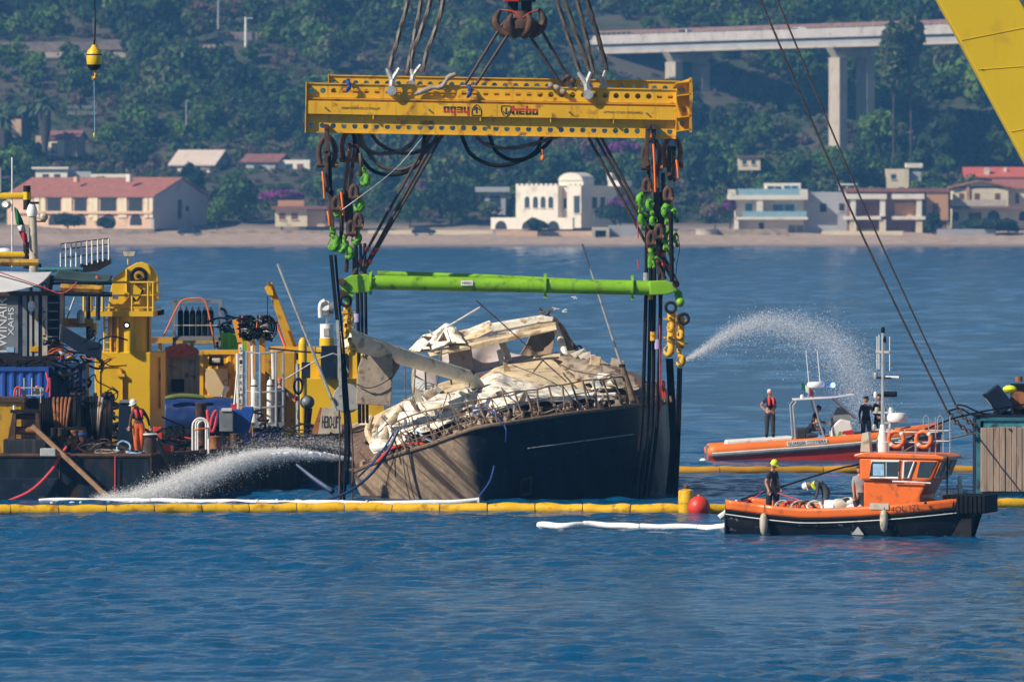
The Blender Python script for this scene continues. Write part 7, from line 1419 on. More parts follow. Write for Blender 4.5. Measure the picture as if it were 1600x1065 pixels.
    if vest is not None:
        ax = (K['nek']-K['spi']).normalized(); sd_ = (K['shr']-K['shl']).normalized(); fr = ax.cross(sd_)
        if fr.dot(fd) < 0: fr = -fr
        for dx in (-1, 1): mb = MB(); c = K['che']; mb.tube(cat_rom([c+sd_*dx*.075*s+fr*.10*s+ax*.17*s-fr*.06*s, c+sd_*dx*.085*s+fr*.155*s+ax*.05*s, c+sd_*dx*.08*s+fr*.16*s-ax*.12*s], 8), [.035*s, .045*s, .05*s, .052*s, .052*s, .05*s, .05*s, .045*s, .03*s], 8); mb.build('vest_panel', vest, o)
        mb = MB(); c = K['nek']; mb.tube([c+sd_*.085*s*math.cos(a)-fr*.085*s*math.sin(a)+fr*.02*s-ax*.02*s for a in (0, .6, 1.2, 1.57, 1.94, 2.54, 3.14)], .035*s, 7); mb.build('vest_collar', vest, o)
        mb = MB(); c = K['spi']+ax*.04*s; mb.tube([c+(sd_*math.cos(a)*.165+fr*math.sin(a)*.14)*s for a in np.linspace(0, 2*math.pi, 18, endpoint=False)], .016*s, 6, closed=True); mb.build('vest_strap', BLKR, o)
    return o
# worker on the barge
person('worker in orange trousers, red life vest and white helmet on the barge deck', (X(217, 268.7), 268.75, DZ+.01), {'spi': (-.01,0,1.12), 'che': (-.03,-.02,1.32), 'nek': (-.07,-.06,1.48), 'hed': (-.11,-.09,1.55), 'shl': (-.18,-.06,1.40), 'ell': (-.26,-.10,1.14), 'wrl': (-.30,-.18,.90), 'hnl': (-.32,-.2,.83), 'shr': (.13,.04,1.40), 'elr': (.28,.08,1.16), 'wrr': (.34,.02,.92), 'hnr': (.36,0,.84), 'knl': (-.09,-.06,.5), 'anl': (-.06,0,.09), 'tol': (-.10,-.16,.04), 'knr': (.09,-.02,.5), 'anr': (.07,.06,.09), 'look': (-.7,-.5,-.45)}, mat('dark_red_cloth', (.10, .03, .03), .85), CORG, 1.0, hat=('helmet', WHT), vest=CRED)
person('person in dark shirt and orange headband behind the silver cage', (X(437, 286.3), 286.4, DZ+.3), {'elr': (.32,.0,1.2), 'wrr': (.50,-.05,1.02), 'hnr': (.57,-.06,.98), 'look': (-.3,.9,0)}, CNAVY, CDGREY, .98, sleeve=False, hat=('cap', CORG))

# ---------------------------------------------------------------- orange workboat
WBY = 241.0
WB = thing('orange_workboat', 'small orange and black workboat with cabin and mast in the foreground', 'boat', (X(1346, WBY), WBY, 0), rotz=R(-18))
def bw(x): return 1.18 if x < -2.6 else (1.28 if x < .8 else 1.28*(1-((x-.8)/3.1)**2.3*.86))
def shz(x): u = (x+3.75)/7.5; return .69+.34*(1-u)**3+.76*max(0, u-.3)**1.15
ST = [-3.75+7.45*i/40 for i in range(41)]
def sect(x, f):      # f 0 keel .. 1 gunwale
    b_, z_ = bw(x), shz(x); rake = .38*max(0, (x-1.6)/2.1)**1.5
    pts = [(0, -.55), (.55*b_, -.42), (.80*b_, -.02), (.93*b_, .30), (.985*b_, z_-.30), (b_, z_)]
    t_ = f*(len(pts)-1); k = min(int(t_), 4); u = t_-k; y_, zz = pts[k][0]*(1-u)+pts[k+1][0]*u, pts[k][1]*(1-u)+pts[k+1][1]*u
    return (x+rake*(zz-z_)/1.2, y_, zz)
HBLK = mat('black_boat_hull', (.012, .014, .02), .35, 0, .3, 2, (.20, .20, .20), .08, 5, dsharp=.06, spec=.2)
for sd in (-1, 1):
    mb = MB(); mb.surf(lambda u, v: (lambda p: (p[0], sd*p[1], p[2]))(sect(ST[round(u*40)], v*.8)), 40, 8); mb.build('hull_side', HBLK, WB, 60)
    mb = MB(); mb.surf(lambda u, v: (lambda p: (p[0], sd*(p[1]+.0), p[2]))(sect(ST[round(u*40)], .8+.2*v)), 40, 3); mb.build('bulwark', ORG_, WB, 60, solid=.06)
    mb = MB(); mb.tube([(lambda p: (p[0], sd*(p[1]+.03), p[2]-.02))(sect(x, .8)) for x in ST], .055, 7); mb.build('rubbing_strake', BLKR, WB); mb = MB(); mb.tube([(lambda p: (p[0], sd*(p[1]+.05), p[2]-.12))(sect(x, .8)) for x in ST], .014, 5); mb.build('white_line', WHT, WB)
mb = MB(); mb.prism([(-3.76, -1.15, -.4), (-3.76, 1.15, -.4), (-3.76, 1.15, .62), (-3.76, -1.15, .62)], (-.04, 0, 0)); mb.prism([(-3.72, -1.15, .62), (-3.72, 1.15, .62), (-3.72, 1.15, .96), (-3.72, -1.15, .96)], (-.06, 0, 0)); mb.build('transom', HBLK, WB, 0)
mb = MB(); mb.surf(lambda u, v: (ST[round(u*40)], (v*2-1)*bw(ST[round(u*40)])*.95, max(.30, shz(ST[round(u*40)])-.52)), 40, 4); mb.build('deck', GREYC, WB)
mb = MB(); mb.box(2.62, 3.92, -.78, .62, .70, 1.22); fd_ = mb.build('bow_fender', BLKR, WB, 0, bevel=.04)
for k in range(9): mb = MB(); mb.box(2.66+k*.135, 2.71+k*.135, -.82, -.782, .70, 1.21); mb.build('fender_rib', BLKR, fd_, 0)
mb = MB(); mb.box(2.75, 3.45, -.62, -.55, -.05, .55); mb.build('bow_step_plate', DRK, WB, 0)
# cabin
lo = [(.30, .45), (.30, 1.62), (2.22, 1.62), (2.0, 1.2), (1.95, .45)]
mb = MB(); mb.prism([(x, -.86, z) for x, z in lo], (0, 1.72, 0)); cb = mb.build('cabin_base', ORG_, WB, 0, bevel=.05)
up = [(.22, 1.60), (.18, 2.30), (2.62, 2.26), (2.34, 1.60)]
mb = MB(); mb.prism([(x, -.95, z) for x, z in up], (0, 1.90, 0)); mb.build('wheelhouse', ORG_, WB, 0, bevel=.08)
mb = MB(); mb.prism([(x, -1.0, z) for x, z in [(.05, 2.28), (.05, 2.36), (.3, 2.42), (2.5, 2.38), (2.74, 2.30), (2.74, 2.24)]], (0, 2.0, 0)); mb.build('cabin_roof', ORG_, WB, 0, bevel=.04)
mb = MB(); mb.tube([(1.2, -.98, 1.60), (1.9, -.98, 1.585), (2.34, -.97, 1.56)], .025, 6); mb.build('drip_rail', WHT, WB)
def pane(pts, y, fr=WHT):
    mb = MB(); mb.prism([(x, y, z) for x, z in pts], (0, .04, 0)); g_ = mb.build('window', GLASS, WB, 0)
    mb = MB(); mb.tube([(x, y, z) for x, z in pts], .035, 7, closed=True); mb.build('window_frame', fr, g_); return g_
g_ = pane([(.52, 1.70), (.58, 2.18), (1.40, 2.18), (1.38, 1.70)], -.985); pane([(1.52, 1.70), (1.55, 2.18), (1.86, 2.18), (1.68, 1.70)], -.985)
mb = MB(); mb.box(.62, .95, -.992, -.987, 1.76, 2.1); mb.build('curtain', LBLU, g_, 0); mb = MB(); mb.box(1.0, 1.03, -.992, -.987, 1.74, 2.16); mb.build('mullion', GREYL, g_, 0)
# side-forward and front panes in dark frames
mb = MB(); mb.prism([(1.92, -.965, 1.72), (2.02, -.965, 2.18), (2.50, -.965, 2.18), (2.28, -.965, 1.72)], (0, .03, 0)); mb.build('window', GLASS, WB, 0)
fx = lambda z: 2.34+(2.62-2.34)*(z-1.6)/.66
for y0, y1 in ((-.88, -.30), (-.24, .24), (.30, .88)):
    mb = MB(); mb.add([(fx(1.72)+.03, y0, 1.72), (fx(1.72)+.03, y1, 1.72), (fx(2.18)+.03, y1, 2.18), (fx(2.18)+.03, y0, 2.18)], [(0, 1, 2, 3)]); w_ = mb.build('window', GLASS, WB, 0, solid=.02); mb = MB(); mb.tube([(fx(1.72)+.035, y0, 1.72), (fx(1.72)+.035, y1, 1.72), (fx(2.18)+.035, y1, 2.18), (fx(2.18)+.035, y0, 2.18)], .02, 6, closed=True); mb.build('window_frame', ORG_, w_)
    mb = MB(); mb.ball((fx(1.98)+.045, (y0+y1)/2-.05, 1.98), .015, .14, .10, 8, 6); mb.build('lifejacket_patch', YLH if y0 < 0 else ORR, w_)  # coloured patch added on the pane, standing in for lifejackets behind the glass
text_mesh('4OL 371', 'lettering', TINK, WB, (1.68, -1.315, .835), .17, RZ(9) @ RY(-5.5), .003, .80)
mb = MB(); mb.box(.62, 1.18, -1.325, -1.30, .80, .98); mb.build('patch', BEIGEP, WB, 0); mb = MB(); mb.cyl((2.25, -1.20, 1.0), (2.25, -1.23, 1.0), .04, 10); mb.build('fairlead', DRK, WB)
mb = MB(); mb.prism([(.05, -1.24, .06), (.42, -1.24, .06), (.24, -1.25, .3)], (0, .03, 0)); mb.build('triangle_mark', GREYL, WB, 0)
for x, z_ in ((-2.55, .36), (1.05, .50)):
    mb = MB(); mb.lathe([(.02, -.34), (.09, -.26), (.12, -.1), (.12, .12), (.08, .26), (.02, .30)], (x, -1.36, z_), 12); f_ = mb.build('fender', BEIGEP, WB); mb = MB(); mb.tube([(x, -1.36, z_+.28), (x, -1.28, shz(x))], .012, 5); mb.build('lanyard', BLK, f_)
mb = MB(); mb.tube([(-3.6, -.5, .95), (-3.9, -.75, .6), (-4.05, -.8, .48)], [.07, .09, .1], 8); mb.build('stern_roller', WHT, WB)
# mast
mb = MB(); mb.tube([(.62, .1, 2.4), (.62, .1, 5.85)], [.075, .05], 10); ms = mb.build('mast', STEEL, WB)
mb = MB(); mb.lathe([(.2, 0), (.2, .25), (.12, .55), (.08, .8)], (.62, .1, 2.4), 12); mb.build('mast_foot', WHT, ms)
for z_, L_, m_ in ((5.3, .42, BEIGEP), (4.55, .5, DRK), (4.05, .62, DRK), (3.55, .6, GALV), (3.05, .6, GALV)): mb = MB(); mb.box(.62-L_*.5, .62+L_*.5, .06, .14, z_-.03, z_+.03); mb.build('spreader', m_, ms, 0)
for x, z0, z1 in ((.44, 4.8, 5.75), (.50, 4.8, 5.8), (.82, 4.75, 5.75)): mb = MB(); mb.tube([(x, .1, z0), (x, .1, z1)], .016, 5); mb.build('whip_aerial', WHT, ms)
for x, z_ in ((.62, 5.92), (.66, 5.65)): mb = MB(); mb.lathe([(.05, -.08), (.06, 0), (.04, .1)], (x, .1, z_), 8); mb.build('mast_light', BLKR, ms)
for x, z_, m_ in ((.40, 4.6, GALV), (.40, 4.05, WHT), (.44, 3.6, BEIGEP), (.36, 3.1, GALV), (.86, 3.6, WHT), (.84, 3.12, GALV)): mb = MB(); mb.lathe([(.05, -.08), (.075, 0), (.05, .1)], (x, .1, z_), 9); mb.build('mast_light', m_, ms)
mb = MB(); mb.tube([(.66, .1, 4.08), (1.02, .1, 4.08)], .085, 10); mb.build('loud_hailer', BLKR, ms); mb = MB(); mb.tube([(.7, .1, 4.58), (1.1, .1, 4.56)], [.03, .05], 8); mb.build('camera', GALV, ms)
mb = MB(); mb.lathe([(.26, 0), (.30, .06), (.30, .16), (.26, .24), (.1, .27)], (1.05, .1, 3.28), 18); mb.build('radar_dome', WHTP, ms); mb = MB(); mb.box(.66, 1.05, .05, .15, 3.22, 3.28); mb.build('radar_bracket', GALV, ms, 0)
mb = MB(); mb.prism([(.05, -.3, 2.42), (.1, -.3, 2.95), (.28, -.3, 3.0), (.34, -.3, 2.42)], (0, .3, 0)); mb.build('horn_cover', BEIGEP, WB, 0)
for x in (1.05, 1.45, 1.85, 2.25, 2.45):
    for y in (-.85, .75): mb = MB(); mb.tube([(x, y, 2.36), (x, y, 3.05 if x < 2.3 else 3.45)], .018, 6); mb.build('roof_rail_post', STEEL, WB)
for z_ in (2.72, 3.02): mb = MB(); mb.tube([(.9, -.85, z_), (2.5, -.85, z_), (2.5, .75, z_), (.9, .75, z_)], .016, 6); mb.build('roof_rail', STEEL, WB)
for x in (2.0, 2.42): mb = MB(); mb.tube([(x, -.5, 3.0), (x, -.5, 3.42), (x+.08, -.5, 3.5), (x+.15, -.5, 3.42), (x+.15, -.5, 3.0)], .018, 6); mb.build('ladder_hoop', STEEL, WB)
def lifebuoy(c, M_):
    mb = MB(); mb.torus(c, .22, .065, M_, 28, 10); l_ = mb.build('lifebuoy', ORGT, WB)
    for a in range(4): mb = MB(); u = M_@Vector((.22*math.cos(a*1.57+.8), .22*math.sin(a*1.57+.8), 0)); v_ = M_@Vector((-math.sin(a*1.57+.8), math.cos(a*1.57+.8), 0)); mb.tube([Vector(c)+u-v_*.035, Vector(c)+u+v_*.035], .069, 10); mb.build('band', RED if a % 2 else WHT, l_)
lifebuoy((1.30, -.93, 2.82), RX(90)); lifebuoy((2.12, -.93, 2.82), RX(90))
mb = MB(); mb.tube([(2.72, -.6, 1.2), (2.74, -.6, 2.32)], .025, 6); mb.build('jack_staff', DRK, WB)
t_ = MB(); t_.lathe([(.07, 0), (.07, .2), (.11, .22), (.11, .28), (.05, .3), (.08, .42), (.03, .55)], (2.95, 0, 1.2), 10); t_.build('windlass', GALV, WB); mb = MB(); mb.box(2.45, 2.85, -.35, .2, 1.05, 1.32); mb.build('white_locker', WHT, WB, 0, bevel=.04)
# gear in the boat
rg = random.Random(8)
def wloc(x, y, z): return WB.matrix_basis@Vector((x, y, z)) if False else Matrix.Rotation(R(-18), 3, 'Z')@Vector((x, y, z))+Vector(WB.location)
for k, (x, m_, lab) in enumerate(((-2.2, BEIGEP, 'cream rope coil in the workboat well, left end'), (-1.95, REDR, 'red rope coil in the workboat well, second from left'), (-1.7, BEIGEP, 'cream rope coil in the middle of the workboat well'), (-1.5, RUS2, 'brown rope coil next to the bending crewman'), (-1.25, WHT, 'white rope coil right under the bending crewman'))):
    mb = MB(); n = 70; q = wloc(x, -.55, .78); mb.tube([q+RX(70)@RY(rg.uniform(-20, 20))@Vector((.22*math.cos(i*.31)*(1+.1*math.sin(i*.17)), .2*math.sin(i*.31), .1*math.sin(i*.11))) for i in range(n)], .026, 6); mb.solo('rope_coil', m_, lab, 'rope')
for k, (x, z_, rx, rz, m_, lab) in enumerate(((-.75, .78, .30, .26, WHT, 'white plastic sack heaped left of the boat cabin'), (-.45, .80, .34, .30, BEIGEP, 'cream sack in the boat, larger of the heap'), (-.05, .76, .32, .24, WTARP, 'pale grey sack leaning on the cabin heap'), (.12, .72, .22, .24, BEIGEP, 'small cream sack nearest the boat cabin'), (-.2, .95, .25, .12, WHT, 'white folded sheet topping the sack heap'))):
    mb = MB(); mb.ball((0, 0, 0), rx, .3, rz, 16, 10); mb.v = [v+mnoise.noise_vector(v*5+Vector((k*7, 0, 0)))*.09 for v in mb.v]; q = wloc(x, -.4, z_); mb.v = [v+q for v in mb.v]; mb.solo('sack', m_, lab, 'sack', 'sacks in the workboat')
mb = MB(); mb.ball(wloc(-.28, -.5, 1.0), .18, .15, .1, 10, 6); mb.tube([wloc(-.2, -.5, 1.02), wloc(.25, -.5, 1.35)], .02, 5); mb.solo('blue_jacket', CNAVY, 'dark blue bundle with a stick on the sack heap', 'bundle')
person('crewman in dark clothes and bright yellow helmet standing in the workboat stern', wloc(-2.65, -.1, .36), {'che': (.0,-.01,1.32), 'hed': (.02,-.03,1.58), 'ell': (-.20,-.10,1.15), 'wrl': (-.12,-.20,.93), 'hnl': (-.10,-.22,.85), 'shl': (-.10,-.14,1.42), 'shr': (.10,.14,1.42), 'elr': (.16,.16,1.15), 'wrr': (.20,.05,.98), 'hnr': (.23,0,.93), 'look': (.9,-.4,-.1)}, CNAVY, CNAVY, .985, sleeve=False, hat=('helmet', CHIV))
person('crewman in grey overalls and white helmet bending over ropes in the workboat', wloc(-1.25, .0, .34), {'pel': (.18,0,.90), 'spi': (.10,0,1.05), 'che': (-.06,-.02,1.13), 'nek': (-.20,-.03,1.10), 'hed': (-.25,-.03,1.085), 'shl': (-.07,-.17,1.12), 'ell': (-.08,-.22,.85), 'wrl': (-.16,-.2,.64), 'hnl': (-.19,-.18,.57), 'shr': (-.05,.16,1.14), 'elr': (-.08,.2,.86), 'wrr': (-.15,.14,.64), 'hnr': (-.18,.12,.57), 'hil': (.18,-.10,.86), 'hir': (.18,.10,.86), 'knl': (.13,-.12,.48), 'knr': (.15,.10,.48), 'anl': (.16,-.12,.09), 'anr': (.2,.1,.09), 'tol': (.03,-.14,.04), 'tor': (.06,.12,.04), 'look': (-.6,-.2,-.75)}, mat('slate_cloth', (.055, .06, .085), .85), MT['slate_cloth'], 1.02, hat=('helmet', WHT), vest=CHIV)
person('crewman in pale grey shirt and dark cap standing behind the boat cabin', wloc(.10, -.55, .28), {'ell': (-.19,-.05,1.15), 'wrl': (-.17,-.12,.92), 'hnl': (-.17,-.13,.84), 'look': (.7,.7,0)}, CGREY, CDGREY, .97, sleeve=False, hat=('cap', CDGREY))
for q, lab, m_, r_ in (([wloc(-3.55, -.3, 1.0), wloc(-2.5, .1, 1.35), wloc(-.8, .3, 1.9), (X(1360, 244), 244, Zr(718, 244)), (X(1480, 262), 262, Zr(656, 262)), (X(1610, 270), 270, Zr(630, 270))], 'long black towing rope from workboat stern towards the crane barge', BLK, .03), ([wloc(-2.45, -.3, 1.2), wloc(-1.7, -.4, .98), wloc(-.75, -.5, .62)], 'red and black line held by the helmeted crewman', REDR, .018), ([wloc(-2.9, -.2, 1.25), wloc(-3.2, -.5, 1.0), wloc(-3.5, -.7, .9)], 'thin red line from crewman to workboat stern', REDR, .012)):
    mb = MB(); mb.tube(cat_rom(q, 16), r_, 6); mb.solo('tow_rope', m_, lab, 'rope')

# ---------------------------------------------------------------- coast guard inflatable
RBY = 309.0
RB = thing('inflatable_boat', 'orange rigid inflatable boat with coast guard lettering in the middle distance', 'boat', (X(1289, RBY), RBY, 0.06), rot=(0, R(-3.4), R(2)))
def tubepath(sd): return cat_rom([(-4.40, sd*1.05, .50), (-2.5, sd*1.12, .52), (0, sd*1.15, .55), (2.2, sd*1.05, .62), (3.6, sd*.6, .72), (4.35, 0, .80)], 40)
for sd in (-1, 1):
    tp_ = tubepath(sd); mb = MB(); mb.tube(tp_, [.10]+[.25]*36+[.25, .24, .22, .2], 18); mb.build('buoyancy_tube', ORGT, RB, 60)
    mb = MB(); mb.tube([p+Vector((0, sd*.20, -.13)) for p in tp_[1:]], .085, 8); mb.build('rub_strake', GREYC, RB); mb = MB(); mb.tube([p+Vector((0, sd*.235, -.06)) for p in tp_[1:]], .03, 6); mb.build('strake_line', WHT, RB)
    mb = MB(); mb.surf(lambda u, v: (lambda p: (p.x-.25*v*max(0, u-.7), (p.y+sd*.19)*(1-v*.12), p.z-.2-v*(.55+.12*u)))(tp_[round(u*40)]), 40, 4); mb.build('hull', REDT, RB, 60)
mb = MB(); mb.box(-4.35, 3.0, -.95, .95, .34, .40); mb.build('deck', GREYC, RB, 0); mb = MB(); mb.box(-4.36, -4.3, -.8, .8, .05, .7); mb.build('transom', GREYC, RB, 0)
mb = MB(); mb.prism([(-3.75, -.72, .40), (-3.65, -.72, .86), (-1.2, -.72, .88), (-1.2, -.72, .40)], (0, 1.4, 0)); mb.build('engine_cover', WHT, RB, 0, bevel=.05)
mb = MB(); mb.ball((-4.55, -.3, .12), .16, .2, .14, 10, 6); mb.build('trim_tab', WHT, RB)
mb = MB(); mb.obox((-.73, -1.405, .64), 1.5, .02, .17, RY(-.5)); lp_ = mb.build('name_panel', WHT, RB, 0); text_mesh('GUARDIA COSTIERA', 'lettering', TINK, lp_, (-.73, -1.42, .64), .12, RY(-.5), .003, 1.4)
mb = MB(); mb.prism([(.15, -.5, .40), (.30, -.5, 1.15), (.62, -.5, 1.42), (1.02, -.5, 1.30), (1.2, -.5, .40)], (0, 1.0, 0)); cn = mb.build('console', WHT, RB, 0, bevel=.06)
mb = MB(); mb.prism([(.45, -.515, .45), (.68, -.515, .95), (1.1, -.515, .98), (.95, -.515, .45)], (0, .01, 0)); em_ = mb.build('red_band', TRED, cn, 0); mb = MB(); mb.cyl((.72, -.52, .68), (.72, -.53, .68), .15, 18); mb.build('roundel', WHT, em_); mb = MB(); mb.tube([(.72, -.535, .58), (.72, -.535, .78)], .02, 5); mb.tube([(.64, -.535, .66), (.72, -.535, .59), (.80, -.535, .66)], .016, 5); mb.build('anchor_mark', TINK, em_); mb = MB(); mb.prism([(.32, -.515, .45), (.40, -.515, .45), (.62, -.515, .95), (.54, -.515, .95)], (0, .01, 0)); mb.build('green_band', GREEN, cn, 0)
mb = MB(); mb.prism([(.1, -.46, 1.15), (.55, -.46, 1.85), (.9, -.46, 1.75), (1.05, -.46, 1.28), (.62, -.46, 1.42)], (0, .92, 0)); mb.build('windscreen', mat('smoked_screen', (.24, .26, .27), .1, 0, .1), RB, 0)
mb = MB(); mb.box(-1.05, .55, -.85, .85, 2.18, 2.24); tt = mb.build('canopy_top', WTARP, RB, 0, bevel=.03)
mb = MB(); mb.prism([(.5, -.8, 2.19), (1.2, -.7, 2.25), (1.2, .7, 2.25), (.5, .8, 2.19)], (0, 0, .04)); mb.build('canopy_visor', WTARP, RB, 0)
for y in (-.8, .8):
    for q in ([(-1.1, y, .4), (-1.12, y, 2.0), (-.95, y, 2.2)], [(.05, y, .4), (-.2, y, 1.4), (-.35, y, 2.2)], [(1.25, y*.7, 1.35), (.75, y*.9, 1.85), (.4, y, 2.2)]): mb = MB(); mb.tube(q, .035, 7); mb.build('canopy_post', STEEL, RB)
mb = MB(); mb.lathe([(.30, 0), (.33, .05), (.33, .14), (.28, .2)], (-.18, 0, 2.62), 18); mb.build('radar', WHTP, RB); mb = MB(); mb.tube([(-.5, 0, 2.24), (-.4, 0, 2.60), (.55, 0, 2.60), (.7, 0, 2.24)], .03, 7); mb.build('radar_arch', STEEL, RB)
for x in (-.42, .0): mb = MB(); mb.tube([(x, .1, 2.6), (x-.04, .1, 4.0)], .02, 6); mb.build('whip_aerial', WHT, RB)
mb = MB(); mb.ball((.45, -.1, 2.66), .09, .09, .10, 12, 8); mb.build('blue_beacon', BEACON, RB); mb = MB(); mb.lathe([(.06, 0), (.08, .06), (.05, .14)], (-.72, -.1, 2.24), 10); mb.build('white_light', WHT, RB)
for k, m_ in enumerate((MT['flag_green'], MT['flag_white'], MT['flag_red'])): mb = MB(); mb.surf(lambda u, v: (-.72+.42*(k+u)/3, -.15+.03*math.sin((k+u)*2.5), 2.85-.12*k-.28*u*.4-.26*v), 4, 3); mb.build('flag_stripe', m_, RB, 60, solid=.01)
mb = MB(); mb.box(-1.05, -.55, -.4, .4, .4, 1.15); mb.build('seat', CDGREY, RB, 0, bevel=.06)
def rloc(x, y, z): return Matrix.Rotation(R(2), 3, 'Z')@(Matrix.Rotation(R(-3.4), 3, 'Y')@Vector((x, y, z)))+Vector(RB.location)
person('white-haired man in navy with red life vest standing hands on hips on the inflatable', rloc(-2.02, -.3, .86), {'shl': (-.15,-.05,1.42), 'ell': (-.34,.05,1.20), 'wrl': (-.18,-.04,1.02), 'hnl': (-.12,-.07,1.0), 'shr': (.15,.05,1.42), 'elr': (.22,.12,1.16), 'wrr': (.14,0,1.02), 'hnr': (.12,-.04,.98), 'look': (.85,-.5,0)}, CNAVY, CDGREY, 1.0, sleeve=False, hair=HAIRW, vest=CRED)
SIT = {'pel': (0,0,.50), 'spi': (.04,0,.68), 'che': (.10,0,.90), 'nek': (.16,0,1.06), 'hed': (.19,0,1.13), 'shl': (.08,-.17,1.0), 'ell': (.2,-.22,.76), 'wrl': (.36,-.16,.72), 'hnl': (.44,-.14,.72), 'shr': (.10,.17,1.0), 'elr': (.22,.22,.76), 'wrr': (.38,.16,.72), 'hnr': (.46,.14,.72), 'hil': (.02,-.10,.48), 'knl': (.42,-.12,.48), 'anl': (.42,-.12,.09), 'tol': (.56,-.12,.04), 'hir': (.02,.10,.48), 'knr': (.42,.12,.48), 'anr': (.42,.12,.09), 'tor': (.56,.12,.04), 'look': (1,-.2,-.2)}
person('crewman in dark cap seated under the inflatable canopy', rloc(-.42, .25, .62), SIT, CNAVY, CDGREY, .98, hat=('cap', CNAVY), sleeve=False)
person('crewman in navy crouching with blue bag at the inflatable console', rloc(-.72, -.45, .40), {**SIT, 'che': (.18,0,.82), 'nek': (.30,0,.92), 'hed': (.36,0,.96), 'spi': (.08,0,.66), 'shl': (.2,-.17,.86), 'shr': (.2,.17,.86)}, CNAVY, CDGREY, .98, hair=HAIRD)
mb = MB(); mb.ball(rloc(-.05, -.6, .72), .3, .2, .14, 12, 8); mb.solo('blue_bag', CBLUE, 'bright blue bag lying in front of the crouching crewman', 'bag')
person('left of two crew in dark uniforms standing near the inflatable bow', rloc(1.55, -.1, .42), {'elr': (.3,0,1.2), 'wrr': (.42,-.08,1.05), 'hnr': (.48,-.1,1.02), 'look': (1,-.2,0)}, CDGREY, CNAVY, .97, hat=('cap', CNAVY))
person('right of two crew in dark uniforms standing near the inflatable bow', rloc(2.05, .1, .46), {'look': (-.6,-.8,0), 'wrl': (-.1,-.2,1.0), 'hnl': (-.05,-.24,1.0)}, CDGREY, CNAVY, .95, hair=HAIRD)
# ---------------------------------------------------------------- floating booms
def boom(name, label, pts, seg, r, m, cat='boom', n_per=10, pinch=.93, skirt=None):
    c = cat_rom([Vector(p) for p in pts], 200); L = 0; acc = [0]
    for a, b_ in zip(c, c[1:]): L += (b_-a).length; acc.append(L)
    def at(s_):
        s_ = min(max(s_, 0), L-1e-4); k = max(i for i in range(200) if acc[i] <= s_); return c[k].lerp(c[k+1], (s_-acc[k])/(acc[k+1]-acc[k]))
    t = thing(name, label, cat, c[100]); n = max(1, round(L/seg)); seg = L/n; rr = random.Random(len(label))
    for k in range(n):
        a0, a1 = k*seg, (k+1)*seg-.035; mb = MB(); P_ = []; Rr = []
        for i in range(n_per+1):
            u = i/n_per; P_.append(at(a0+(a1-a0)*u)+Vector((0, 0, .015*math.sin(k*1.7+u*3)+.012*math.sin(u*9+k)))); Rr.append(r*(1+.03*rr.uniform(-1, 1))*(pinch+(1-pinch)*min(1, math.sin(math.pi*u)*4))*(1+.05*math.sin(u*7+k*2.1)))
        mb.tube(P_, Rr, 12); sg = mb.build('float_segment', m, t, 55)
        if pinch < .9:
            q = at(a1+.02); mb = MB(); mb.obox(q+Vector((0, 0, .01)), .06, r*1.86, r*1.8); mb.build('joint_strap', BOOMW if m is BOOMW else YELD, sg, 0)
    if skirt:
        mb = MB(); mb.surf(lambda u, v: c[round(u*200)]+Vector((0, .0, -.1-v*.5)), 200, 1); mb.build('skirt', m, t, 0, solid=.01)
    return t
BY = YW(800)
boom('containment_boom', 'front yellow floating oil boom across the whole picture', [(X(-60, 256), 256.5, .09), (X(200, 257), 257.4, .09), (X(500, 258), 258.4, .09), (X(800, 258), 258.2, .09), (X(1060, 258), 257.6, .09), (X(1200, 258), 258.6, .09), (X(1400, 259), 260.5, .09), (X(1680, 260), 262.5, .09)], 1.5, .185, BOOMY)
boom('containment_boom', 'rear yellow oil boom passing behind the yacht and under the inflatable', [(X(1040, 293), 293, .08), (X(1130, 293), 293.2, .08), (X(1250, 294), 294, .08), (X(1400, 294), 294.5, .08), (X(1620, 295), 295, .08)], 1.9, .165, mat('boom_amber', (.50, .25, .01), .5, 0, .25, .5, (.26, .12, .01), .4, .8))
boom('absorbent_boom', 'long white absorbent sausage along the yacht waterline', [(X(60, 266), 266.3, .04), (X(250, 266), 266.0, .04), (X(450, 266), 264.9, .05), (X(600, 265), 264.3, .05), (X(700, 265), 264.2, .06), (X(748, 265), 264.4, .14)], 3.2, .085, BOOMW, pinch=.8)
boom('absorbent_boom', 'white absorbent boom trailing from the workboat stern', [(X(842, 247), 247, .05), (X(880, 246.4), 246.2, .04), (X(925, 246), 246.6, .07), (X(1000, 246), 246.0, .05), (X(1080, 245.8), 245.6, .05), (X(1120, 245), 244.8, .06), (X(1140, 244), 243.6, .22), (X(1158, 243), 242.6, .5), (X(1172, 242.6), 242.3, .66)], 1.9, .095, BOOMW, pinch=.95)
rope('mooring_line', 'blue line from yacht side to the end of the white sausage', [(772,728,265.6), (765,752,265.0), (748,776,264.6)], .03, BLUR, None, 'rope', 10); rope('mooring_line', 'dark blue hose curving from the yacht bow into the water', [(622,672,268.4), (600,715,268), (572,748,267.4), (540,770,266.8), (508,782,266.4)], .05, mat('dark_blue_hose', (.02, .045, .12), .5), None, 'hose', 20)
for q, lab in (([(530,640,267.6),(531,700,267.4),(530,780,267)], 'rusty thin chain hanging by the yacht bow, left'), ([(546,640,268),(551,700,268),(550,782,267.2)], 'rusty thin chain hanging by the yacht bow, right')): rope('chain', lab, [(*p,) for p in q], .028, RUS, None, 'chain', 10)
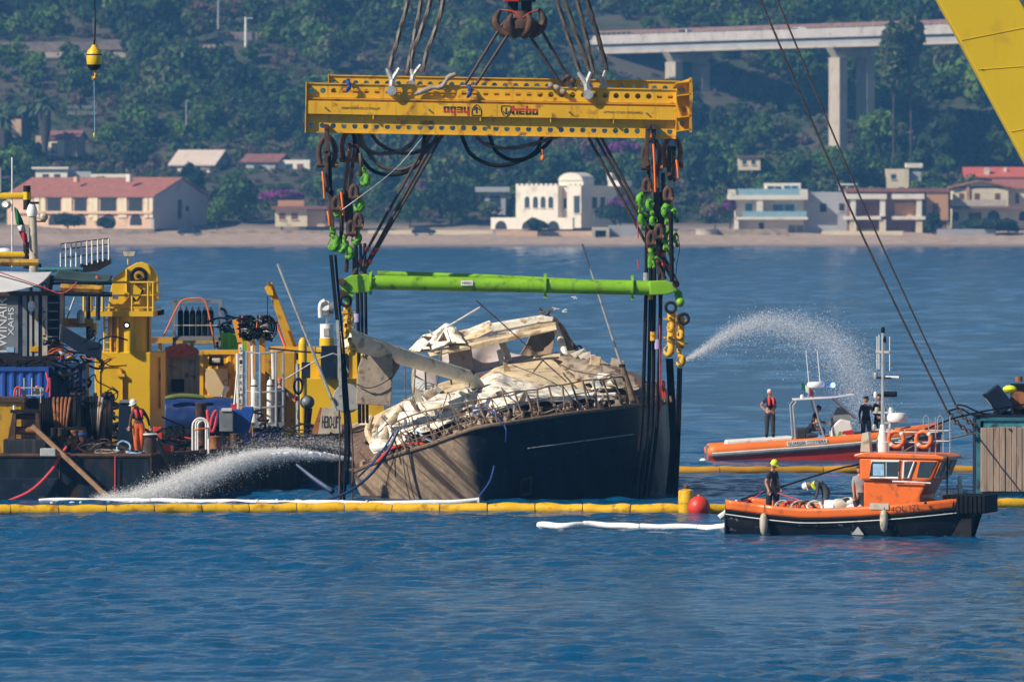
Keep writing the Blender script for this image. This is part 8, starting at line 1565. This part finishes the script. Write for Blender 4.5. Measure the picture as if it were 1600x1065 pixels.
BU_ = thing('marker_buoy', 'upright yellow cylindrical buoy standing on the front boom', 'buoy', (X(1072, 257), 257, 0)); q = Vector((X(1072, 257), 257.0, 0)); mb = MB(); mb.lathe([(.20, -.1), (.24, 0), (.24, .66), (.22, .72), (.10, .76)], q, 20); mb.build('body', BOOMY, BU_); mb = MB(); mb.lathe([(.07, .74), (.08, .84), (.05, .88)], q, 10); mb.build('cap', RUS, BU_); mb = MB(); mb.lathe([(.245, .3), (.25, .33), (.245, .36)], q, 20); mb.build('band', YELD, BU_)
RBU = thing('ball_buoy', 'round red-orange ball buoy in front of the yellow one', 'buoy', (X(1092, 256), 256, 0)); mb = MB(); mb.ball((X(1092, 256), 256.0, .24), .345, n=24, m=16); mb.build('ball', RED, RBU); mb = MB(); mb.lathe([(.05, .56), (.05, .62)], (X(1092, 256), 256.0, 0), 10); mb.build('eye', ORR, RBU)
# ---------------------------------------------------------------- crane vessel at the right
CV = thing('crane_barge', 'dark crane barge corner with timber fender at right edge', 'barge', (X(1680, 272), 275, 0))
CY = 271.0
mb = MB(); mb.pbox(1524, 1900, 652, 776, CY+.3, 1.6); hb_ = mb.build('sponson', NAVY, CV, 0, bevel=.04); mb = MB(); mb.box(X(1640, CY), X(2000, CY), CY+1, CY+26, -1, Zr(700, CY)); mb.build('hull', NAVY, CV, 0)
fr = MB(); fr.pbox(1526, 1532, 655, 772, CY+.05, .26); fr.pbox(1532, 1900, 652, 657, CY+.04, .27); fr.pbox(1532, 1900, 768, 776, CY+.05, .26); fr.build('fender_frame', TEAL, CV, 0)
mb = MB(); mb.pbox(1537, 1900, 657, 667, CY+.1, .2); mb.build('teal_panel', mat('bright_teal', (.04, .22, .26), .5, 0, .35, 3, (.02, .03, .05), .4, 4), CV, 0)
rp_ = random.Random(2); x_ = 1532.5; k = 0
while x_ < 1760:
    w_ = rp_.uniform(7.5, 10.5); mb = MB(); mb.pbox(x_, x_+w_-.7, 666.5+rp_.uniform(0, 1.5), 768-rp_.uniform(0, 1), CY-.06-rp_.uniform(0, .035), .3); mb.build('plank', WOODP, CV, 0, bevel=.012); x_ += w_
mb = MB(); mb.cyl(P(1577, 670, CY-.12), P(1577, 670, CY), .035, 8); mb.build('bolt', RUS, CV)
mb = MB(); mb.box(X(1526, CY), X(2000, CY), CY+.25, CY+3.2, Zr(652, CY), Zr(649, CY)); mb.build('deck_plate', NAVY, CV, 0)
t = thing('flood_lamp', 'large dark tilted floodlight on the crane barge deck', 'floodlight', P(1560, 650, CY+1)); M_ = RY(-38); mb = MB(); c_ = P(1561, 624, CY+1); mb.obox(c_, .55, .6, .85, M_); mb.build('housing', NAVY, t, 0, bevel=.04); mb = MB(); mb.obox(c_+M_@Vector((-.29, 0, 0)), .06, .62, .9, M_); mb.build('bezel', BLKR, t, 0); mb = MB(); mb.obox(c_+M_@Vector((-.30, -.1, .15)), .07, .4, .3, M_); mb.build('glass', GREYL, t, 0); mb = MB(); mb.pbox(1553, 1580, 642, 650, CY+1, .4); mb.build('foot', DRK, t, 0)
t = thing('deck_winch', 'dark winch with brown drum behind the floodlight', 'winch', P(1600, 650, CY+2)); mb = MB(); mb.pbox(1582, 1660, 600, 650, CY+2, 1.2); mb.build('housing', BLKR, t, 0, bevel=.04); mb = MB(); mb.cyl(P(1592, 625, CY+1.2), P(1592, 625, CY+2), .3, 18); mb.build('drum', RUS2, t); mb = MB(); mb.cyl(P(1592, 596, CY+2.2), P(1592, 588, CY+2.2), .12, 10); mb.build('lamp', RUS2, t)
mb = MB(); mb.ball(P(1578, 608, CY+1.8), .24, .2, .14, 10, 6); mb.solo('yellow_cover', CHIV, 'bright yellow cover lying behind the floodlight', 'cover')
JB = thing('crane_jib', 'huge smooth yellow crane jib rising out of the upper right corner', 'crane jib', P(1880, 700, 274))
lx = lambda y: 1465+.54*y
mb = MB(); mb.pprism([(lx(700), 700), (lx(-1250), -1250), (lx(-1250)+60, -1250), (lx(0)+128, 0), (lx(700)+170, 700)], 273, 1.3); jb = mb.build('box_girder', YELJ, JB, 0, bevel=.04)
mb = MB(); mb.pprism([(lx(700)+260, 700), (lx(-1250)+190, -1250), (lx(-1250)+250, -1250), (lx(0)+378, 0), (lx(700)+430, 700)], 281, 1.3); mb.build('box_girder', YELJ, JB, 0, bevel=.04)
mb = MB(); mb.pprism([(lx(700)+200, 700), (lx(-400)+116, -400), (lx(-400)+126, -400), (lx(700)+214, 700)], 272.7, .6); mb.build('edge_rail', DRK, JB, 0)
for y0, dx in ((62, 130), (108, 130), (205, 130)): mb = MB(); mb.tube([P(lx(y0)+4, y0+1, 272.99), P(lx(y0)+dx, y0-24 if y0 != 108 else y0-8, 272.99)], .012, 5); mb.build('weld_seam', YEL2, jb)
mb = MB(); mb.cyl(P(1535, 109, 273), P(1535, 109, 272.97), .025, 8); mb.build('rust_spot', RUS, jb)
# long guy wires with chains
for a, b_, c_, lab in ((( 1180, -20), (1330, 330), (1479, 640), 'left of the two long guy wires at right'), ((1206, -20), (1345, 310), (1493, 632), 'right of the two long guy wires at right')):
    rope('guy_wire', lab, [(a[0]-90, -230, 272.5), (*a, 272), (*b_, 271.5), (*c_, 271)], .035 if lab[0] == 'l' else .03, WIRED, 'guy wires', 'wire', 16)
def chain(label, p0, p1, n, m=RUS):
    t = thing('chain', label, 'chain', p1, 'rusty chains'); d_ = (p1-p0); M0 = dirM(d_)
    for k in range(n):
        c_ = p0+d_*((k+.5)/n)+Vector((0, 0, -.12*math.sin(math.pi*(k+.5)/n))); M_ = M0 @ RZ(90*(k % 2)); h_ = d_.length/n*.72; w_ = .065
        mb = MB(); mb.tube([c_+M_@Vector((w_*math.cos(a), 0, h_*.5*math.sin(a)*1.25)) for a in np.linspace(0, 2*math.pi, 14, endpoint=False)], .032, 6, closed=True); mb.build('chain_link', m, t)
chain('rusty chain ending the left guy wire', P(1479, 640, 271), P(1520, 676, 270.8), 9); chain('rusty chain ending the right guy wire', P(1493, 632, 271), P(1524, 664, 270.9), 8)
rope('slack_line', 'slack dark line between guy wire ends and crane barge', [(1482,642,271), (1500,638,271), (1520,648,271), (1540,648,271)], .03, BLK, None, 'rope', 14); rope('slack_line', 'dark line from right guy wire to the floodlight', [(1495,632,271), (1508,634,271), (1530,644,271), (1548,647,271)], .028, BLK, None, 'rope', 14); rope('mooring_line', 'pale brown rope from crane barge to the inflatable', [(1350,760,262), (1420,700,266), (1480,686,269), (1525,676,271)], .025, MUD, None, 'rope', 14)

# ---------------------------------------------------------------- water jets
SPRAY = mat('spray_white', (.93, .94, .95), .8, 0, .02, 1, spec=.1)
_t = SPRAY.node_tree; _tr = _t.nodes.new('ShaderNodeBsdfTranslucent'); _tr.inputs[0].default_value = (.95, .96, .97, 1); _mx = _t.nodes.new('ShaderNodeMixShader'); _mx.inputs[0].default_value = .5
_t.links.new(_t.nodes['Principled BSDF'].outputs[0], _mx.inputs[1]); _t.links.new(_tr.outputs[0], _mx.inputs[2]); _t.links.new(_mx.outputs[0], _t.nodes['Material Output'].inputs[0])
MISTM = bpy.data.materials.new('fine_mist'); MISTM.use_nodes = True; _t = MISTM.node_tree; _tr = _t.nodes.new('ShaderNodeBsdfTranslucent'); _tr.inputs[0].default_value = (.97, .97, .97, 1); _df = _t.nodes['Principled BSDF']; _df.inputs['Base Color'].default_value = (.95, .95, .95, 1); _df.inputs['Roughness'].default_value = .9; _df.inputs['Specular IOR Level'].default_value = 0
_m1 = _t.nodes.new('ShaderNodeMixShader'); _m1.inputs[0].default_value = .5; _m2 = _t.nodes.new('ShaderNodeMixShader'); _m2.inputs[0].default_value = .30; _tp = _t.nodes.new('ShaderNodeBsdfTransparent')
_t.links.new(_df.outputs[0], _m1.inputs[1]); _t.links.new(_tr.outputs[0], _m1.inputs[2]); _t.links.new(_tp.outputs[0], _m2.inputs[1]); _t.links.new(_m1.outputs[0], _m2.inputs[2]); _t.links.new(_m2.outputs[0], _t.nodes['Material Output'].inputs[0])
def spray(name, label, C, S, n, seed, Yr, sz, fall=0, dens=1.0, m_=None):
    rng = np.random.RandomState(seed); c = np.array(C, float); t = rng.rand(n)**dens*(len(c)-1); k = np.minimum(t.astype(int), len(c)-2); f = (t-k)[:, None]
    p = c[k]*(1-f)+c[k+1]*f; s = np.interp(t, np.arange(len(S)), S)
    p = p+rng.normal(0, 1, (n, 2))*s[:, None]*np.array([.9, .75])
    if fall: 
        fl = rng.rand(n) < .45; p[:, 1] += np.where(fl, rng.exponential(fall, n)*(t/(len(c)-1)), 0)
    Y = np.interp(t, np.linspace(0, len(c)-1, len(Yr)), Yr)+rng.normal(0, .25 if m_ is None else .11, n)
    X_ = (p[:, 0]-800)*Y/F; Z_ = CAMZ-(p[:, 1]-HZ)*Y/F; ok = Z_ > 0.02; X_, Y, Z_ = X_[ok], Y[ok], Z_[ok]; m = len(X_)
    c3 = np.stack([X_, Y, Z_], -1)[:, None, :]
    if m_ is None:
        r = sz*(.45+rng.rand(m)**7*2.6); T = np.array([(0, 0, 1), (.94, 0, -.33), (-.47, .82, -.33), (-.47, -.82, -.33)])
        v = c3+T[None]*r[:, None, None]*rng.uniform(.7, 1.3, (m, 4, 1)); fq = (np.array([(0, 1, 2), (0, 2, 3), (0, 3, 1), (1, 3, 2)])[None]+np.arange(m)[:, None, None]*4).reshape(-1, 3)
    else:
        v = c3+rng.normal(0, 1, (m, 3, 3))*(sz*rng.uniform(.5, 1.0, (m, 1, 1))); fq = np.arange(m*3).reshape(-1, 3)
    me = np_mesh(name, v.reshape(-1, 3), fq); me.materials.append(m_ or SPRAY); o = bpy.data.objects.new(name, me); COL.objects.link(o); tag(o, label, 'water spray', kind='stuff')
ARC = [(1070,563),(1105,541),(1145,514),(1190,500),(1240,505),(1290,525),(1325,555),(1345,600),(1352,660)]; DIS = [(549,717),(500,711),(450,706),(400,712),(350,725),(300,745),(255,765),(210,779),(150,784)]
spray('water_jet_arc', 'arching white water jet behind the inflatable boat', ARC, [2,5,9,13,18,23,25,23,20], 11000, 5, [286, 320], .011, 40, .8)
spray('water_jet_discharge', 'dense white pump discharge jet spraying left along the barge', DIS, [1.2,3,5.5,8,11,14,15,11,7], 22000, 6, [269.6, 267.2, 266.8], .011, 14, .95)
spray('water_mist', 'soft white mist inside the arching water jet', ARC, [1.5,4,7,10,14,18,21,21,19], 60000, 15, [286, 320], .022, 30, .75, MISTM)
spray('water_mist', 'soft white mist forming the pump discharge jet', DIS, [1.2,2.6,4.2,6.5,9,11,12,10,7], 190000, 16, [269.6, 267.2, 266.8], .023, 12, .9, MISTM)
spray('water_mist', 'thin mist drifting above the discharge jet', [(548,700),(500,690),(440,690),(380,700),(320,730),(260,760)], [6,10,12,14,16,18], 9000, 9, [269.4, 267.2], .02, 10, 1, MISTM)
mb = MB(); c_ = cat_rom([P(549,717,269.6), P(525,713,269), P(495,710,268.3), P(460,708,267.8), P(425,709,267.4)], 60); g_ = random.Random(3)
mb.tube([p+Vector((0, g_.uniform(-.02, .02), g_.uniform(-.02, .02))) for p in c_], [.02+.06*math.sin(math.pi*min(1, i/60*.92))*g_.uniform(.6, 1.3) for i in range(61)], 8); mb.v = [v+mnoise.noise_vector(v*9)*.05 for v in mb.v]; mb.solo('jet_core', SPRAY, 'solid white core where the pump discharge leaves the yacht', 'water spray', kind='stuff')
# foam where the jet lands
rng_ = np.random.RandomState(4); mb = MB()
for k in range(420):
    px = rng_.uniform(80, 540); Yk = 266.2+rng_.normal(0, .35); mb.ball((X(px, Yk), Yk, .02), rng_.uniform(.03, .16), rng_.uniform(.03, .1), rng_.uniform(.015, .06), 6, 4)
mb.solo('foam', SPRAY, 'white foam patches floating where the discharge jet lands', 'foam', kind='stuff')
mb = MB()
for k in range(26):
    a = P(*[(868,482,285), (880,487,285), (899,465,285)][k % 3])+Vector((rng_.normal(0, .06), 0, rng_.normal(0, .03))); mb.ball(a, rng_.uniform(.02, .07), .03, rng_.uniform(.01, .03), 6, 4)
mb.solo('sea_foam_flecks', SPRAY, 'few white splash flecks above the cream cabin roof', 'splash', kind='stuff')

# ---------------------------------------------------------------- haze
mb = MB(); mb.box(-426, 426, -30, 1905, -3, 118)
hz = bpy.data.meshes.new('haze'); hz.from_pydata([tuple(v) for v in mb.v], [], mb.f); ho = bpy.data.objects.new('haze', hz); COL.objects.link(ho); ho['kind'] = 'stuff'; ho['label'] = 'pale blue sea haze filling the air over the bay'
HM_ = bpy.data.materials.new('haze_air'); HM_.use_nodes = True; n_ = HM_.node_tree
for x in list(n_.nodes):
    if x.type != 'OUTPUT_MATERIAL': n_.nodes.remove(x)
pv = n_.nodes.new('ShaderNodeVolumePrincipled'); pv.inputs['Color'].default_value = (.18, .52, 1.0, 1); pv.inputs['Density'].default_value = .00013; pv.inputs['Anisotropy'].default_value = .0
n_.links.new(pv.outputs[0], n_.nodes['Material Output'].inputs['Volume']); hz.materials.append(HM_)
